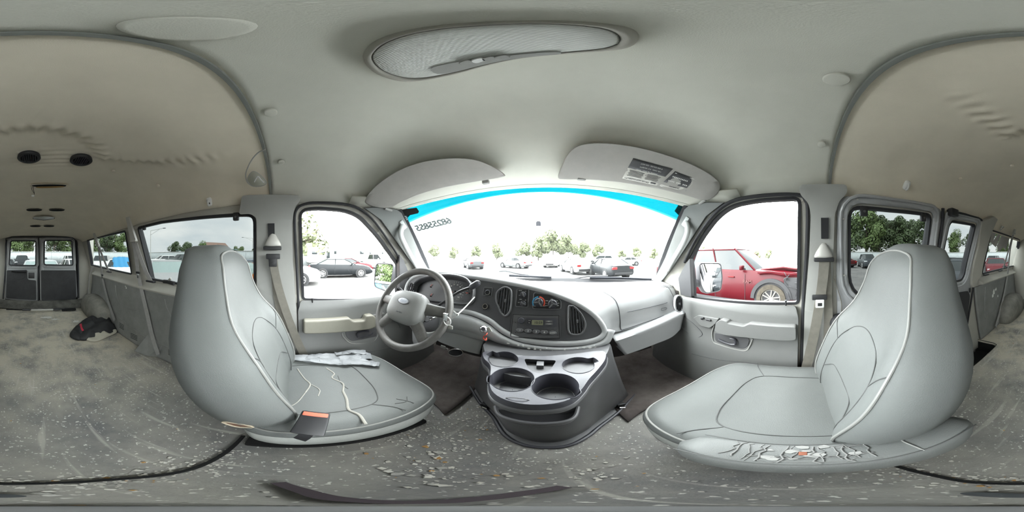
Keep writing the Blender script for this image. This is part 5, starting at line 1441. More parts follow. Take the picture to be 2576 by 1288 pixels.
def visors():
    fab = mat('visor_cloth', (.47, .455, .425), .9, var=.15, vs=5, bump=.2, bs=500, spec=.2)
    v = thing('sun_visor', 'folded plain sun visor above the steering wheel', 'sun visor', onhead(1090, 450, .03), 'sun visors')
    hplate('visor_panel', [(918, 503), (945, 468), (1000, 430), (1060, 408), (1130, 398), (1190, 401), (1235, 416), (1269, 438), (1262, 446), (1210, 455), (1140, 467), (1070, 484), (1010, 508), (978, 523), (935, 518)], .012, .026, fab, v)
    b = new(); p = onhead(1222, 458, .016); box(b, p, (.030, .018, .018), bev=.004); mk('visor_clip', b, MT['trim'], v)
    b = new(); sweep(b, [onhead(968, 524, .02), onhead(985, 530, .01)], .008); mk('hinge_rod', b, MT['trim'], v)
    v = thing('sun_visor', 'folded sun visor with two printed labels above the glove box', 'sun visor', onhead(1600, 430, .03), 'sun visors')
    pn = hplate('visor_panel', [(1404, 446), (1412, 418), (1430, 384), (1462, 364), (1520, 360), (1600, 370), (1680, 391), (1750, 418), (1800, 448), (1812, 470), (1802, 490), (1772, 504), (1720, 490), (1650, 474), (1560, 459), (1480, 452), (1420, 451)], .012, .028, fab, v)
    for px, py in ((1463, 449),):
        b = new(); p = onhead(px, py, .034); box(b, p, (.034, .016, .016), bev=.004); mk('visor_clip', b, MT['trim'], v)
    b = new(); sweep(b, [onhead(1775, 502, .02), onhead(1760, 512, .006)], .008); mk('hinge_rod', b, MT['trim'], v)
    lab_w = mat('label_cream', (.60, .59, .54), .6); lab_d = mat('label_charcoal', (.07, .07, .075), .6)
    def label(c4, split, lines, name):
        # corners: a (far-left), b (far-right), c (near-right), d (near-left) ; writing stands upside down for the viewer
        A, B, Cc, D = [Vector((*q, 0)) for q in c4]
        def P(u, v, o=.0405):
            q = A.lerp(B, u).lerp(D.lerp(Cc, u), v); return onhead(q.x, q.y, o)
        def quad(u0, v0, u1, v1, m, nm, par, o):
            bm = new(); patch(bm, lambda i, j: P(u0 + (u1 - u0) * i, v0 + (v1 - v0) * j, o), 5, 4); s = mk(nm, bm, m, par); orient(s, toward=CAM); solidify(s, .0006, -1); return s
        s = quad(0, 0, 1, 1, lab_w, name, pn, .0405); quad(.0, .0, 1, split, lab_d, 'dark_band', s, .0412)
        for txt, u, vv, size, dark, al in lines:
            p = P(u, vv, .0418); ex = (P(min(1, u + .05), vv) - P(u - .05, vv)).normalized(); ey = (P(u, vv + .05) - P(u, vv - .05)).normalized()
            n = (CAM - p); x = -ex; y = ey - x * ey.dot(x); y.normalize(); nz = x.cross(y)
            M = Matrix((x, y, nz)).transposed().to_4x4(); M.translation = p
            if txt is None:
                bm = new(); w, h = size
                plate(bm, [p + x * sx * w / 2 + y * sy * h / 2 for sx, sy in ((-1, -1), (1, -1), (1, 1), (-1, 1))], .0003, nz); mk('print_line', bm, MT['white_ink'] if dark else MT['console'], s)
            else: text('print_text', txt, size, MT['white_ink'] if dark else MT['console_dark'], M, s, align='CENTER', ext=.0002)
    L1 = [('MONITOR GAS GAUGE - DO NOT REMOVE', .52, .14, .0075, 1, 'C'), ('CHECK ENGINE OIL DAILY WHEN COLD', .5, .44, .0075, 1, 'C'), ('USE FUEL CARD - PUT RECEIPTS FOR', .54, .29, .0070, 1, 'C'), ('DRIVER RESPONSIBILITY', .40, .93, .0095, 0, 'C')]
    for k in range(5): L1.append((None, .74, .56 + k * .06, (.055 - .004 * (k % 3), .0018), 0, 0)); L1.append((None, .28, .56 + k * .06, (.060 - .006 * (k % 2), .0022), 0, 0))
    L1.append((None, .86, .92, (.022, .007), 0, 0))
    label([(1593, 398), (1693, 425), (1652, 467), (1565, 449)], .47, L1, 'driver_label')
    L2 = [('24 HOURS', .42, .87, .010, 0, 'C')]
    for k in range(10): L2.append((None, .10 + k * .052, .30, (.0045, .0065), 1, 0))
    for k in list(range(4)) + [5, 6, 7] + [9, 10, 11]: L2.append((None, .10 + k * .052, .57, (.0045, .0065), 1, 0))
    for k in range(6): L2.append((None, .82, .14 + k * .085, (.030, .0014), 1, 0))
    L2.append((None, .72, .06, (.050, .0022), 1, 0)); L2.append((None, .08, .08, (.008, .003), 1, 0)); L2.append((None, .86, .88, (.020, .008), 0, 0))
    label([(1698, 431), (1771, 457), (1737, 487), (1658, 468)], .72, L2, 'phone_label')
visors()
def plug(px, py, r, label, ell_=1.0, m='headliner', gp='round plugs in the headliner'):
    p = onhead(px, py, .0); n = head_n(px, py); b = new()
    lathe(b, [(r * 1.06, -.004), (r * 1.05, .002), (r * .98, .0045), (r * .9, .005), (.0005, .0055)], frame_m(p, n), 28)
    o = mk('headliner_plug', b, MT[m]); tag(o, label, 'plug', gp)
plug(470, 73, .036, 'largest round plug in the front headliner, left of the dome lamp')
plug(681, 283, .016, 'round plug in the front headliner above the driver belt, well above the pillar')
plug(708, 408, .012, 'small round plug in the front headliner just above the driver side pillar')
plug(2105, 200, .022, 'round plug in the front headliner high above the passenger belt')
plug(2067, 363, .013, 'small round plug in the front headliner just above the passenger side pillar')
plug(285, 431, .011, 'small round plug beside the two round air outlets in the rear headliner', m='headliner_rear')
plug(397, 467, .011, 'small round plug in the rear headliner near the driver side coat hook', m='headliner_rear')
plug(2416, 450, .010, 'small round plug in the rear headliner nearest the passenger side coat hook', m='headliner_rear')
plug(2546, 418, .011, 'small round plug in the rear headliner above the torn window film', m='headliner_rear')
def hook(px, py, label):
    p = onhead(px, py, .0); n = head_n(px, py); n = (n + Vector((0, 0, -.2))).normalized(); t = thing('coat_hook', label, 'hook', p, 'coat hooks on the headliner')
    M = frame_m(p, n); b = new()
    rings = [[M @ Vector((math.copysign(abs(math.cos(a)) ** .6, math.cos(a)) * w, -.004 + math.copysign(abs(math.sin(a)) ** .6, math.sin(a)) * h, z)) for a in [2 * PI * i / 18 for i in range(18)]] for w, h, z in ((.015, .026, -.012), (.015, .026, .006), (.012, .020, .014), (.004, .006, .016))]
    loft(b, rings); k = mk('hook_body', b, MT['white_plastic'], t, sharp=60)
    b = new(); sweep(b, [M @ Vector((0, .010, .010)), M @ Vector((0, .0, .022)), M @ Vector((0, -.014, .026)), M @ Vector((0, -.024, .020))], .0055); mk('hook_arm', b, MT['white_plastic'], t)
    b = new(); lathe(b, [(.005, 0), (.005, .0015), (.0004, .0015)], M @ Matrix.Translation((.004, -.010, .016)), 12); mk('screw_hole', b, MT['black'], k)
hook(527, 506, 'white plastic coat hook in a hollow over the long driver side window'); hook(2281, 464, 'white plastic coat hook in a hollow over the cargo door window')
def outlet(px, py, label):
    p = onhead(px, py, .010); n = head_n(px, py); M = frame_m(p, n); t = thing('round_air_outlet', label, 'air vent', p, 'round air outlets in the rear headliner')
    b = new(); lathe(b, [(.050, -.012), (.052, .002), (.048, .006), (.038, .004), (.036, -.006)], M, 32); mk('outlet_ring', b, MT['black'], t, sharp=60)
    b = new(); lathe(b, [(.037, -.004), (.0005, -.004)], M, 24); mk('outlet_back', b, MT['black_matte'], t)
    for k in range(-3, 4):
        b = new(); w = math.sqrt(1 - (k / 4) ** 2) * .036; box(b, M @ Vector((0, k * .0095, 0)), (2 * w, .002, .008), rot=M.to_3x3() @ Matrix.Rotation(R(25), 3, 'X')); mk('louver', b, MT['console_dark'], t)
outlet(73, 397, 'round black air outlet in the rear headliner, farther from the long driver side window'); outlet(204, 404, 'round black air outlet in the rear headliner, nearer the long driver side window')
def dead_lamp():
    t = thing('lamp_opening', 'empty lamp opening in the rear headliner with dangling wires', 'lamp opening', onhead(124, 468))
    hplate('opening_rim', [(75, 466), (85, 463), (124, 462), (162, 463), (172, 466), (162, 472), (124, 474), (85, 472)], -.004, .009, MT['headliner_rear'], t)
    hplate('opening_hole', [(80, 467), (90, 465), (124, 464), (158, 465), (167, 467), (158, 470), (124, 472), (90, 470)], .005, .002, MT['black_matte'], t)
    hplate('foam_strip', [(92, 470), (124, 469), (158, 468), (158, 471), (124, 473), (95, 473)], .006, .003, mat('tan_foam', (.42, .26, .10), .9), t)
    p = onhead(85, 469, .01); e = p + Vector((.005, .03, -.085))
    for k in (0, 1):
        b = new(); sweep(b, cr([p + Vector((k * .006, 0, 0)), p.lerp(e, .4) + Vector((.012 * k, .004, .006)), p.lerp(e, .8) + Vector((-.008, 0, 0)), e + Vector((k * .004, 0, 0))], 5), .0014); mk('wire', b, MT['black'] if k else MT['rubber'], t)
    b = new(); box(b, e, (.018, .008, .012), bev=.002); mk('connector', b, MT['white_plastic'], t)
dead_lamp()
def far_vent(px, py, w, h, label, lamp=False):
    p = onhead(px, py)
    if lamp:
        t = thing('rear_dome_lamp', label, 'lamp', p)
        hplate('lamp_lens', [(px - w, py - 1), (px - w * .5, py - h), (px + w * .5, py - h), (px + w, py - 1), (px + w * .6, py + h), (px - w * .6, py + h)], .002, .016, mat('cloudy_lens', (.5, .5, .47), .3), t)
        b = new(); sweep(b, [onhead(px - w, py, .012), onhead(px, py + h, .014), onhead(px + w, py, .012)], .008); mk('lamp_edge', b, MT['console'], t); return
    o = hplate('vent_slit', [(px - w, py - h * .6), (px, py - h), (px + w, py - h * .6), (px + w * .8, py + h * .2), (px, py + h * .4), (px - w * .8, py + h * .2)], -.002, .008, MT['black_matte'], None)
    tag(o, label, 'vent', 'dark vent slits in the rear headliner')
far_vent(86, 530, 19, 4, 'dark vent slit in the rear headliner, left one of the pair before the small lamp'); far_vent(143, 530, 19, 4, 'dark vent slit in the rear headliner, right one of the pair before the small lamp')
far_vent(89, 570, 13, 3, 'dark vent slit in the rear headliner, left one of the pair nearest the rear doors'); far_vent(123, 570, 13, 3, 'dark vent slit in the rear headliner, right one of the pair nearest the rear doors')
far_vent(110, 549, 27, 4, 'small rear dome lamp in the middle of the rear headliner', True)
GRIP = mat('pale_grip_plastic', (.40, .41, .40), .5)
# ================================================================ grab handles, windscreen marks, wipers
for s, px, lab in ((-1, [(1013, 566), (1008, 590), (1018, 615), (1034, 645), (1050, 672), (1060, 690)], 'white grab handle on the driver side windscreen pillar'), (1, [(1726, 558), (1730, 580), (1722, 605), (1708, 630), (1692, 656), (1680, 678)], 'white grab handle on the passenger side windscreen pillar')):
    t = thing('grab_handle', lab, 'grab handle', onwall(*px[2], s, .03), 'windscreen pillar grab handles')
    P = [onwall(a, b, s, i) for (a, b), i in zip(px, (.030, .055, .068, .068, .055, .030))]
    b = new(); sweep(b, cr(P, 5), [(x * 1.5, y) for x, y in circ(.012, 12)], up=(s, 0, 0)); mk('grip', b, GRIP, t, sharp=180)
    for q in (0, 5):
        b = new(); box(b, onwall(*px[q], s, .028), (.020, .030, .06), rot=Matrix.Rotation(R(40), 3, 'X'), bev=.007); mk('mount', b, GRIP, t)
def on_screen(px, py, lift=.004):
    u, v = screen_uv(px, py); n = screen_n(u, v); return screen(u, v) + n * lift, n
def screen_rect(name, c4, m, lift=.003, th=.0012, par=None):
    P = [on_screen(a, b, lift)[0] for a, b in c4]; n = on_screen(*c4[0])[1]; bm = new(); plate(bm, P, th, n); return mk(name, bm, m, par)
m_ink = mat('yellowed_grey_ink', (.16, .18, .18), .7)
def lot_number():
    p0, n = on_screen(1128, 557); p1, _ = on_screen(1046, 577); c, n = on_screen(1090, 566, -.004)
    x = (p1 - p0); W_ = x.length; x.normalize(); nz = -n; nz = (nz - x * nz.dot(x)).normalized(); y = nz.cross(x)
    if y.z < 0: pass
    M = Matrix((x, y, nz)).transposed().to_4x4(); M.translation = c
    o = text('lot_number', '68255855', .064, m_ink, M, ext=.0006, space=.92, shear=.15, bold=.0032); tag(o, 'grey lot number written backwards across the upper windscreen', 'writing')
    c2, _ = on_screen(1041, 577, -.004); M2 = M.copy(); M2.translation = c2; q = text('small_letter', 'E', .03, m_ink, M2, ext=.0006, shear=.15); adopt(q, o)
lot_number()
tag(screen_rect('sticker', [(1006, 528), (1048, 522), (1054, 531), (1052, 536), (1010, 546)], MT['black_matte']), 'black sticker in the top driver side corner of the windscreen', 'sticker')
def info_sticker():
    s = screen_rect('inspection_sticker', [(1008, 542), (1022, 540), (1028, 552), (1014, 558)], mat('teal_label', (.10, .22, .27), .5)); tag(s, 'small teal inspection sticker at the windscreen pillar under the black sticker', 'sticker')
    for k in range(3): screen_rect('print_line', [(1011 + k * 2, 544 + k * 4), (1021 + k * 2, 542.5 + k * 4), (1021.6 + k * 2, 544 + k * 4), (1011.6 + k * 2, 545.5 + k * 4)], MT['white_ink'], .0045, .0004, s)
info_sticker()
P = [on_screen(a, b, .004)[0] for a, b in [(1348, 568), (1348, 559), (1351, 556), (1358, 556), (1361, 559), (1361, 568)]]
bm = new(); plate(bm, P, .006, on_screen(1354, 562)[1]); tag(mk('mirror_mount', bm, mat('grey_mount', (.10, .10, .12), .5)), 'small grey mirror mount glued to the middle of the windscreen', 'mirror mount')
for px, lab in (([(1283, 474), (1287, 478)], 'l'), ([(1635, 500), (1635, 518)], 'r')): pass
def wiper(px_arm, px_blade, lab):
    t = thing('wiper', lab, 'wiper', on_screen(*px_blade[0], -.02)[0], 'windscreen wipers')
    b = new(); sweep(b, cr([on_screen(a, c, -.035)[0] for a, c in px_arm], 4), .006); mk('wiper_arm', b, MT['console'], t)
    b = new(); sweep(b, cr([on_screen(a, c, -.020)[0] for a, c in px_blade], 4), [(-.005, -.010), (.005, -.010), (.003, .010), (-.003, .010)]); mk('wiper_blade', b, MT['console_dark'], t)
wiper([(1255, 690), (1275, 690), (1300, 696), (1330, 700)], [(1280, 697), (1320, 699), (1387, 702)], 'windscreen wiper in front of the oval instrument panel')
wiper([(1400, 713), (1440, 710), (1480, 703), (1530, 702)], [(1484, 703), (1560, 704), (1640, 707)], 'windscreen wiper in front of the glove box')
# ================================================================ door mirrors
def door_mirror(side, lab, gl, split):
    # gl: photo outline of the glass; built on a plane turned to look back along the van
    c0 = on(sum(p[0] for p in gl) / len(gl), sum(p[1] for p in gl) / len(gl), x=side * 1.06 + .0)
    tc = (CAM - c0).normalized(); back = Vector((side * .34, -1, .06 if side < 0 else .0)).normalized() if side < 0 else Vector((-.02, -1, -.06)).normalized()
    n = (tc + back).normalized()
    P = rpoly([on_plane(a, b, c0, n) for a, b in gl], .03, 5); c = sum(P, Vector()) / len(P)
    t = thing('door_mirror', lab, 'mirror', c, 'door mirrors')
    fr = [c + (p - c) * 1.07 for p in P]
    b = new(); rings = [[c + (p - c) * k - n * d for p in P] for k, d in ((1.0, -.002), (1.07, -.004), (1.12, .012), (1.12, .06), (.9, .10), (.4, .115), (.05, .118))]; loft(b, rings, caps=False); mk('mirror_shell', b, MT['dash_dark'], t, sharp=60)
    b = new(); plate(b, P, .003, n); mk('mirror_glass', b, MT['mirror'], t)
    if split:
        a, e = [on_plane(x, y, c0 + n * .001, n) for x, y in split]
        b = new(); sweep(b, [a, e], .003); mk('glass_divider', b, MT['black'], t)
    b = new(); q = Vector((side * (W(.70) + .05), c.y + .16, .72)); sweep(b, [c - n * .05 + Vector((0, 0, -.05)), (c + q) / 2 + Vector((0, 0, -.04)), q], circ(.028, 10)); mk('mirror_arm', b, MT['dash_dark'], t)
door_mirror(-1, 'tall door mirror outside the driver window, seen behind the steering wheel', [(948, 664), (990, 666), (986, 690), (982, 722), (970, 731), (943, 720), (944, 690)], [(943, 712), (982, 716)])
door_mirror(1, 'tall door mirror outside the passenger window, in front of the red pickup', [(1760, 664), (1812, 664), (1816, 700), (1812, 730), (1775, 737), (1764, 715)], None)
# ================================================================ pedals, key, zip tie, hanging horn button
def pedal(px, py, w, h, yy, lab):
    c = on(px, py, y=yy); t = thing('pedal', lab, 'pedal', c); n = (CAM - c).normalized(); M = frame_m(c, n)
    b = new(); rings = [[M @ Vector((math.copysign(abs(math.cos(a)) ** .7, math.cos(a)) * w * s, math.copysign(abs(math.sin(a)) ** .7, math.sin(a)) * h * s, z)) for a in [2 * PI * i / 20 for i in range(20)]] for s, z in ((1, -.008), (1, 0), (.9, .003), (.05, .003))]
    loft(b, rings); mk('pedal_pad', b, MT['console_dark'], t)
    b = new(); sweep(b, [M @ Vector((math.cos(a) * w, math.sin(a) * h, .002)) for a in [2 * PI * i / 20 for i in range(20)]], .003, closed=True); mk('pedal_trim', b, MT['chrome'], t)
    b = new(); sweep(b, [M @ Vector((0, 0, -.005)), M @ Vector((0, .05, -.06)), c + Vector((0, .18, .16))], .009); mk('pedal_arm', b, MT['black'], t)
pedal(1146, 887, .045, .026, .84, 'oval pedal with a bright rim under the dashboard')
c = on(1115, 873, y=.82); bm = new(); box(bm, c, (.035, .008, .022), bev=.002); sweep(bm, [c + Vector((.02, -.004, 0)), c + Vector((.036, -.004, .003)), c + Vector((.038, -.004, -.010))], .003); tag(mk('hood_release_tab', bm, MT['white_ink']), 'small white printed tab hanging in the driver footwell', 'tab')
def keyset():
    c = wp3(.062, -.028, -.04); t = thing('car_key', 'key with a split ring hanging in the ignition', 'key', c)
    k = on(1122, 797, y=c.y - .03); b = new(); box(b, k, (.020, .012, .030), bev=.003); mk('key_head', b, MT['chrome'], t)
    b = new(); box(b, (k + c) / 2, (.008, .05, .008), bev=.001); mk('key_blade', b, MT['chrome'], t)
    r = on(1125, 808, y=k.y - .004); b = new(); sweep(b, [r + Vector((math.cos(a) * .015, 0, math.sin(a) * .017)) for a in [2 * PI * i / 24 for i in range(24)]], .0018, closed=True); mk('key_ring', b, MT['white_plastic'], t)
    b = new(); box(b, on(1131, 823, y=k.y + .01), (.026, .004, .016), bev=.002); mk('key_tag', b, MT['ivory'], t)
keyset()
def ziptie():
    D = .66
    t = thing('cable_tie', 'white cable ties looped round the steering column', 'cable tie', at(1150, 790, D))
    for pts in ([(1126, 769, D), (1140, 781, D - .01), (1151, 791, D - .01)], [(1194, 747, .72), (1172, 771, .69), (1151, 791, D - .01), (1130, 807, D), (1110, 824, D + .02)], [(1030, 818, D + .09), (1038, 827, D + .07), (1052, 834, D + .06), (1082, 837, D + .05), (1108, 828, D + .03)]):
        b = new(); band(b, [at(*p) for p in pts], .0052, .0012); mk('tie_strap', b, MT['white_plastic'], t)
    b = new(); box(b, at(1151, 791, D - .012), (.010, .008, .010), bev=.002); mk('tie_head', b, MT['white_plastic'], t)
ziptie()
def horn_button():
    c = at(1217, 828, .60); t = thing('push_button_switch', 'silver push button dangling on a red wire under the dashboard', 'switch', c)
    n = (CAM - c + Vector((-.1, 0, .05))).normalized(); M = frame_m(c, n)
    b = new(); lathe(b, [(.003, -.020), (.012, -.016), (.016, -.006), (.0155, .002), (.011, .008), (.008, .009), (.007, .012), (.0003, .013)], M, 24); mk('switch_body', b, MT['chrome'], t, sharp=60)
    b = new(); lathe(b, [(.008, .0095), (.0078, .014), (.0003, .0145)], M, 20); mk('push_button', b, MT['console_dark'], t)
    b = new(); box(b, c + Vector((.022, 0, .002)), (.012, .004, .022), rot=Matrix.Rotation(R(-30), 3, 'Y'), bev=.001); mk('bracket', b, MT['ivory'], t)
    b = new(); sweep(b, cr([at(1226, 838, .60), at(1222, 843, .59), at(1217, 846, .60), at(1216, 851, .605), at(1222, 856, .62), at(1224, 850, .64)], 5), .0022); mk('wire', b, MT['red'], t)
horn_button()
# ================================================================ clear safety glasses caught in the headliner seam
def glasses():
    t = thing('safety_glasses', 'clear plastic safety glasses hooked in the headliner seam above the driver belt', 'glasses', onhead(645, 440, .03))
    cl = glass('clear_plastic', (.90, .92, .90), .22, .08); D = .035
    b = new(); sweep(b, cr([onhead(a, c, D) for a, c in [(667, 376), (650, 384), (635, 400), (624, 420), (618, 440), (622, 458), (634, 468)]], 5), .0028); mk('temple_arm', b, MT['ivory'], t)
    b = new(); P = cr([onhead(a, c, D + .01) for a, c in [(622, 452), (634, 432), (650, 436), (666, 452), (670, 462), (655, 469), (634, 468)]], 4, True); n = (CAM - P[0]).normalized(); plate(b, P, .002, n); mk('lens', b, cl, t)
    b = new(); sweep(b, P, .0016, closed=True); mk('lens_rim', b, MT['ivory'], t)
    b = new(); sweep(b, cr([onhead(a, c, D + .015) for a, c in [(640, 458), (648, 444), (656, 452), (664, 460)]], 4), .003); mk('nose_bridge', b, MT['white_plastic'], t)
glasses()
# ================================================================ things on the floor
def jacket():
    t = thing('jacket', 'crumpled black jacket with red and beige lining on the cargo floor', 'jacket', on(240, 835, z=.02))
    black = mat('black_nylon', (.022, .022, .024), .6, var=.3, vs=15, bump=.4, bs=60)
    def heap(px, h, m, nm, seed, k=22):
        P = cr([on(a, b, z=.01) for a, b in px], 4, True); c = sum(P, Vector()) / len(P); rings = []
        for s in (1, .97, .88, .74, .58, .4, .2, .02):
            ring = []
            for p in P:
                q = c + (p - c) * s; z = h * (1 - s ** 3) ** .6; z *= .75 + .6 * noise.noise(Vector((q.x * k * .5 + seed, q.y * k * .5, seed)))
                z += .016 * (1 - s) * math.sin(q.x * 55 + q.y * 30 + seed); ring.append(Vector((max(q.x, -.765), q.y, max(.004, z + .006))))
            rings.append(ring)
        b = new(); loft(b, rings); o = mk(nm, b, m, t, sharp=180); return o
    heap([(178, 843), (192, 822), (215, 806), (240, 800), (275, 802), (298, 810), (302, 830), (290, 838), (262, 846), (235, 852), (205, 856)], .13, black, 'jacket_body', 2)
    heap([(175, 845), (185, 828), (208, 820), (215, 835), (210, 850), (196, 856)], .09, black, 'sleeve', 8)
    heap([(212, 852), (235, 845), (265, 838), (290, 828), (300, 826), (298, 834), (270, 848), (245, 858), (228, 858)], .05, mat('beige_lining', (.42, .40, .33), .9, bump=.3, bs=60), 'beige_lining', 5)
    b = new(); band(b, [on(203, 815, z=.14), on(205, 824, z=.13), on(209, 832, z=.11)], .02, .003); mk('red_lining', b, mat('red_lining', (.35, .02, .04), .8), t)
    return t
jacket()
def brush():
    a, e = on(12, 778, z=.045), on(193, 775, z=.03); f = lambda k: a.lerp(e, k)
    t = thing('snow_brush', 'snow brush with a silver pole and black ribbed grip lying at the rear doors', 'brush', f(.5))
    b = new(); sweep(b, [f(.36), f(.68)], .014); mk('pole', b, MT['chrome'] if False else MT['ivory'], t)
    b = new(); sweep(b, [f(.24 + .012 * k) for k in range(10)], .020, scale=lambda q: 1.0 if round(q * 9) % 2 else .86); mk('grip', b, MT['black'], t)
    b = new(); sweep(b, [f(.66), f(.76)], .020); mk('collar', b, MT['black'], t)
    b = new(); sweep(b, [f(.74), f(.98)], .012); mk('brush_stick', b, MT['black'], t)
    b = new(); rnd = random.Random(2)
    box(b, f(.88) + Vector((0, .01, -.008)), ((e - a).length * .2, .07, .03), bev=.01); mk('bristle_head', b, MT['black_matte'], t)
    b = new(); sweep(b, [f(.02), f(.12), f(.24)], .010); mk('scraper_stem', b, MT['black_matte'], t)
brush()
def strap():
    pts = [(700, 1214), (760, 1234), (830, 1252), (950, 1262), (1080, 1263), (1200, 1255), (1320, 1240), (1420, 1224)]
    b = new(); P = [on(a, c, z=.012) for a, c in pts]
    band(b, P, .016, .004, nrm=(0, 0, 1)); tag(mk('rubber_strip', b, mat('dark_strip', (.045, .032, .04), .6)), 'bent dark rubber strip on the floor between the front seats', 'strip')
    b = new(); lathe(b, [(.030, .006), (.030, .014), (.027, .016), (.0004, .016)], Matrix.Translation((CAM.x, CAM.y, 0)), 40); tag(mk('stand_foot_disc', b, mat('stand_foot_grey', (.24, .24, .245), .7)), 'flat grey disc standing for the camera stand foot on the floor between the front seats', 'pad')  # disc added where the camera stand foot meets the floor
    p = on(2520, 1246, z=.010); b = new(); lathe(b, [(.022, 0), (.022, .004), (.0004, .005)], Matrix.Translation(p) @ Matrix.Diagonal((1.2, .5, 1, 1)), 28); tag(mk('dark_patch', b, mat('patch_grey', (.06, .065, .07), .8)), 'small dark oval patch on the floor behind the grey disc', 'patch')
strap()
# debris nobody could count: flakes of foam and paint, one object
def debris():
    rnd = random.Random(11); bm = new()
    def flake(x, y, w, z=None):
        k = rnd.randint(4, 6); a0 = rnd.uniform(0, 6); z = floor_z(x, y) + .003
        V = [Vector((x + math.cos(a0 + 2 * PI * i / k) * w * rnd.uniform(.5, 1.1), y + math.sin(a0 + 2 * PI * i / k) * w * rnd.uniform(.4, 1.0), z + rnd.uniform(0, w * .25))) for i in range(k)]
        top = [bm.verts.new(v + Vector((0, 0, w * .12 + .0006))) for v in V]; bm.faces.new(top)
        lo = [bm.verts.new(v) for v in V]
        for i in range(k): bm.faces.new((lo[i], lo[(i + 1) % k], top[(i + 1) % k], top[i]))
        mi = rnd.choices([0, 1, 2], [7, 2, .6])[0]
        for f in bm.faces[-(k + 1):] if False else []: pass
        return top[0].link_faces, mi
    jobs = []
    def put(x, y, w):
        if STEP[0][0] < x < .95 and -1.35 < y < -.32: return
        n0 = len(bm.faces); flake(x, y, w); jobs.append((n0, len(bm.faces), rnd.choices([0, 1, 2], [7, 2, .5])[0]))
    for _ in range(900): put(rnd.uniform(-.8, .78), rnd.uniform(-2.6, .1), rnd.choice([.002, .0025, .003, .003, .004, .006]))
    for _ in range(260): put(rnd.gauss(-.05, .14), rnd.gauss(.20, .10), rnd.choice([.002, .003, .004, .006]))
    for _ in range(420):
        u = rnd.uniform(-.28, .30); put(u, -.15 + rnd.gauss(0, .025) + .10 * min(1, abs(u) * 2.0) ** 2, rnd.choice([.002, .003, .004, .006]))
    for _ in range(120): put(rnd.uniform(-.28, -.10), rnd.uniform(.28, .60), rnd.choice([.003, .004, .006]))
    for _ in range(90): put(rnd.gauss(-.30, .03), rnd.gauss(.33, .06), rnd.choice([.002, .003, .005]))
    for _ in range(160): put(rnd.gauss(.50, .10), rnd.gauss(-1.35, .12), rnd.choice([.003, .004, .006]))
    for _ in range(14): put(rnd.gauss(-.16, .05), rnd.gauss(.24, .05), rnd.uniform(.008, .013))
    for px, py, w in [(448, 1081, .007), (396, 983, .008), (435, 990, .007), (345, 943, .009), (300, 957, .009), (240, 965, .007), (190, 1200, .007), (360, 1162, .006), (240, 1030, .006), (2418, 1045, .010), (2520, 1080, .008), (970, 1183, .012), (1012, 1194, .011), (1080, 1196, .009), (1120, 1222, .010)]:
        p = on(px, py, z=.006)
        for _ in range(3): put(p.x + rnd.gauss(0, w * .8), p.y + rnd.gauss(0, w * .5), w * rnd.uniform(.5, 1))
    bm.faces.ensure_lookup_table()
    for a, b, mi in jobs:
        for i in range(a, b): bm.faces[i].material_index = mi
    o = mk('floor_debris', bm, [mat('pale_crumb', (.62, .60, .55), .9), mat('grey_crumb', (.40, .39, .36), .9), mat('rusty_crumb', (.45, .26, .10), .9)], smooth=False)
    return tag(o, 'pale crumbs and flakes scattered over the floor mats', 'debris', kind='stuff')
debris()
def smears():
    rnd = random.Random(6); m = mat('white_paint_smear', (.62, .61, .57), .8)
    for k, (px, py, w, h) in enumerate([(118, 797, .10, .03), (140, 801, .07, .02), (192, 806, .06, .025)]):
        p = on(px, py, z=.014); b = new(); V = []
        for i in range(18):
            a = 2 * PI * i / 18; r = rnd.uniform(.4, 1.0); V.append(b.verts.new(Vector((p.x + math.cos(a) * w * r, p.y + math.sin(a) * h * r * 2, floor_z(p.x, p.y) + .006))))
        b.faces.new(V); o = mk('paint_smear', b, m, smooth=False); solidify(o, .002)
        tag(o, ['wide white paint smear on the floor before the snow brush', 'small white paint smear beside the wide one before the snow brush', 'white paint smear on the floor nearest the driver side wheel arch'][k], 'stain', 'white smears on the cargo floor')
smears()
# hooks and latches along the glass
def latch(side, px, py, lab, s=1.0, inset=.03):
    p = onwall(px, py, side, inset); t = thing('window_latch', lab, 'latch', p, 'window latches')
    b = new(); box(b, p, (.022, .040 * s, .055 * s), bev=.008); mk('latch_body', b, MT['black'], t)
    b = new(); lathe(b, [(.006, 0), (.006, .002), (.0004, .0025)], frame_m(p + Vector((-side * .011, 0, -.004)), (-side, 0, 0)), 12); mk('screw', b, MT['console'], t)
latch(-1, 594, 545, 'black clip at the upper front corner of the long driver side window', .8, .01); latch(-1, 363, 573, 'black clip at the upper rear corner of the long driver side window', .7, .01)
latch(1, 2173, 531, 'black clip at the upper front corner of the wide cargo door window', .9, .01); latch(1, 2322, 547, 'black clip at the upper rear corner of the wide cargo door window', .9, .01)
def catch(px, py):
    p = onwall(px, py, -1, .045); t = thing('window_catch', 'black lever catch on the sill of the long driver side window', 'catch', p)
    b = new(); sweep(b, [p + Vector((0, -.05, 0)), p + Vector((.01, 0, .004)), p + Vector((0, .05, -.004))], circ(.016, 10)); mk('catch_body', b, MT['black'], t)
    b = new(); sweep(b, [p + Vector((.01, .0, .01)), p + Vector((.012, .03, .035))], circ(.008, 8)); mk('catch_lever', b, MT['ivory'], t)
catch(425, 710)
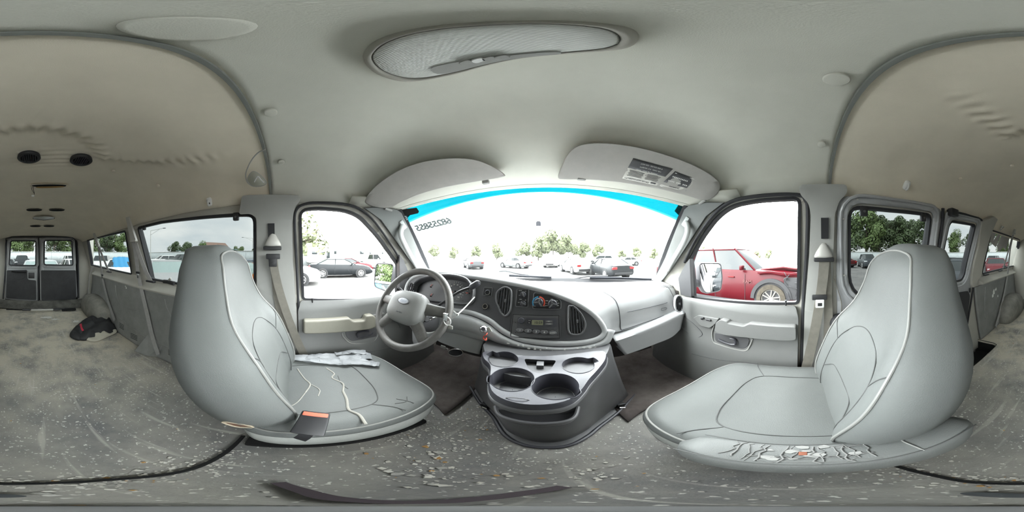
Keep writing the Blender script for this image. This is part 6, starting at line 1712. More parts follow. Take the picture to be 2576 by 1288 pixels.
def film():
    m = mat('grey_torn_film', (.42, .40, .38), .7, var=.15, vs=14)
    for k, (px, lab) in enumerate([([(2495, 582), (2508, 584), (2496, 612), (2488, 606)], 'narrow strip of torn grey film on the rear side window'), ([(2512, 587), (2518, 590), (2505, 622), (2494, 612)], 'pointed strip of torn grey film beside the narrow one'), ([(2520, 590), (2541, 595), (2530, 630), (2524, 622), (2512, 634), (2508, 620)], 'largest hanging piece of torn grey film on the rear side window')]):
        P = [onwall(a, b, 1, -.012) for a, b in px]; b = new(); plate(b, P, .0008, (-1, 0, 0)); o = mk('window_film', b, m, smooth=False); tag(o, lab, 'film', 'torn window film')
film()
def white_clip():
    p = onwall(2479, 621, 1, .012); b = new(); sweep(b, [p + Vector((0, math.cos(a) * .022, math.sin(a) * .035)) for a in [2 * PI * i / 16 for i in range(16)]], .006, closed=True); box(b, p, (.008, .03, .01)); tag(mk('pull_handle', b, MT['white_plastic']), 'small white loop on the pillar edge of the torn film window', 'handle')
white_clip()
for q, lab in (((2535, 570), 'metal belt anchor loop on the headliner over the torn film window'),):
    p = onhead(2519, 571, .01); t = thing('belt_anchor', lab, 'anchor', p); n = head_n(2519, 571); M = frame_m(p, n)
    b = new(); sweep(b, [M @ Vector((math.cos(a) * .016, math.sin(a) * .028 - .01, .014 + .01 * math.sin(a))) for a in [2 * PI * i / 20 for i in range(20)]], .004, closed=True); mk('loop', b, MT['chrome'], t)
    b = new(); lathe(b, [(.016, -.004), (.014, .008), (.0004, .010)], M, 16); mk('bolt', b, MT['chrome'], t)

def pillar_wire():
    b = new(); sweep(b, cr([onwall(x, y, 1, .030) for x, y in [(2098, 700), (2108, 730), (2117, 765), (2114, 805), (2100, 850)]], 5), .0025); tag(mk('loose_wire', b, MT['belt']), 'thin loose wire hanging on the pillar behind the passenger belt', 'wire')
    b = new(); p = onwall(2116, 815, 1, .05); lathe(b, [(.001, .03), (.045, .028), (.055, .015), (.055, -.02)], frame_m(p, (-1, 0, 0)), 24); tag(mk('belt_reel_cap', b, MT['black']), 'round black cap low on the wall behind the passenger seat', 'cap')
pillar_wire()
# ================================================================ the yard outside
GZ = -.72
def yard():
    bm = new(); bmesh.ops.create_grid(bm, x_segments=40, y_segments=40, size=160)
    for v in bm.verts: v.co.z = GZ
    m = mat('yard_asphalt', (.125, .121, .115), .9, c2=(.08, .078, .076), vs=.6, lo=.4, hi=.62, bump=.4, bs=14)
    o = mk('ground', bm, m); struct(o, 'grey asphalt of the vehicle yard')
yard()
def ground_at(px, py): return on(px, py, z=GZ)
PAINTS = {}
def paint(c, r=.35, metal=.0):
    k = (c, r)
    if k not in PAINTS: PAINTS[k] = mat('car_paint', c, r, metal=metal, spec=.18, coat=.04)
    return PAINTS[k]
CG = mat('car_glass', (.022, .027, .028), .08, spec=.35)
CGL = mat('pale_car_glass', (.20, .25, .24), .08, spec=.5)
TYRE = mat('tyre_rubber', (.02, .02, .02), .8)
RIM = mat('alloy_rim', (.42, .42, .42), .3, metal=.8)
LAMP = mat('head_lamp', (.55, .57, .58), .15)
TAIL = mat('tail_lamp', (.40, .01, .012), .2)
DARK = mat('bare_dark_structure', (.03, .03, .032), .8)
SPEC = dict(
 sedan=dict(L=4.75, W=1.84, H=1.44, top=[(-2.37, .62), (-2.33, .92), (-2.2, 1.0), (-1.6, 1.03), (-.6, .99), (1.0, .97), (1.7, .90), (2.15, .78), (2.32, .66), (2.37, .5)], gh=(-1.95, -.95, .20, 1.15), belt=.96, r=.335, ax=(-1.38, 1.42)),
 suv=dict(L=4.7, W=1.9, H=1.74, top=[(-2.35, .7), (-2.32, 1.02), (-2.2, 1.08), (1.1, 1.08), (1.9, 1.03), (2.2, .92), (2.33, .7), (2.35, .5)], gh=(-2.25, -1.9, .25, 1.2), belt=1.06, r=.37, ax=(-1.35, 1.40)),
 pickup=dict(L=5.8, W=2.0, H=1.90, top=[(-2.9, .75), (-2.88, 1.2), (-1.0, 1.2), (-.9, 1.2), (1.3, 1.2), (2.2, 1.18), (2.75, 1.10), (2.88, .85), (2.9, .5)], gh=(-.95, -.80, .72, 1.50), belt=1.20, r=.41, ax=(-1.85, 1.90)))
def make_car(name, label, kind, pos, head, col, group='vehicles parked in the yard', tint=None, parts=True, wheels=(1, 1, 1, 1), rimm=None, cat='car', dark_nose=False, seed=0):
    S = SPEC[kind]; t = thing(name, label, cat, (pos[0], pos[1], GZ), group)
    t.rotation_euler = (0, 0, head)
    pm = paint(col); wd = S['W'] / 2
    def at_top(y):
        for (a, b), (c, d) in zip(S['top'], S['top'][1:]):
            if y <= c: return b + (d - b) * (y - a) / (c - a)
        return S['top'][-1][1]
    L2 = S['L'] / 2
    ys = sorted(set([a for a, _ in S['top']] + span(-L2, L2, 22)))
    rings = []
    for y in ys:
        k = abs(y) / L2; w = wd * (1 - .13 * max(0, (k - .72) / .28) ** 2); z = at_top(y); lo = .22 + .10 * max(0, (k - .86) / .14)
        half = [(w * .90, lo), (w * .985, lo + .10), (w, min(.55, z - .06)), (w * .975, z - .09), (w * .93, z - .02), (w * .80, z), (w * .4, z + .025)]
        rings.append([Vector((x, y, q)) for x, q in half] + [Vector((-x, y, q)) for x, q in half[::-1]])
    bm = new(); loft(bm, rings); local_mk('car_body', bm, pm, t, 45)
    rb, rr, fr, fb = S['gh']; bz, H = S['belt'], S['H']; wt = wd * .70; wb = wd * .90
    bm = new(); base = [(-wb, rb), (wb, rb), (wb, fb), (-wb, fb)]
    Rg = []
    for k in (0, .5, .92):
        e = k; w = wb + (wt - wb) * e; y0, y1 = rb + (rr - rb) * e, fb + (fr - fb) * e; bow = .10 * (1 - .5 * k)
        P = [Vector((-w, y0 + .05, 0)), Vector((-w * .5, y0 - bow * .2, 0)), Vector((w * .5, y0 - bow * .2, 0)), Vector((w, y0 + .05, 0)), Vector((w * 1.02, (y0 + y1) / 2, 0)), Vector((w, y1 - .08, 0)), Vector((w * .5, y1 + bow, 0)), Vector((-w * .5, y1 + bow, 0)), Vector((-w, y1 - .08, 0)), Vector((-w * 1.02, (y0 + y1) / 2, 0))]
        for p in P: p.z = bz - .03 + (H - .04 - bz + .03) * k
        Rg.append(rpoly(P, .03, 2))
    loft(bm, Rg, caps=False); local_mk('window_glass', bm, tint or CG, t, 30)
    w = wt; bm = new(); rr_ = []
    n = len(Rg[-1]); C = sum(Rg[-1], Vector()) / n
    for s, dz in ((1.025, -.035), (1.03, .0), (.95, .03), (.6, .05), (.05, .055)): rr_.append([Vector((C.x + (p.x - C.x) * s, C.y + (p.y - C.y) * s, p.z + dz)) for p in Rg[-1]])
    loft(bm, rr_); local_mk('roof', bm, pm, t, 60)
    for q in (0, 3, 5, 8):
        bm = new(); ii = min(range(n), key=lambda i: (Rg[0][i] - [Vector((-wb, rb + .05, bz - .03)), 0, 0, Vector((wb, rb + .05, bz - .03)), 0, Vector((wb, fb - .08, bz - .03)), 0, 0, Vector((-wb, fb - .08, bz - .03))][q]).length)
        sweep(bm, [Rg[k][ii] for k in range(3)], [(-.04, -.02), (.04, -.02), (.04, .02), (-.04, .02)]); local_mk('pillar_frame', bm, pm, t, 40)
    for s in (-1, 1):
        bm = new(); yb = (rb + fb) / 2 - .1; yt = (rr + fr) / 2 - .05
        sweep(bm, [Vector((s * wb * 1.0, yb, bz - .05)), Vector((s * wt * 1.03, yt, H - .06))], [(-.045, -.015), (.045, -.015), (.045, .015), (-.045, .015)]); local_mk('pillar_frame', bm, pm, t, 40)
    wi = 0
    for ay in S['ax']:
        for s in (-1, 1):
            wi += 1
            if not wheels[wi - 1]: continue
            r = S['r']; M = Matrix.Translation((s * (wd - .10), ay, r)) @ Matrix.Rotation(s * PI / 2, 4, 'Y')
            bm = new(); lathe(bm, [(r * 1.16, -.20), (r * 1.16, .112), (r * 1.10, .114), (r * .5, .104), (.001, .10)], M, 24); local_mk('wheel_arch', bm, DARK, t, 40)
            bm = new(); lathe(bm, [(r * .60, -.08), (r * .95, -.08), (r, -.05), (r, .09), (r * .95, .125), (r * .66, .128), (r * .62, .10)], M, 28); w_ = local_mk('wheel', bm, TYRE, t, 40)
            bm = new(); lathe(bm, [(r * .64, .118), (r * .60, .125), (r * .57, .10), (r * .54, .06), (.001, .055)], M, 28)
            local_mk('rim_barrel', bm, DARK, w_, 40)
            bm = new()
            for k in range(5):
                a = 2 * PI * k / 5 + .3; d = Vector((math.cos(a), math.sin(a), 0)); e = Vector((-math.sin(a), math.cos(a), 0))
                for j in (-1, 1):
                    sweep(bm, [M @ (d * r * .10 + e * j * r * .05 + Vector((0, 0, .112))), M @ (d * r * .60 + e * j * r * .14 + Vector((0, 0, .118)))], r * .055)
            sweep(bm, [M @ Vector((math.cos(a) * r * .62, math.sin(a) * r * .62, .118)) for a in [2 * PI * i / 28 for i in range(28)]], r * .045, closed=True)
            lathe(bm, [(r * .16, .10), (r * .14, .125), (.001, .128)], M, 12)
            local_mk('alloy_spokes', bm, rimm or RIM, w_, 40)
    for s in (-1, 1):
        ny = L2 - .12
        if not dark_nose:
            bm = new(); box(bm, (s * wd * .70, ny - .04, at_top(ny) - .13), (wd * .40, .24, .15), bev=.04); local_mk('headlight', bm, LAMP, t, 60)
        bm = new(); box(bm, (s * wd * .72, -L2 + .06, (at_top(-L2 + .06)) - .14 if kind != 'pickup' else .98), (wd * .36 if kind != 'pickup' else .22, .16, .17 if kind != 'pickup' else .36), bev=.03); local_mk('taillight', bm, TAIL, t, 60)
        bm = new(); p = Vector((s * (wd + .06), fb - .42, bz + .06)); box(bm, p, (.20, .09, .13), bev=.03); local_mk('wing_mirror', bm, pm, t, 60)
    bm = new(); box(bm, (0, L2 - .03, .48), (wd * 1.1, .10, .16), bev=.03); local_mk('grille', bm, DARK, t, 60)
    bm = new(); box(bm, (0, -L2 + .02, .42), (wd * 1.5, .10, .16), bev=.03); local_mk('rear_bumper', bm, DARK if kind != 'pickup' else RIM, t, 60)
    for s in (-1, 1):
        for y in ((rb + fb) / 2 - .1, fb - .35):
            bm = new(); sweep(bm, [Vector((s * (wd + .002), y, .32)), Vector((s * (wd + .002), y, bz - .12))], .006); local_mk('door_gap', bm, DARK, t, 40)
    return t
def local_mk(name, bm, m, par, sharp=40):
    o = mk(name, bm, m, None, sharp); o.parent = par; return o
def place(px, py):
    p = ground_at(px, py); return (p.x, p.y)
WHITE, SILVER, GREY, BLACK, BLUE, RED_, MAROON = (.60, .60, .58), (.34, .35, .35), (.11, .115, .12), (.014, .016, .018), (.025, .04, .075), (.062, .0022, .0055), (.10, .014, .018)
# the red pickup with its nose torn off
def red_truck():
    t = make_car('pickup_truck', 'red crew cab pickup with a wrecked nose outside the passenger window', 'pickup', (5.35, 2.80), PI, RED_, dark_nose=True, cat='truck', rimm=mat('muddy_alloy', (.22, .21, .19), .5, metal=.4))
    rnd = random.Random(9)
    # muddy front tyre ring, wide black arch flares, torn fender
    for s in (-1, 1):
        bm = new(); r = .41; M = Matrix.Translation((s * .93, 1.90, r)) @ Matrix.Rotation(s * PI / 2, 4, 'Y')
        lathe(bm, [(r * .99, .0), (r * 1.005, .05), (r * .97, .140), (r * .68, .142)], M, 32); local_mk('mud_ring', bm, mat('dried_mud', (.065, .055, .04), .95, var=.5, vs=9), t)
        bm = new(); P = [M @ Vector((math.cos(a) * r * 1.24, math.sin(a) * r * 1.24, .06)) for a in span(PI * .52 if s > 0 else -PI * .0, PI * 1.48 if s > 0 else PI, 16)]
        P = [Vector((s * 1.015, 1.90 + math.cos(a) * r * 1.26, r + math.sin(a) * r * 1.26)) for a in span(0, PI, 18)]
        sweep(bm, P, [(-.05, -.05), (.05, -.05), (.05, .05), (-.05, .05)], up=(1, 0, 0)); local_mk('arch_flare', bm, DARK, t)
        bm = new(); box(bm, (s * .93, 2.55, .70), (.22, .60, .62), bev=.05); local_mk('torn_fender_void', bm, DARK, t)
        for k in range(14):
            bm = new(); p = Vector((s * 1.05, rnd.uniform(2.25, 2.85), rnd.uniform(.6, 1.05))); q = p + Vector((rnd.uniform(-.03, .05), rnd.uniform(-.25, .25), rnd.uniform(-.25, .25)))
            sweep(bm, cr([p, (p + q) / 2 + Vector((s * .05, rnd.uniform(-.1, .1), .05)), q], 4), rnd.uniform(.006, .014)); local_mk('loose_wire', bm, mat('wire_mix', (.30, .06, .07), .6) if s < 0 else DARK, t)
        bm = new(); sweep(bm, cr([Vector((s * 1.02, 1.55, 1.12)), Vector((s * 1.05, 1.9, 1.16)), Vector((s * 1.04, 2.3, 1.10)), Vector((s * .98, 2.8, 1.14))], 5), [(-.05, -.02), (.05, -.02), (.05, .03), (-.05, .03)], up=(0, 0, 1)); local_mk('bent_fender_edge', bm, paint(RED_), t)
        bm = new(); box(bm, (s * 1.0, .0, .26), (.12, 3.0, .10), bev=.03); local_mk('side_step', bm, DARK, t)
        for y in (-.25, .72): bm = new(); box(bm, (s * 1.005, y, .98), (.03, .20, .04), bev=.012); local_mk('door_handle', bm, paint((.12, .01, .012)), t)
    M = frame_m((1.008, .98, .80), (1, 0, 0)); 
    for s in (-1, 1):
        text('fender_letters', 'RAM', .13, mat('fender_letter_grey', (.10, .03, .03), .4), frame_m((s * 1.006, 1.22, .86), (s, 0, 0)), None, bold=.004).parent = t
    bm = new(); P = [Vector((x, y, z)) for x, y, z in [(-.75, 1.55, 1.22), (.75, 1.55, 1.22), (.82, 2.2, 1.30), (.6, 2.85, 1.20), (-.6, 2.85, 1.24), (-.82, 2.2, 1.27)]]; plate(bm, P, .03); local_mk('crumpled_hood', bm, paint((.16, .05, .055)), t, 20)
    return t
red_truck()
make_car('sedan', 'black sedan with a smashed nose parked broadside beyond the driver window', 'sedan', (-12.0, 3.6), R(-8), BLACK, tint=CGL)
make_car('sedan', 'dark red damaged sedan half hidden behind the broadside black sedan', 'sedan', (-15.2, 5.4), R(-12), (.10, .015, .02))
make_car('sedan', 'white sedan with a torn front bumper at the rear edge of the driver window', 'sedan', (-9.6, -.75), R(-10), WHITE)
make_car('pickup_truck', 'white pickup parked in front of the white caravans', 'pickup', (-18.5, 10.6), R(-70), WHITE, cat='truck')
make_car('sedan', 'black sedan seen from behind through the windscreen over the right wiper', 'sedan', (4.6, 12.0), R(6), BLACK)
make_car('sedan', 'white sedan parked beside the black one, seen past the windscreen pillar end', 'sedan', (2.6, 15.5), R(14), (.45, .45, .44))
make_car('sedan', 'white sedan broadside in the distance ahead, left of the red pickup', 'sedan', (12.5, 24.0), R(84), WHITE)
make_car('suv', 'silver off-roader in the distance ahead beside the broadside white sedan', 'suv', (9.0, 27.5), R(78), SILVER)
make_car('suv', 'white off-roader far ahead above the radio', 'suv', (.6, 24.0), R(170), WHITE)
make_car('sedan', 'wrecked grey sedan far ahead over the steering wheel', 'sedan', (-9.5, 19.0), R(40), GREY)
make_car('sedan', 'silver sedan far ahead above the speedometer', 'sedan', (-4.5, 21.5), R(60), SILVER)
# behind the van
make_car('sedan', 'grey sedan parked right behind the van, its windscreen spanning both rear door windows', 'sedan', (-.15, -7.4), 0.0, SILVER, tint=CGL)
make_car('sedan', 'white sedan behind the right rear door window', 'sedan', (-2.6, -10.2), R(4), WHITE)
make_car('sedan', 'black sedan with an open hood behind the left rear door window', 'sedan', (2.1, -9.0), R(8), BLACK)
make_car('suv', 'dark off-roader in the row at the fence behind the left rear door window', 'suv', (2.2, -24), R(2), BLACK)
make_car('sedan', 'silver sedan in the row at the fence behind the middle of the rear doors', 'sedan', (-.9, -25), R(-4), SILVER)
make_car('suv', 'white off-roader in the row at the fence behind the right rear door window', 'suv', (-5.2, -24), R(4), WHITE)
# left side behind the tinted windows
make_car('sedan', 'grey sedan parked close beside the long driver side window', 'sedan', (-5.1, -5.0), R(-38), (.25, .25, .25), tint=CGL)
make_car('sedan', 'dark blue sedan beyond the driver seat headrest', 'sedan', (-10.8, -7.3), R(-60), BLUE)
make_car('sedan', 'dark grey sedan with a red tail lamp between the headrest and the pillar', 'sedan', (-9.0, -2.6), R(70), (.06, .075, .09))
make_car('pickup_truck', 'dark green pickup along the fence behind the long driver side window', 'pickup', (-19.0, -15.0), R(-110), (.05, .06, .055), cat='truck')
make_car('suv', 'white off-roader along the fence next to the dark green pickup', 'suv', (-20.0, -20.5), R(-110), WHITE)
make_car('suv', 'silver off-roader seen through the rearmost driver side window', 'suv', (-6.9, -16.5), R(-30), (.50, .50, .48))
make_car('sedan', 'dark green sedan behind the silver off-roader at the rearmost driver side window', 'sedan', (-13.5, -20.0), R(-40), (.04, .06, .05))
tc = make_car('sedan', 'silver sedan under a blue tarpaulin seen through the rearmost driver side window', 'sedan', (-5.0, -8.9), R(-30), WHITE)
def tarp():
    b = new(); M = Matrix.Translation((-5.0, -8.9, GZ)) @ Matrix.Rotation(R(-30), 4, 'Z')
    def f(u, v):
        x = -1.0 + 1.5 * u; y = -2.3 + 3.7 * v; z = 1.52 - .20 * abs(x) ** 2 - .34 * max(0, -.9 - y) / 1.4 - .52 * max(0, y - .15) / 1.0 - .5 * max(0, abs(x) - .72) / .28 + .02 * math.sin(u * 30 + v * 8) + .02 * math.sin(v * 22)
        return M @ Vector((x, y, z))
    patch(b, f, 30, 26); o = mk('tarpaulin', b, mat('blue_tarpaulin', (.03, .20, .38), .45), sharp=180); solidify(o, .01); tag(o, 'bright blue tarpaulin over the silver sedan', 'tarpaulin')
tarp()
# right side behind the cargo doors
make_car('pickup_truck', 'burnt-out dark pickup seen left of the passenger headrest', 'pickup', (21.5, -8.6), R(80), (.03, .035, .04), cat='truck')
make_car('sedan', 'blue sedan beside the burnt-out pickup', 'sedan', (16.0, -9.6), R(120), (.06, .10, .20))
make_car('sedan', 'red-tailed dark sedan at the front edge of the wide cargo door window', 'sedan', (23.0, -5.2), R(-60), (.10, .02, .02))
make_car('sedan', 'black wrecked sedan close behind the narrow cargo door window', 'sedan', (5.0, -6.0), R(38), (.03, .035, .04))
make_car('sedan', 'black sedan in the middle distance behind the narrow cargo door window', 'sedan', (9.5, -13.0), R(50), BLACK)
make_car('sedan', 'grey sedan in the far row behind the narrow cargo door window', 'sedan', (14.0, -17.5), R(50), GREY)
make_car('sedan', 'maroon sedan with a broken nose seen through the torn film window', 'sedan', (5.6, -13.2), R(28), MAROON)
make_car('suv', 'dark off-roader beside the maroon sedan', 'suv', (3.6, -14.6), R(14), (.05, .05, .055))
make_car('suv', 'silver off-roader in the far row above the maroon sedan', 'suv', (12.0, -27.0), R(10), SILVER)
# ---- fence of corrugated sheets
def fence(a, b, lab, h=2.45):
    a, b = Vector((*a, GZ)), Vector((*b, GZ)); t = thing('sheet_fence', lab, 'fence', a, 'corrugated metal fences round the yard'); d = (b - a); n = d.normalized(); s = Vector((-n.y, n.x, 0)); L_ = d.length
    bm = new(); N_ = int(L_ / .16); rows = []
    for k in (0, 1): rows.append([a + n * (L_ * i / N_) + s * (.03 if i % 2 else -.03) + Vector((0, 0, .06 + (h - .06) * k)) for i in range(N_ + 1)])
    loft(bm, rows, closed=False); p = mk('fence_sheet', bm, mat('fence_white', (.42, .45, .45), .5, var=.1, vs=.5), t, sharp=10); solidify(p, .01)
    bm = new(); sweep(bm, [a + Vector((0, 0, h)), b + Vector((0, 0, h))], .07); mk('top_rail', bm, MT['trim'], t)
    for i in range(int(L_ / 6) + 1):
        bm = new(); q = a + n * (i * 6) + s * (-.06); box(bm, q + Vector((0, 0, h / 2 + .05)), (.09, .09, h + .1)); mk('fence_post', bm, MT['console'], t)
fence((-27, 10), (-27, -33), 'pale corrugated fence beyond the long driver side window'); fence((-27, -33), (34, -33), 'pale corrugated fence behind the rear doors'); fence((34, -33), (34, -2), 'pale corrugated fence beyond the cargo doors')
# ---- trees
LEAF = [mat('leaf_dark', (.055, .085, .030), .7, var=.45, vs=1.2), mat('leaf_mid', (.10, .15, .045), .7, var=.4, vs=1.2), mat('leaf_flare_pale', (.38, .42, .25), .7, var=.35, vs=1.2)]  # palest leaves have the lens flare wash painted into their colour
BARK = mat('bark', (.10, .08, .06), .9)
def tree_proto(m, seed, h, w, n, ls=1.0):
    rnd = random.Random(seed); t = bpy.data.objects.new('broadleaf_tree', None); COL.objects.link(t)
    b = new(); sweep(b, [(0, 0, 0), (.1, .05, h * .3), (-.05, .1, h * .62)], circ(h * .022), scale=lambda q: 1 - .5 * q)
    for k in range(5):
        a = rnd.uniform(0, 6.28); sweep(b, [(0, 0, h * (.28 + .06 * k)), (math.cos(a) * w * .25, math.sin(a) * w * .25, h * (.5 + .06 * k))], h * .008)
    o = mk('trunk', b, BARK); o.parent = t
    b = new(); blobs = []
    for k in range(15):
        a = rnd.uniform(0, 6.28); r = rnd.uniform(0, .36) * w; z = rnd.uniform(.26, .88) * h; q = 1 - abs(z / h - .5) * .9
        blobs.append((Vector((math.cos(a) * r * q, math.sin(a) * r * q, z)), rnd.uniform(.13, .22) * w))
    for _ in range(n):
        c, r = rnd.choice(blobs); d = Vector((rnd.gauss(0, 1), rnd.gauss(0, 1), rnd.gauss(0, 1))).normalized(); p = c + d * r * rnd.uniform(.7, 1.05) * Vector((1, 1, .85)).length / 1.65
        u = (d + Vector((rnd.uniform(-.6, .6), rnd.uniform(-.6, .6), rnd.uniform(-.6, .6)))).normalized(); s = u.orthogonal().normalized(); e = u.cross(s); k = rnd.uniform(.12, .26) * (w / 6) ** .5 * ls
        b.faces.new([b.verts.new(p + s * k), b.verts.new(p + e * k * .7), b.verts.new(p - s * k), b.verts.new(p - e * k * .7)])
    o = mk('crown', b, m, smooth=False); o.parent = t; return t
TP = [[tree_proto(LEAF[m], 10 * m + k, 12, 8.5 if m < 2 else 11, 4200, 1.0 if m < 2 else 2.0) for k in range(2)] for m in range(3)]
used_t = set(); rt = random.Random(21)
def tree(x, y, m, sc, lab, gp, base=0.0):
    k = rt.randrange(2); o = TP[m][k]
    if (m, k) in used_t: o = copy_tree(o)
    used_t.add((m, k)); o.location = (x, y, GZ + base); o.rotation_euler = (0, 0, rt.uniform(0, 6.28)); s = sc * rt.uniform(.9, 1.12); o.scale = (s, s, s * rt.uniform(.9, 1.05)); tag(o, lab, 'tree', gp)
for i in range(9): tree(37 + rt.uniform(0, 8) + (0 if i > 1 else 4), -2.5 - i * 4.3, 0 if i % 3 else 1, [.62, .85, 1.1, 1.25, 1.3, 1.25, 1.2, 1.2, 1.1][i], 'tall dark tree in the wood beyond the cargo door windows', 'wood beyond the cargo doors')
for i in range(12): tree(32 - i * 5.2 + rt.uniform(-1, 1), -39 - rt.uniform(0, 6), (1, 0, 1)[i % 3], rt.uniform(.75, .95), 'green tree over the fence behind the rear doors', 'trees over the rear fence')
for i in range(7): tree(-36 + rt.uniform(-4, 2), -34 + i * 4.2, 1 if i % 2 else 0, [.62, .55, .5, .5, .42, .38, .34][i], 'low tree over the fence beyond the driver side windows', 'trees over the driver side fence')
for i in range(3): tree(-44, 3 + i * 6.0 - 6, 1, .42, 'small dark tree behind the driver seat headrest, over the fence', 'trees behind the driver headrest')
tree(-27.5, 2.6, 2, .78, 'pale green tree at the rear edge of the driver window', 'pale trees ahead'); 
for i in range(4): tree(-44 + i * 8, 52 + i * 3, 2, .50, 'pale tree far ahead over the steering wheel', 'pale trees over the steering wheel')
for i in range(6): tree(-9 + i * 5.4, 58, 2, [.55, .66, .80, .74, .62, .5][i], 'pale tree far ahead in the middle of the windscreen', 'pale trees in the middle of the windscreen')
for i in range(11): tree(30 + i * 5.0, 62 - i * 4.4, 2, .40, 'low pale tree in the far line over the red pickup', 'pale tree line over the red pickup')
# ---- brick gable, shed roof, lamp posts, caravans
def gable():
    t = thing('brick_house', 'red brick gable end rising over the fence', 'building', (-52, -31, GZ)); M = Matrix.Translation((-52, -31, GZ)) @ Matrix.Rotation(R(58), 4, 'Z')
    mb = mat('red_brick', (.26, .085, .05), .9, var=.25, vs=3); b = new()
    W2, H1, H2, D = 5.2, 3.0, 6.6, 9
    f = [Vector(p) for p in [(-W2, 0, 0), (W2, 0, 0), (W2, 0, H1), (0, 0, H2), (-W2, 0, H1)]]; loft(b, [[M @ (p + Vector((0, D, 0))) for p in f], [M @ p for p in f]]); mk('brick_wall', b, mb, t, smooth=False)
    for s in (-1, 1):
        b = new(); plate(b, [M @ Vector(p) for p in [(s * (W2 + .5), -.3, H1 - .3), (0, -.3, H2 + .05), (0, D, H2 + .05), (s * (W2 + .5), D, H1 - .3)]], .15); mk('roof_slope', b, mat('brown_roof', (.12, .07, .05), .8), t, smooth=False)
gable()
def canopy():
    t = thing('long_shed', 'long green metal canopy roof behind the driver side fence', 'shed', (-36, -22, GZ)); b = new()
    box(b, (-38, -22, GZ + 3.1), (5, 18, .22)); mk('shed_roof', b, mat('green_sheet', (.12, .18, .16), .5), t)
    for k in range(5):
        b = new(); box(b, (-36, -29 + k * 3.6, GZ + 1.5), (.12, .12, 3.0)); mk('shed_post', b, MT['console'], t)
canopy()
def lamp_post(x, y, h, ang, lab):
    t = thing('lamp_post', lab, 'lamp post', (x, y, GZ), 'yard lamp posts'); b = new(); sweep(b, [(x, y, GZ), (x, y, GZ + h)], circ(.11), scale=lambda q: 1 - .35 * q); mk('post', b, MT['trim'], t)
    d = Vector((math.cos(ang), math.sin(ang), 0)); e = Vector((x, y, GZ + h))
    b = new(); sweep(b, [e, e + d * 3.0 + Vector((0, 0, .25))], .05); sweep(b, [e - Vector((0, 0, .9)), e + d * 2.2 + Vector((0, 0, .15))], .035); mk('arm', b, MT['trim'], t)
    b = new(); box(b, e + d * 3.3 + Vector((0, 0, .25)), (.6, .3, .14), rot=Matrix.Rotation(ang, 3, 'Z'), bev=.05); mk('lamp_head', b, MT['console'], t)
p = at(379, 640, 34); lamp_post(p.x, p.y, 6.9, R(105), 'tall grey lamp post with a long arm beyond the long driver side window')
p = at(636, 640, 52); lamp_post(p.x, p.y, 7.2, R(-60), 'distant lamp post at the front edge of the long driver side window')
def caravan(x, y, ang, L_, lab):
    t = thing('caravan', lab, 'caravan', (x, y, GZ), 'white caravans'); M = Matrix.Translation((x, y, GZ)) @ Matrix.Rotation(ang, 4, 'Z')
    b = new(); box(b, (0, 0, 1.75), (L_, 2.4, 2.5), bev=.18, seg=3); bmesh.ops.transform(b, matrix=M, verts=b.verts); mk('caravan_body', b, paint((.72, .72, .70)), t)
    for k, (dx, w, h, z) in enumerate(((-L_ * .32, .9, .5, 2.1), (-L_ * .05, .7, .5, 2.0), (L_ * .12, .62, 1.75, 1.5), (L_ * .36, .5, .55, 2.2))):
        b = new(); box(b, (dx, -1.205, z), (w, .04, h), bev=.02); box(b, (dx, 1.205, z), (w, .04, h), bev=.02) if False else None; bmesh.ops.transform(b, matrix=M, verts=b.verts); mk('caravan_window' if k != 2 else 'caravan_door', b, CG, t)
    b = new(); sweep(b, [M @ Vector((-L_ * .1, -1.25, 2.95)), M @ Vector((L_ * .45, -1.25, 2.95))], .05); mk('awning_rail', b, MT['console'], t)
    for s in (-.4, .4):
        b = new(); lathe(b, [(.001, -.12), (.33, -.12), (.33, .12), (.001, .12)], M @ Matrix.Translation((s, -1.1, .33)) @ Matrix.Rotation(PI / 2, 4, 'X'), 20); mk('wheel', b, TYRE, t)
caravan(-24.5, 12.0, R(116), 8.5, 'white caravan with a dark door beyond the black sedan'); caravan(-27.5, 5.0, R(102), 5.5, 'white caravan with a wide dark window left of the other one')
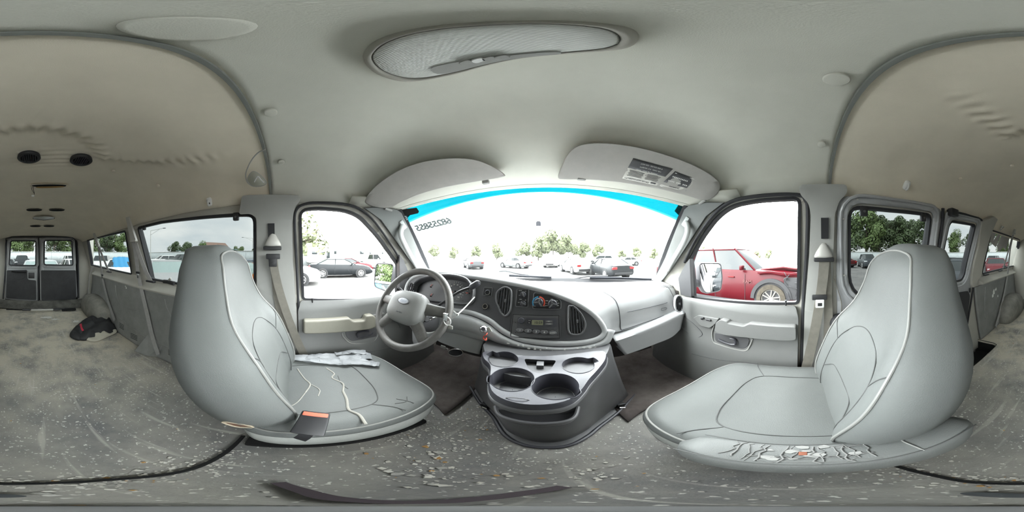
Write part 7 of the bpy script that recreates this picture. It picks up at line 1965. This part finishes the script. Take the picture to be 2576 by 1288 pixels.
# ---- the person by the long side window
def person():
    t = thing('person', 'person in pale shirt and orange vest and cap, one forearm raised, outside beside the van', 'person', (-2.15, -.405, GZ)); ox, oy = -2.15, -.405
    skin = mat('skin', (.42, .22, .14), .55)
    def skinned(nm, nodes, edges, m, par, root=0, lv=2):
        me = bpy.data.meshes.new(nm); me.from_pydata([(ox + a, oy + b_, GZ + c * 1.03) for a, b_, c, _ in nodes], edges, []); me.materials.append(m)
        o = bpy.data.objects.new(nm, me); COL.objects.link(o); adopt(o, par)
        sk = o.modifiers.new('skin', 'SKIN'); sd = o.modifiers.new('sub', 'SUBSURF'); sd.levels = lv; sd.render_levels = lv
        for i, v in enumerate(me.skin_vertices[0].data):
            r = nodes[i][3]; v.radius = r if isinstance(r, tuple) else (r, r); v.use_root = i == root
        return o
    # facing +x (towards the van is +x); y is along the van
    N_ = [(0, 0, .92, (.13, .16)), (0, 0, 1.15, (.12, .15)), (0, 0, 1.36, (.12, .18)), (0, 0, 1.47, .06), (.01, 0, 1.55, .058), (.02, 0, 1.66, (.098, .082)),
          (0, .20, 1.40, .06), (.02, .25, 1.12, .045), (.12, .24, .88, .035), (0, -.20, 1.40, .06), (-.02, -.29, 1.25, .047), (.20, -.27, 1.17, .034),
          (0, .10, .85, .09), (.02, .11, .48, .06), (0, .12, .08, .042), (.15, .13, .03, .035), (0, -.10, .85, .09), (.02, -.11, .48, .06), (0, -.12, .08, .042), (.15, -.13, .03, .035), (.025, 0, 1.73, (.095, .080)), (.02, 0, 1.77, (.07, .06))]
    E_ = [(0, 1), (1, 2), (2, 3), (3, 4), (4, 5), (2, 6), (6, 7), (7, 8), (2, 9), (9, 10), (10, 11), (0, 12), (12, 13), (13, 14), (14, 15), (0, 16), (16, 17), (17, 18), (18, 19), (5, 20), (20, 21)]
    skinned('body', N_, E_, skin, t)
    skinned('shirt', [(0, 0, .95, (.155, .19)), (0, 0, 1.2, (.145, .18)), (0, 0, 1.38, (.14, .20)), (0, .22, 1.39, .085), (.01, .26, 1.18, .07), (0, -.22, 1.39, .085), (-.015, -.285, 1.275, .072)], [(0, 1), (1, 2), (2, 3), (3, 4), (2, 5), (5, 6)], mat('pale_shirt', (.34, .42, .40), .9), t)
    skinned('orange_vest', [(0, 0, 1.02, (.165, .20)), (0, 0, 1.2, (.158, .195)), (0, 0, 1.42, (.155, .24))], [(0, 1), (1, 2)], mat('hi_vis_orange', (.80, .22, .04), .8), t)
    skinned('trousers', [(0, 0, .95, (.15, .18)), (0, .10, .82, .105), (.02, .11, .48, .08), (0, .12, .12, .065), (0, -.10, .82, .105), (.02, -.11, .48, .08), (0, -.12, .12, .065)], [(0, 1), (1, 2), (2, 3), (0, 4), (4, 5), (5, 6)], mat('dark_trousers', (.05, .055, .07), .9), t)
    b = new(); M = Matrix.Translation((ox + .022, oy, GZ + 1.71 * 1.03)); lathe(b, [(.106, 0), (.105, .02), (.092, .055), (.06, .08), (.0005, .09)], M @ Matrix.Diagonal((1.05, .88, 1, 1)), 24); box(b, M @ Vector((.14, 0, .006)), (.09, .13, .010), bev=.004); mk('cap', b, mat('orange_cap', (.80, .25, .05), .8), t)
    gm = mat('red_glove', (.45, .05, .04), .8)
    for w, d, u in ((Vector((.12, .24, .88)), Vector((.25, 0, -.97)), Vector((0, 1, 0))), (Vector((.20, -.27, 1.17)), Vector((.94, .1, -.3)), Vector((0, .3, .95)))):
        d.normalize(); u = (u - d * u.dot(d)).normalized(); q = lambda a, b_, r: (*(w + d * a + u * b_), r)
        skinned('glove_palm', [q(0, 0, .030), q(.05, 0, (.020, .034)), q(.09, 0, (.018, .036))], [(0, 1), (1, 2)], gm, t, lv=1)
        n = d.cross(u)
        for k in range(4):
            l = (.060, .072, .066, .050)[k]; b_ = (k - 1.5) * .019; p = [w + d * .09 + u * b_, w + d * (.09 + l * .55) + u * b_ + n * .008, w + d * (.09 + l * .9) + u * b_ + n * .028]
            skinned('glove_finger', [(*p[0], .010), (*p[1], .0095), (*p[2], .008)], [(0, 1), (1, 2)], gm, t, lv=1)
        p = [w + d * .03 + u * .028, w + d * .06 + u * .050 + n * .012, w + d * .088 + u * .050 + n * .024]
        skinned('glove_thumb', [(*p[0], .011), (*p[1], .010), (*p[2], .008)], [(0, 1), (1, 2)], gm, t, lv=1)
    b = new(); o_ = Vector((ox, oy, GZ)); sweep(b, [o_ + Vector((.105, 0, 1.70 * 1.03)), o_ + Vector((.125, 0, 1.665 * 1.03)), o_ + Vector((.105, 0, 1.655 * 1.03))], .012); mk('nose', b, skin, t)
    for q in (-1, 1):
        b = new(); box(b, o_ + Vector((.108, q * .032, 1.70 * 1.03)), (.012, .022, .010), bev=.003); mk('eye', b, MT['black'], t)
        b = new(); box(b, o_ + Vector((.01, q * .088, 1.68 * 1.03)), (.030, .014, .055), bev=.006); mk('ear', b, skin, t)
    b = new(); box(b, o_ + Vector((.108, 0, 1.625 * 1.03)), (.012, .042, .008), bev=.003); mk('mouth', b, mat('lips', (.30, .10, .08), .6), t)
person()
